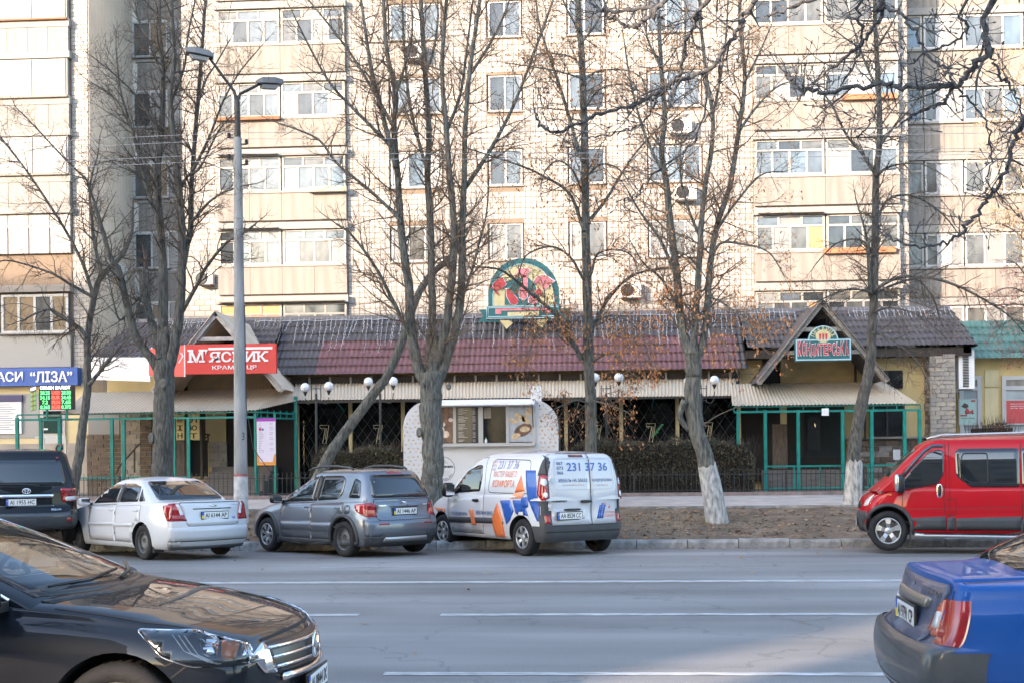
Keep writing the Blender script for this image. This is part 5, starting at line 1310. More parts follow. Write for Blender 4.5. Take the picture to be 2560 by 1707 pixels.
    def done(s, base, leafm=None, white=None, scars=()):
        s.t = thing(s.name, s.label, 'tree', base, 0, s.group)
        s.lim.build('trunk', s.bark, s.t, True)
        stuff(s.bra.build('crown', s.twig, s.t))
        if s.leaf.f: stuff(s.leaf.build('leaves', leafm or M_orleaf, s.t))
        if white:
            q = MB(); q.tube([w[:3] for w in white], [w[3] for w in white], 28, False); q.v[-28:] = [(x, y, z+s.r.gauss(0,.035)) for x, y, z in q.v[-28:]]; q.build('whitewashed_base', M_lime, s.t, True)
        for (px, py, w, h, Yo) in scars:
            p = W(px, py, s.Y+Yo); m_ = PXM(px, s.Y)*.75; q = MB(); q.lathe([(0,-.004), (w*m_*.6,-.008), (w*m_*.8,-.012), (w*m_,.01), (w*m_*1.1,.05)], 12, 'y', tuple(p))
            q.v = [(x, y, p.z+(z-p.z)*h/w) for x, y, z in q.v]; q.build('branch_scar', M_scar, s.t, True)
        return s.t
def wbase(pts, w0, w1, Y, extra=.012):
    P = []
    for i, (px, py) in enumerate(pts):
        p = W(px, py, Y); f = i/(len(pts)-1); P.append((p.x, p.y, p.z, (w0+(w1-w0)*f)*.5*PXM(px, Y)+extra))
    return crom(P, 3)

# T1 thin crooked tree in front of the exchange board
T = Tree('bare_tree', 'thin crooked bare tree beside the currency board at left', 31.6, 101, M_bark2, M_twigd)
T.limb([(180,1232),(198,1140),(207,1061),(218,988),(219,915),(219,843),(236,744),(254,690),(302,643),(327,588),(330,540)], 30, 9, .5, knob=.06)
T.limb([(219,846),(200,822),(182,810),(145,788),(120,774),(85,786),(60,800)], 15, 4, -.6, grow={'up':-.5,'per_m':4})
T.limb([(222,962),(254,923),(298,868),(330,835)], 13, 5, .4)
T.limb([(236,748),(222,704),(204,654),(160,570),(75,440),(0,342),(-60,270)], 12, 4, -.4)
T.limb([(236,745),(182,715),(127,683),(36,654),(-10,654)], 11, 3, -.7, grow={'up':-.1})
T.limb([(254,690),(235,600),(225,500),(218,454),(164,400),(73,302),(40,270)], 11, 3, .5)
T.limb([(222,480),(232,430),(244,390),(250,340)], 7, 3, .3)
T.grow(2.8, (.6,1.6), .1, .24)
T.done(tuple(W(180, 1232, 31.6)))

# T2 big forked tree at the meat shop
T = Tree('bare_tree', 'thick bare tree forking into four stems before the meat shop sign', 27.4, 102, M_bark2, M_twigd)
b0 = W(408, 1280, 27.4)
T.limb([(408,1275),(407,1200),(407,1140),(408,1060),(410,970),(412,900)], 62, 54, 0, 14, knob=.05, grow={'skip':1})
T.limb([(410,985),(412,915),(414,860),(416,820)], 53, 14, 0, 14, grow={'skip':1})
T.limb([(398,930),(382,900),(342,846),(320,774),(298,679),(276,643),(254,570),(235,505)], 30, 10, -.5)
T.limb([(406,900),(392,850),(374,790),(366,740),(364,676)], 25, 18, .2, knob=.05, grow={'per_m':4,'start':.6})
T.limb([(404,900),(404,860),(407,788),(407,679),(400,570),(393,436),(403,327),(407,182),(398,73),(400,-30)], 36, 9, .4)
T.limb([(420,920),(433,879),(447,788),(454,679),(454,570),(447,473),(436,364),(425,236),(436,145),(429,36),(430,-30)], 34, 9, -.3)
T.limb([(455,780),(490,718),(516,668),(567,606),(596,592),(640,560)], 13, 5, -1.0)
T.limb([(454,690),(466,620),(476,570),(478,500),(483,400),(498,218),(505,120),(516,-20)], 20, 8, .9)
T.limb([(498,250),(515,200),(540,160),(575,100)], 8, 3, 1.2)
T.limb([(403,340),(380,300),(340,240),(290,190),(240,150)], 9, 3, -.6)
T.limb([(447,480),(470,440),(500,420),(545,330),(580,290)], 10, 4, -.9)
T.limb([(395,440),(360,400),(330,330),(290,250),(225,205)], 10, 3, .5)
T.limb([(320,780),(300,800),(285,760),(262,640)], 8, 3, -.8)
T.limb([(400,560),(370,480),(350,400),(322,300),(300,220),(290,120)], 12, 4, -.8)
T.limb([(407,200),(380,120),(350,60),(330,-10)], 9, 4, .5)
T.limb([(430,250),(460,170),(470,90),(490,-10)], 9, 4, -.4)
T.limb([(480,430),(520,350),(560,250),(600,180),(650,120)], 9, 3, -.8)
T.limb([(476,560),(530,500),(590,470),(640,460)], 9, 3, -1.2)
T.grow(3.0, (.6,1.5), .2, .24)
T.done(tuple(b0), scars=((407, 958, 11, 16, -.28), (377, 1095, 9, 18, -.2)))

# T3 leaning trunk
T = Tree('leaning_tree', 'bare trunk leaning far to the right behind the grey hatchback', 30.2, 103, M_bark, M_twigd)
T.limb([(772,1238),(790,1205),(822,1140),(858,1086),(942,973),(967,941),(1004,857),(1022,800),(1051,726),(1085,680),(1120,650),(1150,610)], 38, 14, .6, 12, knob=.05, grow={'start':.7})
T.limb([(1120,650),(1160,600),(1190,540)], 9, 3, .8)
T.grow(2.2, (.5,1.1))
T.done(tuple(W(772, 1238, 30.2)))

# T4 large middle tree
T = Tree('bare_tree', 'largest bare tree with many upright stems before the kiosk', 26.9, 104)
T.limb([(1078,1285),(1079,1240),(1080,1200),(1083,1140),(1080,1080),(1076,1030),(1078,980),(1082,930)], 60, 62, 0, 16, knob=.05, grow={'skip':1})
T.limb([(1079,1000),(1083,930),(1088,880),(1092,840)], 60, 12, 0, 14, grow={'skip':1})
T.limb([(1068,960),(1050,930),(1033,854),(1025,788),(1022,715),(1011,643),(1003,570),(994,436),(985,327),(989,236),(967,127),(958,-20)], 36, 10, .5)
T.limb([(1078,950),(1073,905),(1080,824),(1080,715),(1076,570),(1069,436),(1073,327),(1063,182),(1056,73),(1051,-20)], 28, 12, 1.0)
T.limb([(1082,950),(1098,890),(1116,806),(1131,679),(1135,570),(1124,436),(1116,327),(1105,182),(1113,36),(1118,-20)], 30, 9, -.5)
T.limb([(1095,955),(1123,879),(1149,770),(1156,643),(1155,570),(1160,454),(1163,327),(1174,182),(1203,-20)], 30, 10, -.2)
T.limb([(1030,840),(1014,817),(978,744),(949,686),(916,635),(876,585),(840,560)], 15, 5, -.6)
T.limb([(990,420),(956,284),(927,164),(913,73),(900,-20)], 16, 7, .9)
T.limb([(1002,560),(989,538),(920,473),(844,411),(800,353),(749,327),(700,310)], 12, 4, -.5)
T.limb([(990,390),(967,356),(887,276),(822,204),(760,91),(735,40)], 13, 4, -.9)
T.limb([(985,320),(940,240),(880,140),(820,60),(770,0)], 11, 4, .2)
T.limb([(1163,470),(1222,382),(1280,273),(1340,120),(1390,-20)], 14, 6, -.6)
T.limb([(1116,330),(1150,240),(1165,140),(1180,20)], 11, 5, .3)
T.limb([(1069,430),(1040,330),(1020,230),(1010,100),(1005,-10)], 11, 5, .4)
T.limb([(1150,760),(1176,690),(1200,600),(1215,540),(1222,470)], 9, 4, -.7)
T.limb([(1174,190),(1225,110),(1260,40),(1280,-20)], 9, 4, .2)
T.limb([(989,240),(1010,170),(1030,90),(1028,0)], 9, 4, -.4)
T.limb([(1063,190),(1085,120),(1095,40),(1092,-20)], 9, 4, .9)
T.grow(3.1, (.6,1.6), .25, .22)
for k in range(70):      # thin water shoots at the crotch
    p = W(T.r.uniform(1055,1125), T.r.uniform(820,930), 26.8); T.shoot(p, Vector((T.r.uniform(-1,1), T.r.uniform(-.8,.2), T.r.uniform(-.2,1))), T.r.uniform(.3,.8), .006, 2, .2, .15, (0,3,4), [])
T.done(tuple(W(1078, 1285, 26.9)), scars=((1047, 1080, 9, 16, -.2), (1121, 965, 8, 11, -.25), (1057, 962, 5, 8, -.3), (1080, 985, 5, 6, -.3)))

# T5 straight tree with brown leaves
T = Tree('leafy_tree', 'straight tree keeping orange brown leaves right of the kiosk', 29.3, 105)
T.limb([(1478,1262),(1477,1180),(1477,1080),(1476,988),(1471,897),(1469,788),(1467,679),(1464,570),(1462,364),(1458,254),(1455,145),(1447,55),(1444,-30)], 38, 15, .2, 14, knob=.03, grow={'start':.35})
LL = [([(1454,900),(1433,857),(1389,788),(1335,741),(1280,694),(1240,672),(1180,668)], 15, 4, -.9), ([(1478,830),(1484,817),(1513,759),(1556,708),(1596,683),(1673,672),(1700,690)], 13, 4, .8),
  ([(1460,700),(1451,686),(1425,643),(1378,617),(1316,639),(1296,690)], 10, 3, -.7), ([(1474,690),(1480,679),(1494,635),(1542,625),(1582,643),(1600,700)], 10, 3, -.6),
  ([(1460,580),(1454,560),(1422,483),(1356,440),(1298,414),(1170,372)], 13, 4, .6), ([(1470,560),(1476,549),(1516,498),(1553,436),(1593,378),(1658,309)], 13, 4, .9),
  ([(1462,480),(1451,469),(1433,429),(1400,403),(1367,422),(1350,470)], 9, 3, -.9), ([(1464,445),(1473,436),(1505,411),(1549,425),(1580,470)], 8, 3, -.8), ([(1461,400),(1451,393),(1425,302),(1400,218),(1378,156),(1349,65),(1340,0)], 13, 5, .5),
  ([(1458,270),(1469,262),(1498,225),(1553,211),(1600,230)], 9, 3, -.7), ([(1456,210),(1458,204),(1498,178),(1571,178),(1610,200)], 8, 3, .6), ([(1455,200),(1451,196),(1389,178),(1280,160)], 8, 3, -.5), ([(1455,170),(1425,142),(1353,135),(1310,160)], 7, 3, .6),
  ([(1452,110),(1490,60),(1520,0)], 8, 4, .3), ([(1450,80),(1420,30),(1400,-20)], 8, 4, -.3), ([(1450,890),(1400,830),(1340,840),(1320,900)], 8, 3, -1.2), ([(1480,905),(1530,880),(1570,920)], 7, 3, -1.1), ([(1488,800),(1540,790),(1600,830),(1625,910)], 8, 3, -1.0),
  ([(1476,1010),(1440,1000),(1390,1020)], 6, 3, -1.0), ([(1480,1000),(1520,1010),(1570,1030)], 6, 3, -1.0)]
for pts, a, c, dy in LL: T.limb(pts, a, c, dy)
T.grow(3.0, (.5,1.3), -.12, .24)
zlo, zhi = W(1470, 1010, 29.3).z, W(1470, 760, 29.3).z
T.leaves(lambda p: (1.5 if zlo-.3 < p.z < zhi+.5 else .6 if p.z < 12 else .4), .078)
T.done(tuple(W(1478, 1262, 29.3)))

# T6 forked whitewashed tree
T = Tree('leafy_tree', 'forked tree with whitewashed foot and leaning trunk on the lawn', 26.1, 106)
T.limb([(1792,1308),(1780,1220),(1763,1140),(1738,1061),(1731,988),(1734,925),(1733,879)], 48, 44, 0, 14, knob=.05, grow={'skip':1})
T.limb([(1733,940),(1733,880),(1735,840),(1737,810)], 44, 10, 0, 12, grow={'skip':1})
T.limb([(1728,890),(1716,861),(1702,788),(1691,679),(1678,570),(1665,454),(1654,382),(1662,291),(1654,182),(1647,55),(1645,-20)], 30, 9, .6)
T.limb([(1732,890),(1734,861),(1742,752),(1749,643),(1753,570),(1763,465),(1778,382),(1782,291),(1767,200),(1752,60),(1748,-20)], 22, 8, -.4)
T.limb([(1740,895),(1753,872),(1767,788),(1774,679),(1791,570),(1825,465),(1847,327),(1862,200),(1851,73),(1850,-20)], 24, 9, .3)
for pts, a, c, dy in [([(1690,690),(1650,600),(1600,530),(1565,470)], 12, 4, -.6), ([(1700,780),(1655,700),(1610,660),(1580,610)], 9, 3, -.8), ([(1775,660),(1800,610),(1850,610),(1920,630),(1960,690)], 10, 3, -.7), ([(1790,580),(1830,520),(1900,440),(1960,430)], 10, 3, .9),
  ([(1664,440),(1630,380),(1600,300),(1575,200),(1560,100)], 11, 4, -.3), ([(1658,300),(1690,220),(1710,120),(1715,20)], 10, 4, .4), ([(1780,300),(1800,200),(1815,90),(1820,0)], 9, 4, -.5), ([(1847,330),(1890,270),(1940,220),(1990,200)], 9, 3, .6), ([(1860,210),(1900,130),(1930,60)], 8, 3, .2), ([(1752,600),(1720,520),(1700,430),(1705,330)], 9, 4, -.6),
  ([(1770,740),(1810,760),(1860,800),(1900,860)], 7, 3, -1.0), ([(1763,800),(1800,840),(1830,900)], 6, 3, -1.0), ([(1652,170),(1620,100),(1600,10)], 8, 4, .2)]: T.limb(pts, a, c, dy)
T.grow(2.9, (.5,1.4), .05, .24)
z1_ = W(1760, 760, 26).z; z2_ = W(1760, 900, 26).z
T.leaves(lambda p: (1.3 if p.z < z1_+.5 and p.z > z2_-.6 else .25), .074)
wb = wbase([(1794,1312),(1780,1225),(1768,1165)], 54, 44, 26.1)
T.limb([(1722,1075),(1700,1040),(1712,1000)], 14, 20, -.2, grow={'skip':1})
T.limb([(1745,1075),(1790,1040),(1860,1010)], 5, 2, -.8, grow={'per_m':2})
T.done(tuple(W(1792, 1308, 26.1)), white=wb)

# T7 right tree on the pavement edge
T = Tree('bare_tree', 'slim bare tree with whitewashed foot before the pastry shop', 28.8, 107, M_bark2, M_twigd)
T.limb([(2132,1270),(2134,1140),(2150,1030),(2165,960),(2176,897),(2180,824),(2186,715),(2188,570),(2191,436),(2199,345),(2196,218),(2190,100),(2185,-20)], 40, 10, .3, 12, knob=.04, grow={'start':.45})
for pts, a, c, dy in [([(2176,740),(2172,660),(2168,606),(2158,560),(2140,500)], 13, 4, -.3), ([(2190,440),(2153,382),(2116,338),(2080,265),(2040,210)], 11, 4, .5), ([(2198,367),(2236,316),(2273,276),(2320,220)], 9, 3, .6), ([(2188,730),(2196,719),(2247,694),(2320,694),(2393,715),(2465,752),(2520,788),(2560,830)], 13, 4, -1.2),
  ([(2188,735),(2235,712),(2290,700),(2330,740),(2350,800)], 9, 3, .9), ([(2180,735),(2171,730),(2124,723),(2065,744),(2030,762)], 9, 3, -.8), ([(2190,440),(2230,415),(2300,410),(2360,440)], 9, 3, -.9), ([(2196,230),(2160,150),(2130,60),(2115,0)], 8, 3, .3), ([(2190,120),(2230,60),(2260,-10)], 8, 3, -.3),
  ([(2189,560),(2220,500),(2280,490),(2350,530),(2400,590)], 9, 3, .7), ([(2187,640),(2150,600),(2090,610),(2040,660)], 8, 3, .6), ([(2184,780),(2230,770),(2300,790),(2360,840)], 7, 3, -1.3), ([(2178,830),(2230,850),(2290,900),(2320,960)], 6, 2, -1.0)]: T.limb(pts, a, c, dy)
T.grow(3.1, (.5,1.4), -.05, .26)
T.leaves(lambda p: .12 if p.z < W(2180, 880, 28.8).z+1.5 else .0, .05)
T.done(tuple(W(2132, 1270, 28.8)), white=wbase([(2130,1272),(2134,1200),(2136,1152)], 44, 36, 28.8))

# T8 near tree: its crown hangs into the picture from the upper right
M_nb = mat('near_bark', (.05,.05,.052), .9, col2=(.135,.133,.135), scale=25, bump=.8, bscale=60, detail=8)
T = Tree('near_tree', 'near chestnut with thick bare branches hanging into the upper right', 9.0, 108, M_nb, M_nb)
root = Vector((5.6, 4.0, 0.0)); fork = Vector((5.3, 4.6, 5.0))
T.raw([(root.x, root.y, .05, .26), (root.x-.05, root.y+.1, 1.5, .22), (root.x-.15, root.y+.3, 3.2, .20), (fork.x, fork.y, fork.z, .17), (5.0, 5.6, 7.4, .12), (4.6, 6.4, 9.5, .07)], 14, {'skip':1})
def nlimb(pts, w0, w1, Y0=9.0, dy=.0, link_=None, grow=None):
    s_ = T.Y; T.Y = Y0; P = []
    k = len(pts)
    for i, (px, py) in enumerate(pts):
        f = i/(k-1); Y = Y0+dy*f; p = W(px, py, Y); P.append((p.x, p.y, p.z, (w0+(w1-w0)*f)*.43*PXM(px, Y)))
    if link_ is not None:
        a = Vector(link_); b_ = Vector(P[0][:3]); m1 = a.lerp(b_, .4)+Vector((0,0,.35)); m2 = a.lerp(b_, .75)+Vector((0,0,.3)); r_ = P[0][3]
        P = [(a.x, a.y, a.z, r_*1.8), (m1.x, m1.y, m1.z, r_*1.5), (m2.x, m2.y, m2.z, r_*1.2)]+P
    T.raw(P, 8, dict(grow or {}, per_m=2.9, L=(.15,.5), up=.25, start=.2), .011); T.Y = s_
F1, F2 = (5.0, 5.6, 7.2), (5.2, 4.9, 5.9)
nlimb([(2483,0),(2469,127),(2429,171),(2385,214),(2302,218),(2240,214),(2189,214),(2073,229),(2011,222),(1975,196),(1967,180)], 19, 8, 8.6, .9, F2)
nlimb([(2385,214),(2363,251),(2330,270),(2283,284),(2273,302)], 11, 8, 8.9, .3)
nlimb([(1891,0),(1851,65),(1807,131),(1760,185),(1691,204),(1644,233),(1571,269),(1498,284),(1444,313),(1382,327),(1353,316),(1338,280)], 15, 7, 9.4, .6, F1)
nlimb([(1767,0),(1749,44),(1716,98),(1702,175),(1673,215),(1640,245)], 12, 7, 9.2, .5, F1)
nlimb([(1665,0),(1629,18),(1545,29),(1505,22),(1476,4)], 12, 7, 9.0, .4, F1)
nlimb([(1655,8),(1625,40),(1604,58),(1589,69),(1560,62),(1534,47),(1508,25)], 12, 8, 9.0, .3)
nlimb([(2580,280),(2560,305),(2538,345),(2516,418),(2487,473),(2458,509),(2422,560),(2385,595),(2338,614),(2276,617),(2229,599),(2204,585)], 15, 5, 8.4, 1.2, F2)
nlimb([(2207,0),(2211,18),(2182,76),(2138,124),(2073,178),(2029,218),(1990,250)], 14, 6, 9.6, .5, F1)
nlimb([(2211,18),(2247,33),(2284,73),(2313,135),(2367,171),(2382,210)], 10, 7, 9.6, -.4)
nlimb([(2160,0),(2162,70),(2140,150),(2120,190),(2090,240)], 9, 5, 9.8, .4, F1)
nlimb([(2469,127),(2500,190),(2520,210),(2545,250),(2556,300)], 9, 5, 8.8, .4)
nlimb([(2385,214),(2430,260),(2462,300),(2476,380),(2468,460),(2462,490)], 7, 4, 9.2, .3)
nlimb([(1922,40),(1990,15),(2050,-5)], 7, 10, 9.8, 0, None)
nlimb([(2420,0),(2418,60),(2390,100),(2310,135),(2280,160)], 9, 5, 9.2, .5, F2)
nlimb([(1571,269),(1610,250),(1640,260),(1600,310),(1560,330),(1500,340),(1450,335)], 6, 4, 9.6, .3)
nlimb([(2240,214),(2200,260),(2160,330),(2142,340)], 6, 4, 9.5, .2)
nlimb([(1860,60),(1850,130),(1835,170)], 6, 3, 9.9, .2)
nlimb([(1800,140),(1800,230),(1790,270),(1730,330),(1700,360),(1640,360)], 6, 4, 9.6, .3)
nlimb([(2073,178),(2060,250),(2060,290),(2040,315)], 6, 4, 9.9, .2)
nlimb([(1760,185),(1765,280),(1720,370),(1640,430),(1590,490),(1560,500)], 6, 4, 9.8, .4)
T.grow(2.6, (.18,.45), .3, .3, (0, 3.0, 4.0), rmax=.09)
for p, d in T.tips:     # fat winter buds
    if T.r.random() < .5: T.bra.tube([p, Vector(p)+d.normalized()*.012, Vector(p)+d.normalized()*.03], [.004,.0065,.002], 4, False)
T.done(tuple(root))

# T9, T10 at the right edge
T = Tree('leafy_tree', 'tree with pale tan leaves in the sun at the right edge', 41.5, 109, M_bark, M_twig)
T.limb([(2640,1200),(2630,1000),(2615,700),(2600,500),(2585,300),(2575,120)], 26, 8, 0, 10, grow={'start':.35})
for pts in ([(2610,700),(2560,600),(2500,560),(2460,570)], [(2600,520),(2550,440),(2500,400),(2450,400)], [(2595,420),(2560,340),(2510,290),(2470,280)], [(2585,320),(2550,240),(2520,180),(2500,150)], [(2600,600),(2550,540),(2480,480)]): T.limb(pts, 8, 3, -.5)
T.grow(4, (.5,1.2), .1, .25)
T.leaves(lambda p: 1.3, .07)
T.done(tuple(W(2640, 1200, 41.5)), [mat('tan_leaf_a', (.45,.32,.19), .7), mat('tan_leaf_b', (.52,.40,.25), .7), mat('tan_leaf_c', (.38,.27,.16), .7)])
T = Tree('berry_tree', 'rowan with red berry clusters at the right edge over the green roof', 35.6, 110, M_bark2, M_twigd)
T.limb([(2650,1230),(2645,1000),(2630,850),(2610,760),(2600,680)], 20, 8, 0, 10, grow={'start':.5})
for pts in ([(2635,870),(2580,820),(2530,800),(2490,830)], [(2625,820),(2570,740),(2520,720),(2470,740)], [(2615,780),(2570,700),(2540,660),(2510,650)], [(2640,900),(2580,880),(2520,880)], [(2625,800),(2575,770),(2530,760),(2500,775)]): T.limb(pts, 6, 2, -.4, grow={'up':-.3})
T.grow(4, (.4,.9), -.2, .26)
T.leaves(lambda p: 1.5, .045)
T.done(tuple(W(2650, 1230, 35.6)), [mat('berry_red_a', (.40,.03,.04), .5), mat('berry_red_b', (.28,.03,.05), .5), mat('berry_red_c', (.45,.08,.08), .5)])

# street trees added out of view along both pavements, for reflections in the cars
src = [o for o in bpy.data.objects if o.name.startswith('bare_tree') and o.parent is None]
spots = [(-19.5, 0, 'first'), (-27, 1, 'second'), (-34, 2, 'third'), (-42, 0, 'fourth'), (14, 1, 'first')]
for x_, k_, nth in spots:
    o = copy_tree(src[k_ % len(src)]); dx = x_-o.location.x; o.location.x = x_
    o['label'] = 'added bare street tree outside the picture, %s beyond the %s edge' % (nth, 'left' if x_ < 0 else 'right'); o['group'] = 'street trees outside the picture'
for k_, (x_, y_) in enumerate(((-14, 3.4), (-7.5, 3.2), (-20, 3.3), (11, 3.4))):
    o = copy_tree(src[(k_+1) % len(src)]); o.location = (x_, y_, .13); o['label'] = 'added unseen bare street tree on the near pavement behind the viewpoint, %s' % ('second on the left', 'nearest on the left', 'third on the left', 'on the right')[k_]; o['group'] = 'street trees outside the picture'

# ------------------------------------------------------------------ vehicles
def pchip(pts):
    xs = [p[0] for p in pts]; ys = [p[1] for p in pts]; n = len(xs)
    h = [xs[i+1]-xs[i] for i in range(n-1)]; d = [(ys[i+1]-ys[i])/h[i] for i in range(n-1)]
    m = [d[0]]+[0 if d[i-1]*d[i] <= 0 else (2*d[i-1]*d[i])/(d[i-1]+d[i]) for i in range(1, n-1)]+[d[-1]]
    def f(x):
        if x <= xs[0]: return ys[0]
        if x >= xs[-1]: return ys[-1]
        i = 0
        while x > xs[i+1]: i += 1
        t = (x-xs[i])/h[i]; t2, t3 = t*t, t*t*t
        return (2*t3-3*t2+1)*ys[i]+(t3-2*t2+t)*h[i]*m[i]+(-2*t3+3*t2)*ys[i+1]+(t3-t2)*h[i]*m[i+1]
    return f
def paint(name, col, metal=0.0, rough=.35, dirt=.06, coat=.9, spec=.3):
    """car paint: clear coat over colour, with road dust low on the body"""
    if name in MATS: return MATS[name]
    m = mat(name, col, rough, metal=metal, coat=coat, spec=spec); t = m.node_tree; b = t.nodes['Principled BSDF']
    tc = t.nodes.new('ShaderNodeTexCoord'); sp = t.nodes.new('ShaderNodeSeparateXYZ'); t.links.new(tc.outputs['Object'], sp.inputs[0])
    mr = t.nodes.new('ShaderNodeMapRange'); mr.inputs[1].default_value = .75; mr.inputs[2].default_value = .15; mr.inputs[3].default_value = 0.0; mr.inputs[4].default_value = 1.0; t.links.new(sp.outputs[2], mr.inputs[0])
    n = t.nodes.new('ShaderNodeTexNoise'); n.inputs['Scale'].default_value = 7; n.inputs['Detail'].default_value = 6; t.links.new(tc.outputs['Object'], n.inputs['Vector'])
    mu = t.nodes.new('ShaderNodeMath'); mu.operation = 'MULTIPLY'; t.links.new(mr.outputs[0], mu.inputs[0]); t.links.new(n.outputs['Fac'], mu.inputs[1])
    ad = t.nodes.new('ShaderNodeMath'); ad.operation = 'MULTIPLY_ADD'; ad.inputs[1].default_value = dirt*8; ad.inputs[2].default_value = dirt*.6; t.links.new(mu.outputs[0], ad.inputs[0])
    mx = t.nodes.new('ShaderNodeMix'); mx.data_type = 'RGBA'; mx.inputs[6].default_value = tuple(col)+(1,); mx.inputs[7].default_value = (.17,.15,.13,1); t.links.new(ad.outputs[0], mx.inputs[0]); t.links.new(mx.outputs[2], b.inputs['Base Color'])
    r = t.nodes.new('ShaderNodeMath'); r.operation = 'MULTIPLY_ADD'; r.inputs[1].default_value = .5; r.inputs[2].default_value = .02; t.links.new(ad.outputs[0], r.inputs[0]); t.links.new(r.outputs[0], b.inputs['Coat Roughness'])
    return m
M_tyre = mat('tyre_rubber', (.013,.013,.014), .85, var=.3, scale=6, bump=.2, bscale=60)
M_rim = mat('alloy_rim', (.42,.43,.44), .35, metal=.7); M_steelrim = mat('steel_rim', (.12,.12,.125), .5, metal=.4, var=.2); M_well = mat('wheel_well', (.008,.008,.008), .95)
M_cglass = mat('car_glass_dark', (.012,.015,.018), .02, coat=.0, spec=1.0); M_cglass_t = glass('car_glass_clear', (.62,.66,.66), .93, .0)
M_seam = mat('panel_gap', (.01,.01,.011), .8); M_plast = mat('grey_plastic', (.045,.048,.052), .6, var=.1); M_trim = mat('black_trim', (.012,.012,.013), .35)
M_lred = mat('red_lens', (.30,.007,.012), .1, coat=.8, var=.25, scale=9); M_lclear = mat('clear_lens', (.62,.62,.62), .08, coat=.8); M_lamb = mat('amber_lens', (.60,.18,.03), .12, coat=.8); M_lorg = mat('orange_red_lens', (.60,.14,.07), .12, coat=.8, var=.15, scale=9)
M_plate = mat('plate_white', (.72,.72,.70), .45); M_pblue = mat('plate_blue', (.03,.10,.45), .5); M_pyel = mat('plate_yellow', (.75,.60,.05), .5); M_ink = mat('plate_ink', (.015,.015,.02), .6); M_under = mat('underbody', (.012,.012,.012), .9)
def ground_pt(px, py, z):
    u, v = px-1280, HZ-py; u, v = u+ROLL*v, v-ROLL*u; t = (z-CAMZ)/(v/FPX)
    return Vector((cos(YAW)*u/FPX*t-sin(YAW)*t, sin(YAW)*u/FPX*t+cos(YAW)*t, z))
def CW(px, D):
    xc = (px-1280)/FPX*D; return Vector((xc*cos(YAW)-D*sin(YAW), xc*sin(YAW)+D*cos(YAW), 0))

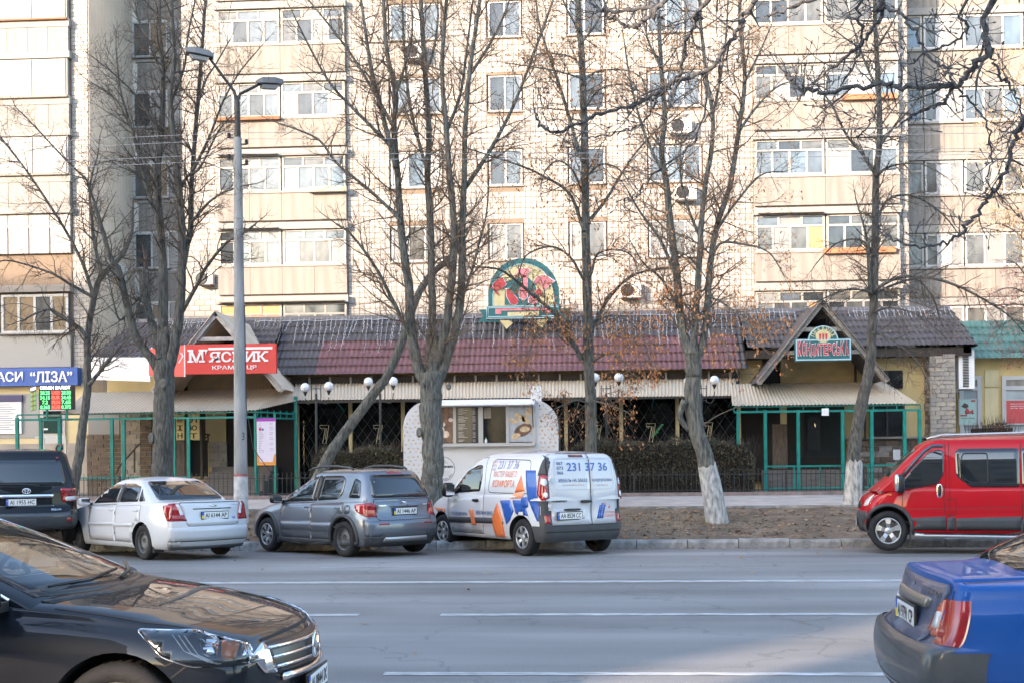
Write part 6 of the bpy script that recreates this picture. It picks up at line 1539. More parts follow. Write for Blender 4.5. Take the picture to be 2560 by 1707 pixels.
class Car:
    def __init__(s, label, loc, ang, pm, cat='car', name='parked_car', tilt=0.0, sc=(1,1,1)):
        s.t = thing(name, label, cat, loc, ang); s.t.rotation_euler = (0, tilt, ang); s.t.scale = sc; s.pm = pm; s.bv = []; s.bo = []
        s.M = Matrix.LocRotScale(Vector(loc), s.t.rotation_euler, None)
    def add(s, mb, name, m, parent=None, smooth=True):
        o = mb.build(name, m, None, smooth); o.parent = parent or s.t; return o
    def lower(s, rear, front, belt, top, plan, zb, side=None, rc=.18, bow_r=.08, bow_f=.12, NS=56, NZ=20, ND=10, wells=(), wr=.36, pexp=3.2, name='body', wmat=None):
        """body below the windows. rear/front: (z, x) end profiles; belt/top/plan: by x"""
        R, F, B, T, P = pchip(rear), pchip(front), pchip(belt), pchip(top), pchip(plan); SD = pchip(side or [(0,.93),(.12,.975),(.45,1.0),(.8,.985),(1,.955)])
        s.R = R; zr_, zf_ = rear[-1][0], front[-1][0]; rows = []; xmn = min(x for z, x in rear); xmx = max(x for z, x in front)
        for i in range(NS+1):
            q = .5-.5*cos(pi*i/NS); q = .5*q+.5*i/NS; zm = .5*(zb+.8); x0 = R(zm)*(1-q)+F(zm)*q; row = []
            zs = B(x0); zt = max(T(x0), zs+.004)
            def pt(y, z, w0):
                x = R(min(z, zr_))*(1-q)+F(min(z, zf_))*q
                return Vector((x, y, z))
            w0 = P(x0)
            d = min(x0-xmn, xmx-x0) if True else 0
            if d < rc: w0 -= rc*(1-sqrt(max(0, 1-(1-max(d,0)/rc)**2)))*.8
            row.append((0.0, zb)); row.append((w0*SD(0)*.9, zb))
            for k in range(NZ+1): tt = k/NZ; row.append((w0*SD(tt), zb+(zs-zb)*tt))
            wt = w0*SD(1)
            for k in range(1, ND+1):
                a = pi/2*k/ND; y = wt*cos(a)**(2/pexp)if k < ND else 0.0; z = zs+(zt-zs)*(sin(a)**(2/pexp)); row.append((y, z))
            out = []
            for (y, z) in row:
                x = R(min(z, zr_))*(1-q)+F(min(z, zf_))*q
                yy = (y/w0)**2 if w0 > 0 else 0
                x += bow_r*yy*(1-q)**5-bow_f*yy*q**5
                out.append((x, y, z))
            rows.append(out)
        n = len(rows[0]); b = MB(); idx = []
        for row in rows:
            L = []; 
            for k, (x, y, z) in enumerate(row): b.v.append((x, y, z)); L.append(len(b.v)-1)
            Rr = []
            for k, (x, y, z) in enumerate(row):
                if k in (0, n-1): Rr.append(L[k])
                else: b.v.append((x, -y, z)); Rr.append(len(b.v)-1)
            idx.append((L, Rr))
        for i in range(NS):
            (L0, R0), (L1, R1) = idx[i], idx[i+1]
            for k in range(n-1):
                b.f.append((L0[k], L0[k+1], L1[k+1], L1[k])); b.f.append((R0[k], R1[k], R1[k+1], R0[k+1])); b.m += [0, 0]
        NY = 24
        for e, (L, Rr) in ((0, idx[0]), (1, idx[-1])):
            row = rows[-1 if e else 0]; w0 = max(p[1] for p in row); bow = bow_f if e else -bow_r; cols = []
            for k in range(n):
                if k in (0, n-1): cols.append([L[k]]*(NY+1)); continue
                x, y, z = row[k]; xb = x+bow*(y/w0)**2; c = [L[k]]
                for j in range(1, NY):
                    yy = y*(1-2*j/NY); b.v.append((xb-bow*(yy/w0)**2, yy, z)); c.append(len(b.v)-1)
                cols.append(c+[Rr[k]])
            for k in range(n-1):
                for j in range(NY):
                    f = [cols[k][j], cols[k][j+1], cols[k+1][j+1], cols[k+1][j]]; f2 = []
                    [f2.append(v) for v in f if v not in f2]
                    if e: f2.reverse()
                    if len(f2) > 2: b.f.append(tuple(f2)); b.m.append(0)
        o = s.add(b, name, [s.pm, wmat or M_well, M_under])
        if wells:
            c = MB()
            for (wx, yi) in wells:
                for sg in (1, -1):
                    k = len(c.v); nn = 40
                    for yy in (sg*yi, sg*1.4):
                        for j in range(nn): a = 2*pi*j/nn; c.v.append((wx+wr*cos(a), yy, wr*.93+wr*sin(a)))
                    for j in range(nn): f = (k+j, k+(j+1) % nn, k+nn+(j+1) % nn, k+nn+j); c.f.append(f if sg < 0 else f[::-1]); c.m.append(0)
                    c.f.append(tuple(range(k, k+nn)) if sg > 0 else tuple(reversed(range(k, k+nn)))); c.f.append(tuple(reversed(range(k+nn, k+2*nn))) if sg > 0 else tuple(range(k+nn, k+2*nn))); c.m += [0, 0]
            co = c.build('cutter', M_well, None); co.parent = s.t
            md = o.modifiers.new('wells', 'BOOLEAN'); md.operation = 'DIFFERENCE'; md.object = co
            for sv, hard in (('EXACT', False), ('EXACT', True), ('MANIFOLD', False), ('FLOAT', False)):
                try: md.solver = sv; md.use_self = sv == 'EXACT' and hard
                except TypeError: continue
                dg = bpy.context.evaluated_depsgraph_get(); dg.update(); me = bpy.data.meshes.new_from_object(o.evaluated_get(dg))
                if len(me.polygons) > .6*len(o.data.polygons): break
            o.modifiers.clear(); old = o.data; o.data = me
            kd = KDTree(len(old.vertices)); [kd.insert(v.co, v.index) for v in old.vertices]; kd.balance(); nrm = []
            for v in me.vertices:     # keep the smooth shading of the uncut body
                q = Vector((0,0,0))
                for co_, ix, ds in kd.find_n(v.co, 4): q += old.vertices[ix].normal/(ds+.002)
                nrm.append(q.normalized())
            bpy.data.objects.remove(co)
            for p in me.polygons:
                ctr = p.center; p.use_smooth = True
                for (wx, yi) in wells:
                    rr = sqrt((ctr.x-wx)**2+(ctr.z-wr*.93)**2)
                    if rr < wr-.012 or (abs(rr-wr) < .02 and abs(p.normal.y) < .4 and abs(ctr.y) > yi-.01 and ctr.z > zb+.02):
                        if rr <= wr+.006: p.material_index = 1; p.use_smooth = False
                if ctr.z < zb+.01: p.material_index = 2
            for p in me.polygons: p.use_smooth = True
            ln = [None]*len(me.loops)
            for p in me.polygons:
                for li in p.loop_indices: ln[li] = p.normal if p.material_index else nrm[me.loops[li].vertex_index]
            me.normals_split_custom_set(ln)
            bpy.data.meshes.remove(old)
        s.body = o; s.bo.append(o); return o
    def cabin(s, lev, rf=.10, crown=.07, rc0=.16, rc1=.22, bow_f=.12, bow_r=.05, N=150, name='cabin', holes=()):
        """window part of the body. lev: (z, x_rear, x_front, half width)"""
        z0, z1 = lev[0][0], lev[-1][0]; fr, ff, fw = pchip([(l[0], l[1]) for l in lev]), pchip([(l[0], l[2]) for l in lev]), pchip([(l[0], l[3]) for l in lev])
        ring = []; nl = 14
        lv = [(z0+(z1-rf-z0)*k/nl, 0.0) for k in range(nl+1)]+[(z1-rf+rf*sin(a*pi/12), rf*(1-cos(a*pi/12))) for a in range(1, 7)]
        def outline(xr, xf, w, rc):
            P = []; per = [(xr+rc, w, xf-rc, w), ('c', xf-rc, w-rc, 90, 0), (xf, w-rc, xf, -w+rc), ('c', xf-rc, -w+rc, 0, -90), (xf-rc, -w, xr+rc, -w), ('c', xr+rc, -w+rc, 270, 180), (xr, -w+rc, xr, w-rc), ('c', xr+rc, w-rc, 180, 90)]
            cnt = [int(N*.26), 8, int(N*.16), 8, int(N*.26), 8, int(N*.16), 8]
            for seg, c in zip(per, cnt):
                for k in range(c):
                    t = k/c
                    if seg[0] == 'c': a = radians(seg[3]+(seg[4]-seg[3])*t); P.append((seg[1]+rc*cos(a), seg[2]+rc*sin(a)))
                    else: P.append((seg[0]+(seg[2]-seg[0])*t, seg[1]+(seg[3]-seg[1])*t))
            xm = (xr+xf)/2; hl = (xf-xr)/2
            return [(x-(bow_f if x > xm else -bow_r)*(y/w)**2*max(0, abs(x-xm)/hl)**4, y) for x, y in P]
        b = MB(); cnt = None
        for (z, ins) in lv:
            t = (z-z0)/(z1-z0); o = outline(fr(z)+ins, ff(z)-ins, fw(z)-ins, rc0+(rc1-rc0)*t); cnt = len(o); b.v += [(x, y, z) for x, y in o]
        last = b.v[-cnt:]; cx = sum(p[0] for p in last)/cnt; nr = 7
        for j in range(1, nr+1):
            r = 1-j/nr
            if r < .02: b.v.append((cx, 0, z1+crown)); break
            b.v += [(cx+(x-cx)*r, y*r, z1+crown*(1-r*r)) for x, y, z in last]
        L = len(lv)+nr-1
        for i in range(L-1):
            for j in range(cnt): b.f.append((i*cnt+(j+1) % cnt, i*cnt+j, (i+1)*cnt+j, (i+1)*cnt+(j+1) % cnt)); b.m.append(0)
        c0 = len(b.v)-1
        for j in range(cnt): b.f.append(((L-1)*cnt+(j+1) % cnt, (L-1)*cnt+j, c0)); b.m.append(0)
        full = MB(); full.v = b.v; full.f = b.f; s.bv_cab = (list(b.v), list(b.f))
        if holes:
            keep = []
            def inside(poly, p):
                c = False; n = len(poly)
                for i in range(n):
                    a, d = poly[i], poly[i-1]
                    if (a[1] > p[1]) != (d[1] > p[1]) and p[0] < (d[0]-a[0])*(p[1]-a[1])/(d[1]-a[1])+a[0]: c = not c
                return c
            for f in b.f:
                ctr = [sum(b.v[i][k] for i in f)/len(f) for k in range(3)]; cut = False
                for (sd, poly) in holes:
                    if sd == 'L' and ctr[1] > .3 and inside(poly, (ctr[0], ctr[2])): cut = True
                    if sd == 'R' and ctr[1] < -.3 and inside(poly, (ctr[0], ctr[2])): cut = True
                    if sd == 'F' and ctr[0] > cx and abs(ctr[1]) < fw(z0)-.08 and inside(poly, (ctr[1], ctr[2])): cut = True
                    if sd == 'B' and ctr[0] < cx and abs(ctr[1]) < fw(z0)-.08 and inside(poly, (ctr[1], ctr[2])): cut = True
                if not cut: keep.append(f)
            b.f = keep; b.m = [0]*len(keep)
        o = s.add(b, name, s.pm); s.cab = o; s.bo.append(o); return o
    def split(s, name, fn, m, grow=.004):
        """take the faces of the body that fn(centre) picks as a part of their own"""
        me = s.body.data; fs = [p for p in me.polygons if p.material_index == 0 and fn(p.center)]
        mb = MB(); mp = {}
        for p in fs:
            f = []
            for v in p.vertices:
                if v not in mp: mp[v] = len(mb.v); q = me.vertices[v]; c = q.co+q.normal*grow; mb.v.append((c.x, c.y, c.z))
                f.append(mp[v])
            mb.f.append(tuple(f)); mb.m.append(0)
        return s.add(mb, name, m)
    def bake(s):
        vs, fs = [], []
        for o in s.bo:
            k = len(vs)
            if o is getattr(s, 'cab', None): v, f = s.bv_cab; vs += [Vector(p) for p in v]; fs += [[i+k for i in q] for q in f]
            else: vs += [v.co.copy() for v in o.data.vertices]; fs += [[i+k for i in p.vertices] for p in o.data.polygons]
        s.tree = BVHTree.FromPolygons(vs, fs)
    def hit(s, sd, a, c):
        D = {'L': (Vector((a, 3, c)), Vector((0,-1,0))), 'R': (Vector((a, -3, c)), Vector((0,1,0))), 'B': (Vector((-6, a, c)), Vector((1,0,0))), 'F': (Vector((9, a, c)), Vector((-1,0,0))), 'T': (Vector((a, c, 4)), Vector((0,0,-1)))}[sd]
        p, n, i, d = s.tree.ray_cast(D[0], D[1])
        mid = 1.2 if sd in 'LR' else 0.0; step = .012
        for _ in range(60):     # beyond the outline: slide back onto the body
            if p is not None and not (sd in 'LR' and (abs(p.y) < .2 or abs(n.y) < .38)) and not (sd in 'BF' and abs(n.x) < .30): break
            if sd == 'T': break
            D[0][0 if sd in 'LR' else 1] += step if D[0][0 if sd in 'LR' else 1] < mid else -step
            q = s.tree.ray_cast(D[0], D[1])
            if q[0] is not None: p, n, i, d = q
        if p is None: p, n, i, d = s.tree.find_nearest(D[0]+D[1]*(2.2 if sd in 'LR' else 5.2 if sd == 'B' else 5 if sd == 'F' else 2.8))
        if n.dot(D[1]) > 0: n = -n
        return p, n
    def project(s, v2, faces, sd, off, mb):
        o = len(mb.v)
        for a, c in v2: p, n = s.hit(sd, a, c); q = p+n*off; mb.v.append((q.x, q.y, q.z))
        for f in faces: mb.f.append(tuple(o+i for i in f)); mb.m.append(mb.cur)
    def patch(s, name, poly, sd, off, m, parent=None, res=.09, r=0.0, mb=None, th=None):
        """a panel shaped in side, rear, front or top view, laid onto the body"""
        if r: poly = round_poly(poly, r)
        bm = bmesh.new(); vs = [bm.verts.new((p[0], p[1], 0)) for p in poly]; bm.faces.new(vs)
        xs = [p[0] for p in poly]; ys = [p[1] for p in poly]
        for lo, hi, ax in ((min(xs), max(xs), 0), (min(ys), max(ys), 1)):
            k = math.ceil((hi-lo)/res)
            for i in range(1, k):
                co = [0,0,0]; no = [0,0,0]; co[ax] = lo+(hi-lo)*i/k; no[ax] = 1
                bmesh.ops.bisect_plane(bm, geom=bm.verts[:]+bm.edges[:]+bm.faces[:], plane_co=co, plane_no=no)
        bmesh.ops.triangulate(bm, faces=bm.faces[:])
        bm.verts.index_update(); v2 = [(v.co.x, v.co.y) for v in bm.verts]; fs = [tuple(v.index for v in f.verts) for f in bm.faces]
        edge = [tuple(v.index for v in e.verts) for e in bm.edges if len(e.link_faces) == 1]; bm.free()
        own = mb is None; mb = mb or MB(); k0 = len(mb.v); s.project(v2, fs, sd, off, mb)
        # turn the skirt edges into the body so that the panel has thickness
        k1 = len(mb.v); s.project(v2, [], sd, -.004, mb)
        for a, c in edge: mb.f.append((k0+a, k0+c, k1+c, k1+a)); mb.m.append(mb.cur)
        if not own: return None
        o = s.add(mb, name, m, parent)
        # outward normals
        bm = bmesh.new(); bm.from_mesh(o.data); bmesh.ops.recalc_face_normals(bm, faces=bm.faces[:]); bm.to_mesh(o.data); bm.free()
        dv = {'L': (0,1,0), 'R': (0,-1,0), 'B': (-1,0,0), 'F': (1,0,0), 'T': (0,0,1)}[sd]
        if sum(p.normal.dot(Vector(dv))*p.area for p in o.data.polygons) < 0: o.data.flip_normals()
        return o
    def seam(s, paths, sd, w=.009, off=.0025, name='panel_gap', m=None):
        mb = MB()
        for path in paths:
            P = []
            for i in range(len(path)-1):
                a, c = Vector(path[i]), Vector(path[i+1]); k = max(1, int((c-a).length/.05)); P += [a.lerp(c, j/k) for j in range(k)]
            P.append(Vector(path[-1])); v2 = []
            for i, p in enumerate(P):
                d = (P[min(i+1, len(P)-1)]-P[max(i-1, 0)]).normalized(); nn = Vector((-d.y, d.x))*w/2; v2 += [tuple(p+nn), tuple(p-nn)]
            s.project(v2, [(2*i, 2*i+1, 2*i+3, 2*i+2) for i in range(len(P)-1)], sd, off, mb)
        return s.add(mb, name, m or M_seam, None, False)
    def text(s, txt, sd, a, c, w, h, m, bold=.01, off=.006, shear=0.0, rot=0.0, name='lettering', parent=None):
        vs, fs = text_fit(txt, w, h, bold, shear); sg = -1 if sd in 'LB' else 1; mb = MB(); ca, sa = cos(rot), sin(rot)
        s.project([(a+sg*(x*ca-y*sa), c+x*sa+y*ca) for x, y in vs], fs, sd, off, mb); return s.add(mb, name, m, parent, False)
    def tubeon(s, name, path, sd, r, m, off=0.0, n=6, parent=None, closed=False):
        pts = []
        for a, c in path: p, nn = s.hit(sd, a, c); pts.append(p+nn*off)
        mb = MB(); mb.tube(pts+([pts[0]] if closed else []), r, n); return s.add(mb, name, m, parent)
    def boxat(s, name, c, d, m, parent=None, bev=.0):
        mb = MB(); mb.box(c[0]-d[0]/2, c[0]+d[0]/2, c[1]-d[1]/2, c[1]+d[1]/2, c[2]-d[2]/2, c[2]+d[2]/2); return s.add(mb, name, m, parent, False)
    def blob(s, name, c, d, m, parent=None, e=.55, n=14):
        """rounded box"""
        mb = MB(); k = 10; vs = []
        sp = lambda v, p: math.copysign(abs(v)**p, v)
        for i in range(k+1):
            ph = -pi/2+pi*i/k
            for j in range(n): th = 2*pi*j/n; vs.append((c[0]+d[0]/2*sp(cos(ph), e)*sp(cos(th), e), c[1]+d[1]/2*sp(cos(ph), e)*sp(sin(th), e), c[2]+d[2]/2*sp(sin(ph), e)))
        fs = [(i*n+j, i*n+(j+1) % n, (i+1)*n+(j+1) % n, (i+1)*n+j) for i in range(k) for j in range(n)]; mb.add(vs, fs); return s.add(mb, name, m, parent)
    def wheel(s, x, y, R, w, rim, style, cap=M_rim, toe=0.0):
        sg = 1 if y > 0 else -1; t = bpy.data.objects.new('wheel', None); COL.objects.link(t); t.parent = s.t; t.location = (x, y, R); t.rotation_euler = (0, 0, toe+(0 if sg > 0 else pi)); t.empty_display_size = .1
        mb = MB(); h = w/2; mb.lathe([(rim*.96, h*.7), (rim*1.02, h*.98), (R*.86, h*1.02), (R*.95, h*.88), (R*.99, h*.66), (R, h*.4), (R, -h*.4), (R*.99, -h*.66), (R*.95, -h*.88), (R*.86, -h), (rim, -h*.95)], 40, 'y')
        o = s.add(mb, 'tyre', M_tyre, t)
        mb = MB()
        for j in range(48):
            a = 2*pi*j/48
            for ys in (-.28, .28):
                p = [Vector(((R+.004)*cos(a+da), h*ys+h*dy, (R+.004)*sin(a+da))) for da, dy in ((-.03,-.3),(.015,-.3),(.03,.3),(-.015,.3))]; mb.add(p, [(3,2,1,0)])
        s.add(mb, 'tread', M_tyre, t, False)
        mb = MB(); mb.lathe([(rim*1.0, h*.75), (rim*.97, h*.86), (rim*.92, h*.80), (rim*.88, h*.35), (rim*.86, -h*.2), (0.001, -h*.25)], 32, 'y'); s.add(mb, 'rim_barrel', M_steelrim if style != 'alloy' else M_rim, t)
        if style == 'steel':
            mb = MB(); mb.lathe([(rim*.88, h*.35), (rim*.78, h*.42), (rim*.62, h*.46), (rim*.52, h*.62), (rim*.34, h*.58), (rim*.28, h*.40), (.001, h*.38)], 32, 'y'); s.add(mb, 'rim', M_steelrim, t)
            for j in range(14):
                a = 2*pi*j/14; mb = MB(); mb.lathe([(.001, 0), (rim*.062, 0)], 10, 'y', (rim*.70*cos(a), h*.47+.004, rim*.70*sin(a))); s.add(mb, 'vent_hole', M_well, t, False)
            for j in range(5):
                a = 2*pi*j/5; mb = MB(); mb.lathe([(.001, .012), (rim*.045, .01), (rim*.05, 0)], 6, 'y', (rim*.22*cos(a), h*.42, rim*.22*sin(a))); s.add(mb, 'wheel_nut', M_steel, t, False)
        else:
            nsp, wd = {'alloy': (5, .20), 'cap7': (7, .15), 'cap6': (6, .17), 'alloy10': (10, .09)}[style]
            mb = MB(); mb.lathe([(rim*.99, h*.86), (rim*.97, h*.98), (rim*.90, h*.98), (rim*.88, h*.8)], 36, 'y'); s.add(mb, 'rim_lip', cap, t)
            for j in range(nsp):
                a = 2*pi*j/nsp+.3; ca, sa = cos(a), sin(a); mb = MB()
                def P(r_, q, yy): return (r_*ca-q*sa, yy, r_*sa+q*ca)
                w0, w1 = rim*wd*1.2, rim*wd*.8; r0, r1 = rim*.16, rim*.93
                vs = [P(r0, -w0*.6, h*.70), P(r0, w0*.6, h*.70), P(r0+(r1-r0)*.5, w1, h*.98), P(r0+(r1-r0)*.5, -w1, h*.98), P(r1, w0*1.0, h*.90), P(r1, -w0*1.0, h*.90)]
                vs += [(x_, y_-.035, z_) for x_, y_, z_ in vs]
                mb.add(vs, [(0,1,2,3), (3,2,4,5), (1,7,8,2), (2,8,10,4), (0,3,9,6), (3,5,11,9)]); s.add(mb, 'spoke', cap, t, False)
            mb = MB(); mb.lathe([(rim*.30, h*.6), (rim*.27, h*.80), (rim*.12, h*.86), (.001, h*.87)], 18, 'y'); s.add(mb, 'hub_cap', cap, t)
            mb = MB(); mb.lathe([(rim*.8, -h*.02), (.001, 0)], 24, 'y'); s.add(mb, 'brake_disc', M_steelrim, t)
        return t
    def plate(s, sd, y, z, txt, old=False, w=.52, h=.112, off=.012, tilt=0.0):
        p, n = s.hit(sd, y, z); sg = -1 if sd == 'B' else 1
        t = bpy.data.objects.new('number_plate', None); COL.objects.link(t); t.parent = s.t; t.location = p+n*off; t.empty_display_size = .1
        t.rotation_euler = (0, tilt, 0)
        def bx(name, y0, y1, z0, z1, d, m): mb = MB(); mb.box(*(sorted((0, sg*d))), y0, y1, z0, z1); return s.add(mb, name, m, t, False)
        bx('plate_frame', -w/2-.012, w/2+.012, -h/2-.018, h/2+.012, .012, M_trim); bx('plate', -w/2, w/2, -h/2, h/2, .015, M_plate)
        L = (w/2 if sd == 'B' else -w/2); k = (-1 if sd == 'B' else 1)
        a, c = sorted((L, L+k*.042)); bx('flag_blue', a, c, (0 if old else -h/2), h/2, .017, M_pblue)
        if old: bx('flag_yellow', a, c, -h/2, 0, .017, M_pyel)
        else: bx('flag_small', a+.012, c-.012, .012, .03, .019, M_pyel)
        vs, fs = text_fit(txt, w*.83, h*.68, .015); mb = MB(); mb.add([(sg*.0175, k*(x+.02)*1, zz) for x, zz in vs], fs); s.add(mb, 'plate_text', M_ink, t, False)
        return t
    def mirror(s, x, y, z, m, d=(.16,.24,.17)):
        sg = 1 if y > 0 else -1
        o = s.blob('wing_mirror', (x, y, z), d, m, None, .6); s.boxat('mirror_arm', (x+.02, y-sg*.13, z-.05), (.08, .14, .05), M_trim, o)
        mb = MB(); mb.box(x-d[0]*.5-.004, x-d[0]*.48, y-d[1]*.38, y+d[1]*.38, z-d[2]*.36, z+d[2]*.36); s.add(mb, 'mirror_glass', M_chrome, o, False)
        return o
def place(px, py, ang, track, z=0.0):
    """rear axle centre on the road from the photo position of the near rear wheel's foot"""
    p = ground_pt(px, py, z)
    for _ in range(4): p = ground_pt(px, py, road_z(p.y)+z)
    left = Vector((-sin(ang), cos(ang), 0)); c = p-left*track/2; c.z = p.z; return c

# --- grey hatchback
P_grey = paint('grey_metallic_paint', (.145,.17,.205), .5, .35, .04)
a = radians(137.5); C_ = Car('grey metallic hatchback with roof rails parked at an angle to the kerb', place(868, 1391, a, 1.58), a, P_grey, sc=(1.02,1.02,1.02))
C_.lower([(.2,-.66),(.32,-.74),(.5,-.79),(.68,-.77),(.76,-.70),(.9,-.675),(1.02,-.665)], [(.2,3.18),(.35,3.33),(.55,3.34),(.72,3.26),(.82,3.12),(.9,3.0)],
  [(-.8,.98),(0,.965),(1.5,.91),(2.4,.88),(3.0,.80),(3.4,.68)], [(-.8,1.03),(1.5,1.0),(2.3,1.0),(2.8,.93),(3.15,.83),(3.4,.70)], [(-.8,.80),(-.4,.86),(.4,.875),(2,.875),(2.8,.85),(3.4,.74)], .2, wells=((0,.58),(2.5,.58)), wr=.37)
C_.cabin([(.9,-.665,2.45,.80),(1.0,-.655,2.30,.785),(1.3,-.53,1.72,.69),(1.555,-.37,1.22,.60)], .09, .04, .22, .2, .22, .05)
C_.bake()
for sd in 'LR':
    C_.patch('window', round_poly([(1.98,.965),(1.02,.995),(1.0,1.44),(1.22,1.44),(1.55,1.27)], .04), sd, .003, M_cglass)
    C_.patch('window', round_poly([(.90,1.0),(.28,1.03),(.14,1.12),(.16,1.40),(.30,1.46),(.90,1.455)], .05), sd, .003, M_cglass)
    C_.patch('quarter_window', round_poly([(2.02,.96),(1.62,1.26),(2.32,.93)], .02), sd, .003, M_cglass)
    C_.patch('quarter_window', round_poly([(-.05,1.06),(-.40,1.06),(-.30,1.36),(-.10,1.42)], .05), sd, .003, M_cglass)
    C_.patch('pillar_trim', [(1.01,.995),(.91,1.0),(.91,1.46),(1.0,1.46)], sd, .004, M_trim)
    for x0, x1, nm in ((1.95,.98,'door'), (.97,.02,'door')):
        pl = [(x0-.0,.31),(x0+.06,.60),(x0+.06,.93),(x1,.97),(x1,.72 if x1 > .5 else .80),(x1+(0 if x1 > .5 else .26),.46 if x1 < .5 else .31),(x1+(0 if x1 > .5 else .30),.31)]
        d = C_.patch(nm, pl, sd, .004, P_grey, None, .10, .03); C_.seam([pl+[pl[0]]], sd, .012, .0035)
        p, n = C_.hit(sd, x1+.16, .90); C_.blob('handle', (p.x, p.y+(.015 if sd == 'L' else -.015), p.z-.02), (.17,.03,.035), P_grey, d)
        C_.patch('side_molding', [(x0,.44),(x0+.05,.60),(x1,.63),(x1+(.0 if x1 > .5 else .22),.47)], sd, .012, P_grey, d, .1, .03)
    C_.patch('sill_trim', [(.42,.20),(2.06,.20),(2.06,.30),(.42,.30)], sd, .012, M_plast)
    for wx in (0, 2.5):
        n = 22; path = [(wx+.40*cos(pi*(-.12+1.24*k/n)), .344+.40*sin(pi*(-.12+1.24*k/n))) for k in range(n+1)]
        C_.tubeon('arch_trim', path, sd, .036, M_plast, .0)
    y_ = .66 if sd == 'L' else -.66; mb = MB(); mb.tube([(.0,y_*.93,1.565),(.08,y_*.93,1.60),(.5,y_*.93,1.635),(1.0,y_*.93,1.63),(1.25,y_*.93,1.595),(1.35,y_*.95,1.555)], [.02,.022,.022,.022,.02,.016], 8); C_.add(mb, 'roof_rail', M_plast)
    C_.mirror(2.0, .97 if sd == 'L' else -.97, 1.02, M_trim)
    # tail lamp, wraps the corner
    C_.patch('tail_lamp', [(-.30,.94),(-.60,.98),(-.80,.97),(-.80,.70),(-.62,.72),(-.38,.82)], sd, .018, M_lred, None, .06, .05)
    C_.patch('tail_lamp_clear', [(-.56,.86),(-.80,.86),(-.80,.75),(-.64,.77)], sd, .021, M_lorg, None, .06, .03)
for y0, y1 in ((.60,.78), (-.78,-.60)): C_.patch('tail_lamp', [(y0,.73),(y1,.73),(y1,.96),(y0,.95)], 'B', .016, M_lred, None, .06, .02); C_.patch('tail_lamp_clear', [(y0+.02,.76),(y1-.02,.77),(y1-.02,.85),(y0+.02,.85)], 'B', .019, M_lorg, None, .06, .02)
C_.patch('rear_window', round_poly([(-.66,1.06),(.66,1.06),(.55,1.47),(-.55,1.47)], .08), 'B', .006, M_cglass)
C_.patch('wiper', [(-.25,1.06),(.25,1.07),(.18,1.10),(-.1,1.09)], 'B', .018, M_trim)
C_.patch('brake_light', [(-.17,1.495),(.17,1.495),(.17,1.525),(-.17,1.525)], 'B', .01, M_lred)
tg = C_.patch('tailgate', round_poly([(-.60,.66),(.60,.66),(.64,1.0),(-.64,1.0)], .05), 'B', .005, P_grey); C_.seam([round_poly([(-.60,.66),(.60,.66),(.64,1.0),(.62,1.04),(-.62,1.04),(-.64,1.0)], .05)], 'B', .012, .004)
C_.patch('plate_recess', round_poly([(-.31,.74),(.31,.74),(.33,.895),(-.33,.895)], .03), 'B', .004, M_trim, tg); C_.patch('boot_handle', round_poly([(-.33,.89),(.33,.89),(.32,.935),(-.32,.935)], .02), 'B', .025, P_grey, tg)
C_.plate('B', 0, .815, 'AI 1446 AP', True, off=.016)
C_.patch('rear_bumper', round_poly([(-.84,.38),(.84,.38),(.86,.66),(-.86,.66)], .06), 'B', .008, P_grey)
C_.patch('bumper_lower', [(-.86,.2),(.86,.2),(.84,.38),(.55,.38),(.50,.44),(-.50,.44),(-.55,.38),(-.84,.38)], 'B', .014, M_plast); C_.patch('skid_plate', round_poly([(-.50,.29),(.50,.29),(.47,.37),(-.47,.37)], .02), 'B', .03, M_rim)
for y0 in (.50, -.50): C_.patch('reflector', [(y0-.1,.585),(y0+.1,.585),(y0+.1,.615),(y0-.1,.615)], 'B', .016, M_lred)
mb = MB(); mb.tube([(-.70,.07,.985),(-.70,-.05,.975),(-.70,.05,.945),(-.70,-.07,.935)], .012, 5); C_.add(mb, 'badge', M_chrome)
C_.text('SUZUKI', 'B', .47, .925, .15, .02, M_chrome, .01, .012); C_.text('SX4', 'B', -.50, .93, .10, .035, M_chrome, .01, .012)
C_.patch('fuel_flap', round_poly([(-.18,.78),(-.02,.78),(-.02,.93),(-.18,.93)], .06), 'L', .004, P_grey); C_.seam([round_poly([(-.18,.78),(-.02,.78),(-.02,.93),(-.18,.93)], .06)], 'L', .008, .0055)
C_.patch('windscreen', [(-.62,1.02),(.62,1.02),(.52,1.47),(-.52,1.47)], 'F', .006, M_cglass)
C_.wheel(0, .765, .325, .205, .205, 'steel'); C_.wheel(0, -.765, .325, .205, .205, 'steel'); C_.wheel(2.5, .765, .325, .205, .215, 'cap7'); C_.wheel(2.5, -.765, .325, .205, .215, 'cap7')
C_.boxat('rear_axle', (.0,0,.24), (.12,1.3,.1), M_under)

# --- white sedan
P_white = paint('white_paint_car', (.56,.575,.60), .0, .4, .035)
a = radians(139); C_ = Car('dusty white sedan parked at an angle between the black off-roader and the hatchback', place(366, 1398, a, 1.55), a, P_white, sc=(1.0,1.02,1.035))
C_.lower([(.22,-.92),(.34,-1.02),(.52,-1.05),(.68,-1.04),(.74,-1.0),(.9,-.985),(1.02,-.95)], [(.2,3.3),(.35,3.43),(.55,3.44),(.72,3.34),(.84,3.2)],
  [(-1.05,.93),(-.6,.96),(0,.945),(1.5,.91),(2.4,.87),(3.1,.78),(3.45,.66)], [(-1.05,1.03),(-.6,1.035),(-.2,1.03),(1.5,1.0),(2.3,.97),(2.9,.88),(3.45,.70)], [(-1.05,.78),(-.5,.855),(.4,.865),(2,.865),(2.8,.84),(3.45,.72)], .2, wells=((0,.56),(2.6,.56)), wr=.345, bow_r=.10)
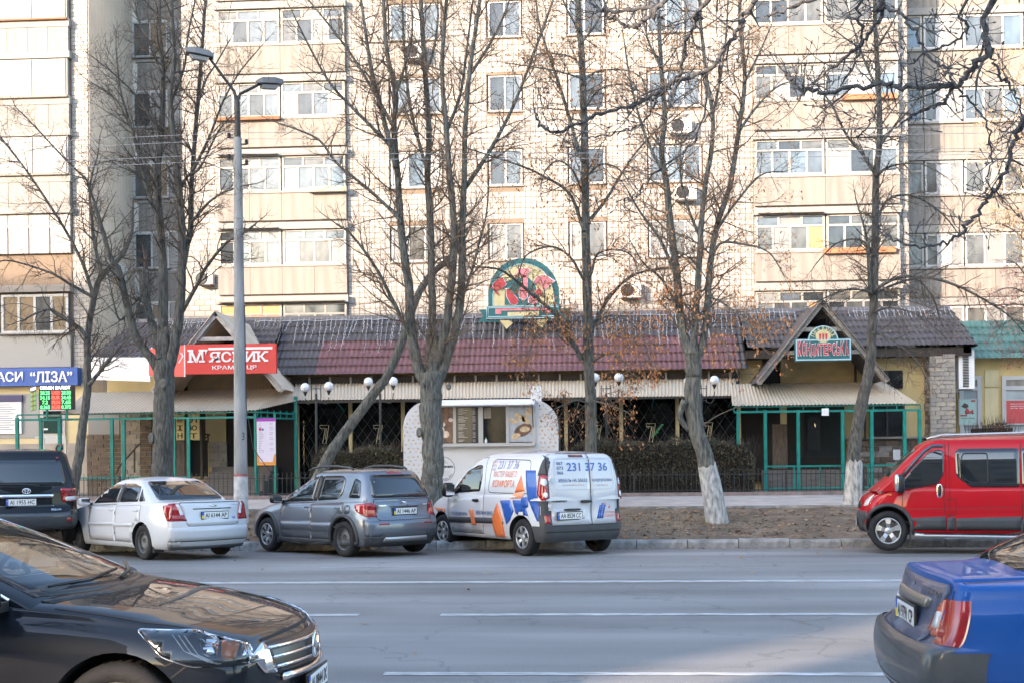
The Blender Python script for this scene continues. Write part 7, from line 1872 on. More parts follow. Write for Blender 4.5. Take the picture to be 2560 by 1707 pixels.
C_.cabin([(.90,-.55,2.42,.79),(1.0,-.40,2.22,.775),(1.25,.05,1.72,.68),(1.40,.34,1.36,.60)], .08, .045, .18, .2, .2, .12)
C_.bake()
for sd in 'LR':
    C_.patch('window', round_poly([(1.95,.955),(1.02,.985),(1.0,1.31),(1.30,1.31),(1.62,1.20)], .04), sd, .003, M_cglass)
    C_.patch('window', round_poly([(.94,.99),(.26,1.01),(.30,1.27),(.60,1.325),(.94,1.325)], .05), sd, .003, M_cglass)
    C_.patch('quarter_window', round_poly([(.22,1.01),(-.0,1.025),(.17,1.16),(.25,1.25)], .03), sd, .003, M_cglass)
    C_.patch('pillar_trim', [(1.01,.985),(.95,.99),(.95,1.33),(1.0,1.33)], sd, .004, M_plast)
    for x0, x1 in ((1.98,.98), (.97,.06)):
        pl = [(x0,.30),(x0+.05,.6),(x0+.02,.92),(x1,.955),(x1,.66),(x1+(.3 if x1 < .5 else 0),.44 if x1 < .5 else .30),(x1+(.32 if x1 < .5 else 0),.30)]
        d = C_.patch('door', pl, sd, .004, P_white, None, .1, .03); C_.seam([pl+[pl[0]]], sd, .011, .0035)
        p, n = C_.hit(sd, x1+.16, .86); C_.blob('handle', (p.x, p.y+(.016 if sd == 'L' else -.016), p.z), (.19,.03,.04), P_white, d)
        C_.patch('side_molding', [(x0+.03,.56),(x0+.03,.615),(x1+(.06 if x1 < .5 else .01),.635),(x1+(.06 if x1 < .5 else .01),.58)], sd, .018, P_white, d, .1, .02)
    C_.patch('tail_lamp', [(-.66,.95),(-.95,.99),(-1.06,.97),(-1.06,.68),(-.80,.70)], sd, .014, M_lred, None, .06, .03)
    C_.mirror(2.02, .95 if sd == 'L' else -.95, .99, P_white, (.15,.22,.15))
for sg in (1, -1):
    lamp = C_.patch('tail_lamp', [(sg*.50,.69),(sg*.80,.69),(sg*.80,.98),(sg*.60,.99)], 'B', .012, M_lred, None, .06, .02); C_.patch('reversing_lens', [(sg*.54,.80),(sg*.60,.79),(sg*.66,.97),(sg*.61,.975)], 'B', .016, M_lclear, lamp, .06)
C_.patch('rear_window', round_poly([(-.66,1.035),(.66,1.035),(.54,1.36),(-.54,1.36)], .06), 'B', .006, M_cglass)
lid = C_.patch('boot_lid', round_poly([(-.50,.60),(.50,.60),(.60,.99),(-.60,.99)], .05), 'B', .005, P_white); C_.seam([round_poly([(-.50,.60),(.50,.60),(.61,1.0),(-.61,1.0)], .05)+[(-.50,.62)]], 'B', .012, .004); C_.seam([[(-.38,.89),(.38,.89)]], 'B', .016, .008)
C_.plate('B', -.02, .775, 'AI 6144 AP', True); C_.text('UA', 'B', -.42, .72, .08, .04, M_pblue, .02, .012)
mb = MB(); mb.prism([(0,0)]*3, 0, 0) if False else None
C_.patch('badge', [(-.075,.945),(-.02,.945),(-.02,.96),(.075,.96),(.085,.94),(.03,.94),(.03,.925),(-.065,.925)], 'B', .014, M_chrome); C_.text('LACETTI', 'B', .42, .955, .16, .02, M_chrome, .0, .012); C_.text('CHEVROLET', 'B', -.46, .945, .17, .018, M_pblue, .0, .012)
C_.patch('rear_bumper', round_poly([(-.84,.34),(.84,.34),(.84,.58),(.52,.58),(.48,.595),(-.48,.595),(-.52,.58),(-.84,.58)], .03), 'B', .008, P_white); C_.seam([[(-.84,.345),(.84,.345)]], 'B', .01, .01)
C_.patch('scraped_corner', [(.56,.24),(.82,.26),(.83,.33),(.62,.345)], 'B', .012, mat('scraped_primer', (.20,.18,.17), .9, col2=(.45,.45,.45), scale=12)); C_.patch('bumper_underside', [(-.8,.2),(.8,.2),(.78,.255),(-.78,.255)], 'B', .012, M_plast)
C_.patch('windscreen', [(-.60,1.0),(.60,1.0),(.52,1.35),(-.52,1.35)], 'F', .006, M_cglass)
for y_ in (.74, -.74): C_.wheel(0, y_, .305, .19, .19, 'steel'); C_.wheel(2.6, y_, .305, .19, .19, 'steel')
C_.boxat('rear_axle', (.0,0,.24), (.12,1.3,.1), M_under)
for sg in (1,-1): C_.boxat('mud_flap', (-.36, sg*.72, .25), (.02,.2,.22), M_plast)

# --- white delivery van with lettering
P_van = paint('white_van_paint', (.54,.555,.585), .0, .42, .06)
a = radians(127.5); C_ = Car('white delivery van with orange and blue lettering parked at an angle', place(1316, 1388, a, 1.66), a, P_van, 'van', 'delivery_van', sc=(1.06,1.06,1.075))
C_.lower([(.25,-.62),(.36,-.68),(.5,-.69),(.62,-.67),(.7,-.655),(1.1,-.65)], [(.2,3.35),(.4,3.5),(.6,3.51),(.8,3.42),(.95,3.25)],
  [(-.7,1.0),(.5,1.0),(2.0,1.0),(2.6,.98),(3.1,.88),(3.5,.70)], [(-.7,1.06),(2.0,1.06),(2.7,1.06),(3.1,.97),(3.5,.74)], [(-.7,.83),(-.2,.895),(.5,.91),(2.3,.91),(3.0,.87),(3.5,.74)], .26, side=[(0,.94),(.12,.975),(.4,1.0),(.8,.995),(1,.985)], rc=.12, bow_r=.06, wells=((0,.58),(2.68,.58)), wr=.36)
C_.cabin([(.94,-.655,2.86,.885),(1.1,-.645,2.66,.875),(1.45,-.615,2.10,.82),(1.74,-.57,1.56,.735)], .14, .05, .14, .22, .25, .03)
C_.bake()
M_vblue = mat('vinyl_blue', (.015,.085,.36), .35, coat=.4); M_vor = mat('vinyl_orange', (.68,.17,.05), .35, coat=.4, var=.06); M_vdb = mat('vinyl_dark_blue', (.02,.06,.20), .4); M_vred = mat('vinyl_pale_red', (.50,.20,.20), .4); M_vgr = mat('vinyl_lilac', (.20,.20,.36), .4)
for sd in 'LR':
    C_.patch('window', round_poly([(2.30,1.03),(1.32,1.08),(1.28,1.30),(1.32,1.54),(1.46,1.555),(1.80,1.44)], .05), sd, .003, M_cglass)
    pl = [(2.38,.33),(2.42,.95),(1.95,1.50),(1.56,1.66),(1.22,1.68),(1.16,1.10),(1.18,.33)]; C_.seam([pl+[pl[0]]], sd, .011, .003)
    dr = C_.patch('door', [(2.36,.34),(2.40,.93),(1.18,1.03),(1.20,.34)], sd, .004, P_van, None, .12, .03)
    p, n = C_.hit(sd, 1.42, .95); C_.blob('handle', (p.x, p.y+(.02 if sd == 'L' else -.02), p.z-.03), (.20,.04,.05), M_trim, dr)
    C_.patch('side_molding', [(2.36,.50),(2.36,.60),(.58,.63),(.50,.53)], sd, .02, M_plast, None, .12, .03)
    pl = round_poly([(1.05,1.06),(-.25,1.06),(-.18,1.62),(1.0,1.65)], .10); C_.seam([pl+[pl[0]]], sd, .012, .003)
    C_.patch('pillar_cover', [(-.44,1.36),(-.66,1.36),(-.62,1.5),(-.50,1.70),(-.47,1.70)], sd, .007, M_plast, None, .05); C_.patch('tail_lamp', [(-.47,1.37),(-.70,1.37),(-.70,.93),(-.56,.96),(-.48,1.05)], sd, .010, M_lred, None, .06, .02)
    C_.patch('sill_trim', [(.40,.25),(2.26,.25),(2.26,.32),(.40,.32)], sd, .008, P_van)
    C_.mirror(2.16, 1.05 if sd == 'L' else -1.05, 1.10, M_trim, (.17,.24,.27))
# the lettering on the left side
L_ = 'L'
C_.text('231 37 36', L_, .50, 1.545, .66, .14, M_vgr, .008, .006, .25)
for k, q in enumerate(('067','073','066')): C_.text(q, L_, .93, 1.60-.065*k, .11, .04, M_vred, .01, .006)
C_.text('МАСТЕР ВАШЕГО', L_, .56, 1.385, .74, .105, M_vor, .006, .006, .2); C_.text('КОМФОРТА', L_, .58, 1.22, .70, .14, M_vor, .02, .006, .2)
C_.patch('orange_triangle', [(.20,1.07),(-.10,1.10),(.05,1.37)], L_, .005, M_vor); C_.patch('orange_foot', [(.22,1.065),(-.10,1.085),(-.05,.98),(.32,.965)], L_, .005, mat('vinyl_orange_pale', (.70,.30,.16), .35, coat=.4))
C_.patch('blue_band', [(-.06,1.45),(-.36,1.45),(-.50,1.0),(-.50,.60),(-.44,.60),(-.20,.98)], L_, .005, M_vblue, None, .07)
C_.patch('blue_band', [(.62,.93),(.32,.94),(.20,.76),(.30,.60),(.42,.52)], L_, .005, M_vblue, None, .07); C_.patch('blue_band', [(.24,.945),(-.10,.945),(-.26,.60),(-.22,.56),(.14,.72)], L_, .005, M_vblue, None, .07)
C_.patch('orange_arrow', [(.70,.88),(.54,.62),(.50,.30),(.78,.30),(.86,.62)], L_, .023, M_vor, None, .07)
C_.text('КОНДИЦИОНЕРЫ', L_, 1.98, .66, .56, .075, M_vdb, .012, .010); C_.text('МЕБЕЛЬ НА ЗАКАЗ', L_, 1.13, .70, .54, .075, M_vdb, .012, .010); C_.text('mvk.kiev.ua', L_, 2.0, .455, .34, .04, M_vred, .0, .010); C_.text('garni-mebli.com.ua', L_, 1.12, .47, .46, .04, M_vred, .0, .010)
for k in range(2): C_.patch('orange_stripe', [(1.62-.07*k,.745),(1.56-.07*k,.745),(1.46-.07*k,.48),(1.52-.07*k,.48)], L_, .024, M_vor, None, .07)
C_.patch('orange_panel', [(3.02,.76),(2.62,.745),(2.50,.48),(2.62,.47),(2.86,.70)], L_, .006, M_vor, None, .07); C_.patch('orange_stripe', [(2.58,.745),(2.53,.745),(2.40,.48),(2.45,.48)], L_, .010, M_vor, None, .07)
C_.patch('fuel_flap', round_poly([(-.02,.82),(-.22,.82),(-.22,1.0),(-.02,1.0)], .05), L_, .007, M_vblue)
# the rear
for sg in (1, -1):
    lamp = C_.patch('tail_lamp', [(sg*.755,.98),(sg*.86,.94),(sg*.86,1.37),(sg*.755,1.37)], 'B', .006, M_lred, None, .05, .015)
    for zz, rr_ in ((1.25,.045), (1.04,.035)): C_.patch('round_lens', [(sg*.80+rr_*cos(k*pi/6), zz+rr_*1.3*sin(k*pi/6)) for k in range(12)], 'B', .018, M_lclear, lamp, .05)
    C_.patch('rear_reflector', round_poly([(sg*.70,.56),(sg*.80,.56),(sg*.80,.70),(sg*.70,.70)], .02), 'B', .018, M_lred, None, .06)
for y0, y1 in ((.74,-.12), (-.125,-.74)):
    d = C_.patch('rear_door', round_poly([(y0-.005,.53),(y1+.005,.53),(y1+.005+(.06 if y1 < -.5 else 0),1.72),(y0-.005-(.06 if y0 > .5 else 0),1.72)], .03), 'B', .006, P_van, None, .1)
    if y0 > 0:
        C_.blob('handle', (-.69, .0, .92), (.05,.24,.05), M_trim, d)
C_.seam([[(-.1225,.53),(-.1225,1.72)], [(-.745,.525),(.745,.525),(.745,1.5),(.68,1.73),(-.68,1.73),(-.745,1.5),(-.745,.525)]], 'B', .014, .0085)
pl = round_poly([(-.64,1.12),(.64,1.12),(.60,1.64),(-.60,1.64)], .09); C_.seam([pl+[pl[0]]], 'B', .010, .0085, 'window_outline', mat('white_crease', (.42,.43,.45), .5))
C_.patch('brake_light', round_poly([(-.02,1.665),(.28,1.665),(.28,1.70),(-.02,1.70)], .012), 'B', .012, mat('dark_red_lens', (.10,.01,.03), .15, coat=.6))
C_.text('231 37 36', 'B', -.08, 1.50, .88, .145, M_vblue, .02, .012)
for k, q in enumerate(('067','073','066')): C_.text(q, 'B', .50, 1.56-.078*k, .13, .055, M_vdb, .01, .012)
C_.text('МЕБЕЛЬ НА ЗАКАЗ', 'B', .24, 1.275, .60, .06, M_vdb, .008, .012); C_.text('КОНДИЦИОНЕРЫ', 'B', -.38, 1.27, .44, .06, M_vdb, .008, .012); C_.text('garni-mebli.com.ua', 'B', .24, 1.195, .46, .032, M_vred, .0, .012); C_.text('mvk.kiev.ua', 'B', -.38, 1.19, .26, .032, M_vred, .0, .012)
C_.text('KANGOO', 'B', .53, .93, .28, .035, M_plast, .03, .014)
C_.text('МАСТЕР ВАШЕГО', 'B', -.555, .72, .33, .035, M_vor, .005, .012); C_.text('КОМФОРТА', 'B', -.555, .66, .33, .05, M_vor, .015, .012)
for k in range(3): C_.patch('blue_stripe', [(-.24-.05*k,.62+.0*k),(-.28-.05*k,.62),(-.36-.05*k,.88-.03*abs(k-1)),(-.32-.05*k,.88-.03*abs(k-1))], 'B', .012, M_vblue)
for q in ((-.42,.84), (-.52,.79)): C_.patch('orange_mark', [(q[0],q[1]),(q[0]-.045,q[1]),(q[0]-.02,q[1]+.06)], 'B', .012, M_vor)
C_.patch('plate_recess', round_poly([(.02,.62),(.66,.62),(.66,.80),(.02,.80)], .02), 'B', .008, P_van); C_.blob('plate_light', (-.69,.30,.79), (.05,.36,.035), M_trim)
C_.plate('B', .34, .685, 'AA 8524 CC', False, off=.018)
C_.split('rear_bumper', lambda c: c.z < .525 and c.x < -.33+.0*c.z or (c.x < -.50 and c.z < .95 and abs(c.y) > .72), M_plast, .014)
C_.seam([[(-.80,.42),(.80,.42)]], 'B', .02, .018, 'bumper_crease', M_trim)
C_.patch('windscreen', [(-.68,1.14),(.68,1.14),(.60,1.62),(-.60,1.62)], 'F', .006, M_cglass)
for sg in (1,-1):
    C_.wheel(0, sg*.775, .315, .20, .195, 'cap6'); C_.wheel(2.68, sg*.775, .315, .20, .195, 'cap6', toe=radians(4))
    if sg > 0:
        for zz in (1.30,.86): C_.boxat('hinge', (-.655, sg*.745, zz), (.05,.04,.05), P_van)
C_.boxat('rear_axle', (.0,0,.26), (.12,1.3,.1), M_under)

# --- black off-roader, seen from behind at the left edge
P_blk = paint('black_paint', (.004,.006,.010), .0, .5, .004, .55, .1)
a = radians(117); loc = CW(66, 22.4); loc.z = road_z(loc.y)+.17; h_ = Vector((cos(a), sin(a), 0)); loc = loc+h_*1.15
C_ = Car('large black off-roader with roof rack parked at the left edge', loc, a, P_blk, sc=(1,.93,1))
C_.lower([(.35,-1.0),(.45,-1.14),(.62,-1.18),(.72,-1.12),(.78,-1.06),(1.2,-1.04)], [(.3,3.7),(.6,3.95),(.9,3.9),(1.15,3.7)], [(-1.2,1.10),(0,1.1),(2.5,1.08),(3.9,.95)], [(-1.2,1.17),(2.5,1.16),(3.3,1.12),(3.9,.98)], [(-1.2,.93),(-.6,1.0),(2.5,1.0),(3.9,.85)], .34, wells=((0,.62),(3.1,.62)), wr=.45, bow_r=.12)
C_.cabin([(1.05,-1.04,2.9,.95),(1.3,-.98,2.5,.91),(1.85,-.80,1.7,.77)], .12, .05, .16, .22, .2, .08)
C_.bake()
C_.patch('rear_window', round_poly([(-.76,1.18),(.76,1.18),(.66,1.66),(-.66,1.66)], .08), 'B', .006, M_cglass); C_.patch('wiper', [(.6,1.19),(-.28,1.17),(-.2,1.205),(.1,1.235),(.6,1.225)], 'B', .02, M_trim); C_.patch('brake_light', [(-.62,1.69),(-.57,1.69),(-.57,1.72),(-.62,1.72)], 'B', .012, M_lred)
for sd in 'LR':
    C_.patch('window', round_poly([(-.3,1.18),(-.86,1.18),(-.74,1.62),(-.3,1.66)], .06), sd, .004, M_cglass); C_.patch('window', round_poly([(1.0,1.15),(-.2,1.17),(-.2,1.66),(.95,1.66)], .06), sd, .004, M_cglass); C_.patch('window', round_poly([(2.3,1.13),(1.08,1.15),(1.05,1.66),(1.6,1.62)], .06), sd, .004, M_cglass)
    y_ = .70 if sd == 'L' else -.70; mb = MB(); mb.tube([(-.7,y_,1.88),(-.6,y_,1.95),(.5,y_,1.98),(1.4,y_,1.95),(1.6,y_,1.88)], .025, 8); C_.add(mb, 'roof_rail', M_trim)
    C_.patch('tail_lamp', [(-.80,1.10),(-1.1,1.13),(-1.1,.86),(-.84,.88)], sd, .02, M_lred, None, .06, .03); C_.patch('bumper_side', [(-.62,.40),(-.70,.60),(-.95,.72),(-1.2,.72),(-1.2,.36)], sd, .02, mat('dark_bumper', (.05,.055,.06), .3, coat=.6), None, .08, .03)
for sg in (1,-1):
    lm = C_.patch('tail_lamp', round_poly([(sg*.68,.86),(sg*.98,.88),(sg*.97,1.12),(sg*.64,1.13)], .04), 'B', .02, M_lred, None, .06); C_.patch('reversing_lens', round_poly([(sg*.73,.885),(sg*.95,.90),(sg*.95,.97),(sg*.74,.965)], .03), 'B', .025, M_lclear, lm, .06); C_.patch('lower_reflector', round_poly([(sg*.76,.50),(sg*.84,.50),(sg*.84,.57),(sg*.76,.57)], .03), 'B', .03, M_lred, None, .05)
C_.patch('chrome_bar', round_poly([(-.50,.955),(.50,.955),(.52,1.02),(-.52,1.02)], .03), 'B', .03, M_chrome); C_.plate('B', .10, .875, 'AI 1955 HC', False, w=.56, h=.12); C_.patch('lower_lip', [(-.52,.79),(.5,.79),(.5,.80),(-.52,.80)], 'B', .03, M_chrome); C_.text('SEQUOIA', 'B', -.56, .72, .20, .04, M_chrome, .03, .014)
C_.patch('rear_bumper', round_poly([(-.98,.36),(.98,.36),(.98,.70),(.6,.66),(-.6,.66),(-.98,.70)], .06), 'B', .02, MATS['dark_bumper'], None, .1)
mb = MB()
for (rx, rz) in ((.075,.05), (.03,.05), (.05,.018)):
    mb.tube([(-1.075, rx*cos(k*pi/10), 1.085+(.018 if rx == .05 else 0)+rz*sin(k*pi/10)) for k in range(21)], .008, 5)
C_.add(mb, 'badge', M_chrome)
for sg in (1,-1): C_.wheel(0, sg*.86, .39, .27, .24, 'alloy'); C_.wheel(3.1, sg*.86, .39, .27, .24, 'alloy')

# --- red minibus at right
P_red = paint('red_paint', (.40,.003,.010), .0, .5, .004, .5, .12)
a = radians(169); loc = CW(2219, 21.6); h_ = Vector((cos(a), sin(a), 0)); l_ = Vector((-sin(a), cos(a), 0)); loc = loc-h_*2.64-l_*.84; loc.z = road_z(loc.y)+.06
C_ = Car('red minibus with roof rails and side step parked along the kerb', loc, a, P_red, 'minibus', 'minibus', sc=(1,1,1.07))
C_.lower([(.3,-.9),(.6,-1.0),(1.1,-1.0)], [(.22,3.02),(.35,3.12),(.5,3.15),(.68,3.14),(.80,3.11),(.92,3.04),(1.03,2.95),(1.12,2.84)], [(-1,1.02),(1.0,1.02),(1.6,1.0),(2.2,.99),(2.7,.98),(3.0,.90),(3.22,.76)], [(-1,1.10),(1.5,1.10),(2.3,1.18),(2.75,1.15),(3.0,1.03),(3.22,.84)], [(-1,.93),(.5,.95),(1.8,.95),(2.6,.93),(3.22,.84)], .30, side=[(0,.95),(.10,.985),(.36,1.0),(.42,.988),(.55,1.0),(.8,.995),(1,.98)], rc=.2, bow_f=.14, wells=((0,.6),(2.64,.6)), wr=.39)
C_.cabin([(1.0,-1.0,2.95,.915),(1.2,-.98,2.70,.90),(1.55,-.94,2.34,.855),(1.86,-.88,1.98,.78)], .12, .06, .08, .12, .08, .04, N=260)
C_.bake()
for sd in 'LR':
    sg = 1 if sd == 'L' else -1
    C_.patch('window', round_poly([(2.48,1.07),(2.38,1.03),(1.80,1.12),(1.70,1.28),(1.69,1.66),(1.78,1.69),(1.94,1.64),(2.20,1.40)], .04), sd, .014, M_cglass, None, .03)
    C_.tubeon('wind_deflector', [(2.40,1.24),(2.20,1.47),(2.02,1.66),(1.88,1.75),(1.70,1.75)], sd, .030, mat('smoked_plastic', (.03,.05,.07), .12, coat=.6), .0)
    C_.seam([[(2.22,1.07),(2.22,1.40)]], sd, .022, .012, 'window_bar', M_trim)
    C_.patch('window', round_poly([(1.48,1.24),(1.24,1.06),(.44,1.06),(.44,1.70),(1.44,1.70),(1.50,1.64)], .05), sd, .005, M_cglass); C_.patch('window', round_poly([(.40,1.06),(-.80,1.06),(-.78,1.70),(.40,1.70)], .05), sd, .005, M_cglass)
    fr = round_poly([(1.38,1.22),(1.24,1.13),(.96,1.13),(.96,1.62),(1.36,1.62),(1.39,1.56)], .05); C_.tubeon('sliding_pane_frame', fr, sd, .011, M_trim, .01, 5, None, True)
    for pl in ([(2.40,.36),(2.40,1.02),(1.78,1.10)], [(1.66,1.84),(1.66,1.2),(1.70,.86),(1.66,.36)], [(1.60,.36),(1.60,1.84)], [(.41,.36),(.41,1.84)], [(1.68,.86),(1.50,.86),(1.50,.60),(1.66,.60)]): C_.seam([pl], sd, .011, .003)
    C_.seam([[(2.40,.70),(.42,.74)]], sd, .014, .004, 'side_crease', mat('dark_red_crease', (.20,.003,.008), .4))
    for x0, x1 in ((2.26,1.67), (1.65,1.52), (1.50,.42)): C_.patch('side_molding', [(x0,.36),(x0,.55),(x1,.58),(x1,.36)], sd, .016, M_plast, None, .1, .02)
    for wx in (0, 2.64): n = 22; C_.tubeon('arch_trim', [(wx+.41*cos(pi*(-.1+1.2*k/n)), .363+.41*sin(pi*(-.1+1.2*k/n))) for k in range(n+1)], sd, .034, M_plast, -.004)
    p, n = C_.hit(sd, 1.76, 1.0); hb = C_.blob('handle_plate', (1.77, p.y+sg*.003, .97), (.10,.02,.30), M_chrome); C_.blob('handle', (1.77, p.y+sg*.02, 1.01), (.06,.04,.17), M_trim, hb)
    if sd == 'L': C_.mirror(2.44, 1.05, 1.12, M_trim, (.14,.18,.32)); C_.blob('mirror_cover', (2.50, 1.06, 1.14), (.08,.19,.30), M_chrome)
    else: C_.mirror(2.36, -1.02, 1.10, M_trim, (.14,.18,.26))
    mb = MB(); mb.tube([(2.2,sg*1.03,.28),(2.1,sg*1.04,.27),(.5,sg*1.04,.25),(.35,sg*1.0,.25)], .036, 8); st = C_.add(mb, 'side_step', M_rim); C_.boxat('step_tread', (1.3, sg*1.04, .295), (1.5,.07,.015), M_trim, st)
    mb = MB(); mb.tube([(1.85,sg*.70,1.89),(1.72,sg*.70,1.93),(-.2,sg*.70,1.96),(-.85,sg*.70,1.92)], .022, 8); C_.add(mb, 'roof_rail', M_rim)
    C_.patch('bumper_side', [(3.02,.26),(3.22,.24),(3.26,.62),(3.08,.68),(3.02,.62)], sd, .014, M_plast, None, .06, .02); C_.patch('headlamp', [(3.13,.78),(2.98,.93),(2.86,1.06),(2.94,1.05),(3.14,.86)], sd, .008, M_lclear, None, .06, .02)
    C_.boxat('mud_flap', (2.26, sg*.82, .26), (.02,.2,.26), M_plast); C_.blob('indicator', (2.60, sg*.925, .94), (.05,.02,.03), M_lamb)
    C_.wheel(0, sg*.80, .335, .225, .225, 'alloy'); C_.wheel(2.64, sg*.80, .335, .225, .225, 'alloy')
C_.patch('front_bumper', round_poly([(-.74,.24),(.74,.24),(.74,.66),(-.74,.66)], .1), 'F', .014, M_plast, None, .1); C_.patch('windscreen', [(-.68,1.24),(.68,1.24),(.60,1.70),(-.60,1.70)], 'F', .006, M_cglass); C_.patch('grille', round_poly([(-.4,.70),(.4,.70),(.4,.80),(-.4,.80)], .03), 'F', .01, M_trim); C_.plate('F', 0, .45, 'AI 2046 EK')
for sg in (1,-1): C_.patch('headlamp', round_poly([(sg*.52,.74),(sg*.72,.76),(sg*.72,.95),(sg*.56,.84)], .03), 'F', .012, M_lclear, None, .06)

# --- near black sedan, its front at the lower left
P_blk2 = paint('black_glossy_paint', (.003,.005,.009), .0, .5, .0, .8, .1)
fx = CW(300, 6.1); a = radians(1.0); WB = 2.775
loc = Vector((fx.x-WB-.05, fx.y+.86, -.03)); 
wsF = [(-.66,.98),(.66,.98),(.56,1.335),(-.56,1.335)]
sw = [(2.07,.955),(1.0,.985),(.98,1.33),(1.45,1.33),(1.87,1.17)]
C_ = Car('glossy black sedan nearest the camera at the lower left', loc, a, P_blk2)
C_.lower([(.22,-1.0),(.4,-1.1),(.7,-1.08),(1.0,-1.0)], [(.18,3.46),(.30,3.55),(.45,3.59),(.56,3.59),(.64,3.575),(.70,3.54),(.76,3.47),(.84,3.35)],
  [(-1.1,.90),(0,.95),(1.5,.93),(2.0,.91),(2.35,.885),(2.78,.85),(3.2,.785),(3.45,.72),(3.69,.64)], [(-1.1,1.05),(1.5,1.03),(2.05,1.03),(2.35,.99),(2.78,.945),(3.2,.88),(3.4,.83),(3.55,.765),(3.69,.70)], [(-1.1,.82),(-.4,.91),(.5,.925),(2.2,.925),(2.9,.92),(3.3,.895),(3.55,.83),(3.72,.76)], .17, side=[(0,.95),(.12,.975),(.5,.995),(.72,1.0),(.86,.975),(1,.90)], rc=.20, bow_f=.15, bow_r=.1, NS=90, NZ=30, ND=16, wells=((0,.60),(WB,.60)), wr=.358, pexp=2.5)
C_.cabin([(.90,-.45,2.66,.82),(1.0,-.30,2.44,.80),(1.25,.10,1.84,.70),(1.41,.42,1.38,.62)], .07, .05, .2, .22, .30, .1, N=320, holes=[('F', wsF), ('R', sw), ('L', sw)])
C_.bake()
C_.patch('windscreen', [(-.735,.955),(.735,.955),(.61,1.365),(-.61,1.365)], 'F', .003, M_cglass_t, None, .07)
for k, pl in enumerate(([(-.735,.955),(.735,.955),(.725,.985),(-.725,.985)], [(-.735,.955),(-.705,.955),(-.585,1.365),(-.61,1.365)], [(.735,.955),(.705,.955),(.585,1.365),(.61,1.365)], [(-.61,1.345),(.61,1.345),(.60,1.37),(-.60,1.37)])): C_.patch('windscreen_edge', pl, 'F', .0045, M_trim, None, .07)
for sd in 'LR':
    sg = 1 if sd == 'L' else -1
    C_.patch('window', round_poly(sw, .04), sd, .003, M_cglass_t); C_.tubeon('chrome_strip', [(2.18,.945),(1.84,1.19),(1.46,1.345),(.9,1.36)], sd, .012, M_chrome, .004)
    C_.tubeon('chrome_strip', [(2.12,.945),(1.0,.975)], sd, .010, M_chrome, .004)
    pl = [(2.02,.22),(2.10,.60),(2.04,.90),(1.0,.94),(.98,.22)]; d = C_.patch('door', pl, sd, .003, P_blk2, None, .08, .03); C_.seam([pl+[pl[0]]], sd, .010, .003)
    C_.seam([[(2.04,.905),(2.12,.955)]], sd, .010, .003)
    C_.mirror(2.13 if sg < 0 else 1.74, sg*1.03, .97, P_blk2, (.17,.24,.16) if sg < 0 else (.14,.18,.11))
    # headlamp wrapping the corner
    hl = [(2.86,.795),(3.20,.775),(3.56,.725),(3.60,.62),(3.46,.60),(3.16,.615),(3.02,.66)]
    h = C_.patch('headlamp', round_poly(hl, .03), sd, .004, mat('headlamp_inner', (.03,.032,.035), .25, metal=.3), None, .05)
    C_.patch('amber_reflector', round_poly([(3.28,.725),(3.36,.71),(3.36,.635),(3.30,.645)], .015), sd, .009, M_lamb, h, .05); C_.patch('chrome_bowl', round_poly([(3.17,.745),(3.27,.73),(3.28,.66),(3.22,.66)], .015), sd, .008, M_chrome, h, .05); C_.patch('chrome_bowl', round_poly([(3.37,.715),(3.42,.70),(3.42,.65),(3.38,.64)], .015), sd, .008, M_chrome, h, .05)
    C_.patch('projector', [(3.49+.055*cos(k*pi/8), .655+.045*sin(k*pi/8)) for k in range(16)], sd, .010, mat('projector_lens', (.10,.13,.16), .05, coat=1.0), h, .04); C_.tubeon('lamp_rim', [(3.49+.057*cos(k*pi/8), .655+.047*sin(k*pi/8)) for k in range(17)], sd, .005, M_chrome, .010, 5, h)
    C_.tubeon('lamp_outline', round_poly(hl, .03), sd, .006, M_chrome, .006, 5, h, True)
    for q in range(3): C_.tubeon('lamp_rib', [(3.04+.03*q,.765-.004*q),(3.12+.035*q,.69-.01*q),(3.24+.02*q,.635-.006*q),(3.46,.605+.003*q)], sd, .0035, M_lclear, .007, 5, h)
    C_.patch('lamp_cover', round_poly(hl, .03), sd, .016, glass('headlamp_cover', (.92,.94,.95), .97, .0), h, .05)
    C_.seam([[(2.42,sg*.80),(2.6,sg*.80),(2.9,sg*.79),(3.15,sg*.745)]], 'T', .009, .002, 'bonnet_gap'); C_.seam([[(3.12,.66),(2.98,.60)], [(3.14,.62),(3.06,.56)]], sd, .009, .003)
    C_.wheel(0, sg*.80, .33, .225, .215, 'alloy'); C_.wheel(WB, sg*.80, .318, .225, .222, 'alloy')
    C_.patch('fog_recess', round_poly([(3.46,.30),(3.62,.30),(3.64,.40),(3.48,.42)], .03), sd, .004, M_trim, None, .05)
C_.patch('grille', round_poly([(-.50,.50),(.50,.50),(.58,.685),(-.58,.685)], .05), 'F', .004, M_trim, None, .06)
for q in range(3): C_.tubeon('grille_bar', [(-.55+.02*q+.1*k*(1.1-.04*q),.655-.05*q-.012*(1-abs(k-5)/5)) for k in range(11)], 'F', .010, M_chrome, .014, 6)
C_.tubeon('grille_lower_bar', [(-.46+.092*k,.49-.012*(1-abs(k-5)/5)) for k in range(11)], 'F', .022, M_chrome, .012, 8)
for sg in (1,-1): C_.patch('grille_wing', round_poly([(sg*.56,.69),(sg*.70,.64),(sg*.60,.53),(sg*.50,.52)], .02), 'F', .012, M_chrome, None, .05)
p, n = C_.hit('F', 0, .60); mb = MB()
for (y0, y1) in ((-.06,-.045), (.045,.06)): mb.bar((p.x+.03, y0, .645), (p.x+.03, y0*.8, .545), .018)
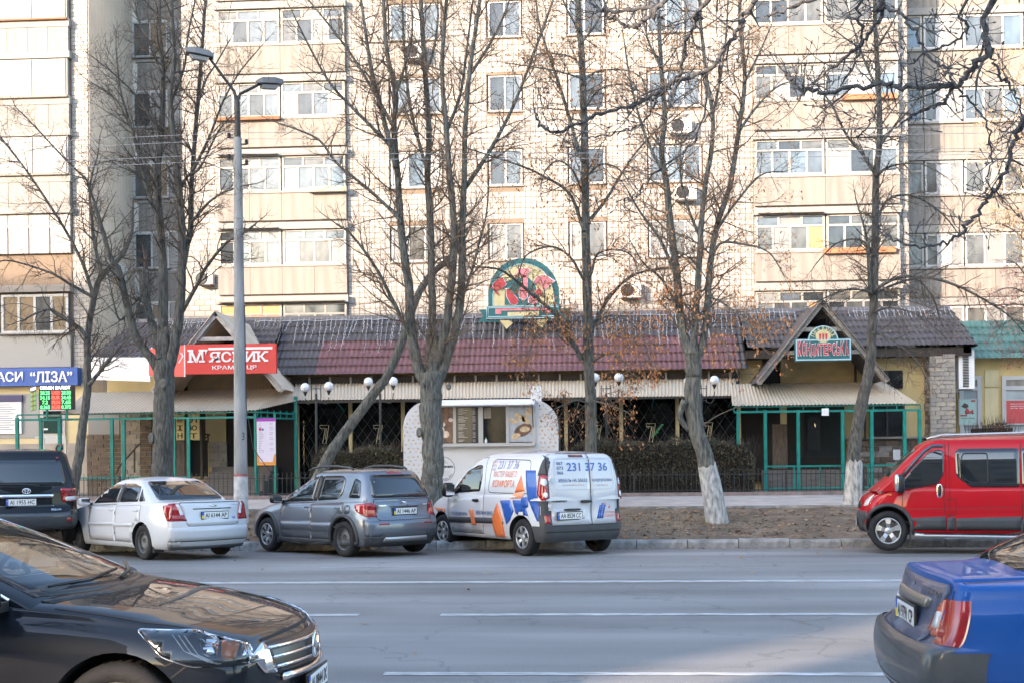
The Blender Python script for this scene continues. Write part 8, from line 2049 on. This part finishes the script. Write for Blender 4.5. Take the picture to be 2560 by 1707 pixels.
mb.bar((p.x+.03, -.05, .597), (p.x+.03, .05, .597), .018); bd = C_.add(mb, 'badge', M_chrome, None, False); mb = MB(); mb.tube([(p.x+.028, .085*cos(k*pi/10), .597+.07*sin(k*pi/10)) for k in range(21)], .007, 6); C_.add(mb, 'badge_ring', M_chrome, bd)
C_.plate('F', 0, .40, 'AI 0844 IX', False, off=.03)
C_.patch('lower_intake', round_poly([(-.55,.22),(.55,.22),(.60,.31),(-.60,.31)], .03), 'F', .005, M_trim, None, .06)
# bonnet edge to the grille, wipers, cowl
C_.seam([[(-.56,.70),(-.3,.715),(0,.72),(.3,.715),(.56,.70)]], 'F', .012, .003, 'bonnet_gap')
C_.patch('cowl', [(2.32,-.74),(2.39,-.74),(2.56,-.4),(2.62,0),(2.56,.4),(2.39,.74),(2.32,.74),(2.48,.4),(2.54,0),(2.48,-.4)], 'T', .006, M_trim, None, .06)
for (y0, y1) in ((-.62,.02), (-.05,.58)):
    P0, n0 = C_.hit('F', y0, 1.0); P1, n1 = C_.hit('F', y1, 1.02); mb = MB(); mb.tube([P0+Vector((.05,0,.0)), P0.lerp(P1, .5)+Vector((.08,0,.0)), P1+Vector((.04,0,.02))], [.008,.012,.008], 6); C_.add(mb, 'wiper', M_trim)
# inside: dash, wheel, seats, mirror
M_int = mat('car_interior', (.05,.052,.056), .8, var=.2); M_int2 = mat('car_interior_pale', (.20,.19,.17), .8, var=.1)
C_.blob('dashboard', (2.08,0,.92), (.62,1.42,.20), M_int, None, .4); C_.boxat('cabin_floor', (.9,0,.70), (2.4,1.4,.04), M_int)
for sg in (1,-1): C_.blob('seat', (.85, sg*.38, .92), (.26,.50,.62), M_int2, None, .5); C_.blob('headrest', (.76, sg*.38, 1.28), (.11,.26,.17), M_int2, None, .6)
C_.blob('rear_bench', (-.05,0,.95), (.3,1.25,.55), M_int2, None, .5)
mb = MB(); cw = Vector((1.62,.38,1.0)); ax = Vector((-.85,0,.52)).normalized(); up_ = Vector((.52,0,.85)).normalized()
mb.tube([cw+Vector((0,1,0))*.185*cos(k*pi/14)+up_*.185*sin(k*pi/14) for k in range(29)], .017, 8); stw = C_.add(mb, 'steering_wheel', M_int)
mb = MB()
for aa in (0, pi, -pi/2): mb.bar(cw-ax*.03, cw+Vector((0,1,0))*.18*cos(aa)+up_*.18*sin(aa), .04, .02)
mb.lathe([(.001,0),(.07,0),(.06,.03),(.001,.04)], 14, 'x', tuple(cw-ax*.02)); C_.add(mb, 'wheel_hub', M_int, stw)
C_.blob('rear_view_mirror', (1.28,0,1.27), (.04,.24,.07), M_trim)

# --- near blue sedan, its tail at the lower right
P_blue = paint('blue_paint', (.003,.075,.30), .0, .5, .03, .5, .12)
a = radians(-4.0); nc = CW(2322, 6.15); h_ = Vector((cos(a), sin(a), 0)); l_ = Vector((-sin(a), cos(a), 0))
loc = nc+h_*1.06+l_*.83; loc.z = 0
C_ = Car('blue sedan with raised boot lid edge at the lower right corner', loc, a, P_blue)
C_.lower([(.2,-.98),(.34,-1.12),(.48,-1.15),(.60,-1.13),(.64,-1.04),(.70,-1.01),(.88,-.965),(.93,-.95)], [(.2,3.2),(.5,3.35),(.8,3.2)], [(-1.15,.88),(-.5,.90),(.5,.90),(2.4,.86),(3.35,.7)], [(-1.15,.965),(-.9,.97),(-.45,.985),(.5,1.0),(2.4,.95),(3.35,.75)], [(-1.15,.78),(-.8,.815),(0,.835),(2,.835),(3.35,.70)], .2, side=[(0,.95),(.2,.99),(.5,1.0),(.85,.985),(1,.94)], rc=.07, bow_r=.07, NS=90, NZ=44, ND=14, wells=((0,.56),(2.52,.56)), wr=.335, pexp=4.5)
C_.cabin([(.88,-.74,2.3,.77),(1.0,-.54,2.05,.755),(1.22,-.12,1.6,.68),(1.36,.14,1.30,.60)], .07, .04, .15, .2, .2, .1, N=240)
C_.bake()
C_.patch('rear_window', round_poly([(-.62,1.0),(.62,1.0),(.54,1.315),(-.54,1.315)], .05), 'B', .005, M_cglass, None, .07)
for sd in 'LR':
    sg = 1 if sd == 'L' else -1
    C_.patch('window', round_poly([(.85,.95),(-.02,.96),(.20,1.24),(.85,1.29)], .05), sd, .004, M_cglass); C_.patch('window', round_poly([(1.85,.93),(.92,.95),(.92,1.29),(1.35,1.28)], .05), sd, .004, M_cglass)
    lm = C_.split('tail_lamp', lambda c: .635 < c.z < .865 and c.x < C_.R(c.z)+.13 and sg*c.y > .58, M_lred, .006)
    C_.seam([[(.0,.45),(-.05,.90)]], sd, .008, .003)
    C_.wheel(0, sg*.71, .29, .18, .18, 'steel'); C_.wheel(2.52, sg*.71, .29, .18, .18, 'steel')
M_tl = mat('dusty_shaded_blue', (.045,.065,.12), .45, coat=.5, var=.2, scale=6)  # the car's own blue, darkened for its shaded rear, plus some dust
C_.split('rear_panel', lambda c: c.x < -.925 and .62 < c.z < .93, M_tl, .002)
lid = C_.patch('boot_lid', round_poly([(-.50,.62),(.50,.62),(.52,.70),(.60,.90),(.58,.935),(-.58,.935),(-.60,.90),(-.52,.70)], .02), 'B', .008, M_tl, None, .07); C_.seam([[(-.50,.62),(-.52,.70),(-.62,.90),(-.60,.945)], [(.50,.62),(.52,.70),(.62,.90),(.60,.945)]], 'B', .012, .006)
C_.patch('boot_top', round_poly([(-.96,-.62),(-.96,.62),(-.52,.60),(-.52,-.60)], .05), 'T', .006, P_blue, None, .08); C_.seam([[(-.95,.66),(-.5,.64)], [(-.95,-.66),(-.5,-.64)]], 'T', .010, .003)
for sg in (1,-1):
    lm = C_.patch('tail_lamp_inner', round_poly([(sg*.44,.66),(sg*.60,.66),(sg*.60,.855),(sg*.57,.855),(sg*.51,.81)], .02), 'B', .009, M_lorg, None, .05); C_.patch('reversing_lens', round_poly([(sg*.51,.70),(sg*.59,.70),(sg*.59,.79),(sg*.53,.79)], .02), 'B', .020, M_lclear, lm, .05)
C_.patch('plate_recess', round_poly([(-.34,.645),(.34,.645),(.36,.80),(-.36,.80)], .02), 'B', .004, M_trim, lid); C_.patch('chrome_bar', round_poly([(-.38,.785),(.38,.785),(.40,.845),(-.40,.845)], .02), 'B', .030, mat('dull_chrome', (.30,.29,.27), .35, metal=.8), lid, .06)
C_.plate('B', 0, .715, 'AI 9791 CP', True, off=.014); C_.text('DAEWOO', 'B', -.43, .875, .20, .032, M_chrome, .02, .016); mb = MB(); p, n = C_.hit('B', .0, .885); mb.lathe([(.001,-.01),(.012,-.01),(.012,.0)], 10, 'x', tuple(p)); C_.add(mb, 'lock', M_trim)
C_.split('rear_bumper', lambda c: c.z < .612 and c.x < C_.R(c.z)+.36, mat('dusty_bumper', (.05,.055,.06), .45, coat=.4, var=.2), .010); C_.seam([[(-.7,.36),(.7,.36)]], 'B', .014, .014, 'bumper_strip', M_rim)
mb = MB(); mb.tube([(-.7,.45,.2),(-1.16,.45,.19)], .03, 12); C_.add(mb, 'exhaust', mat('exhaust_dark', (.03,.03,.03), .6, metal=.5))
C_.patch('windscreen', [(-.6,.98),(.6,.98),(.52,1.3),(-.52,1.3)], 'F', .006, M_cglass)
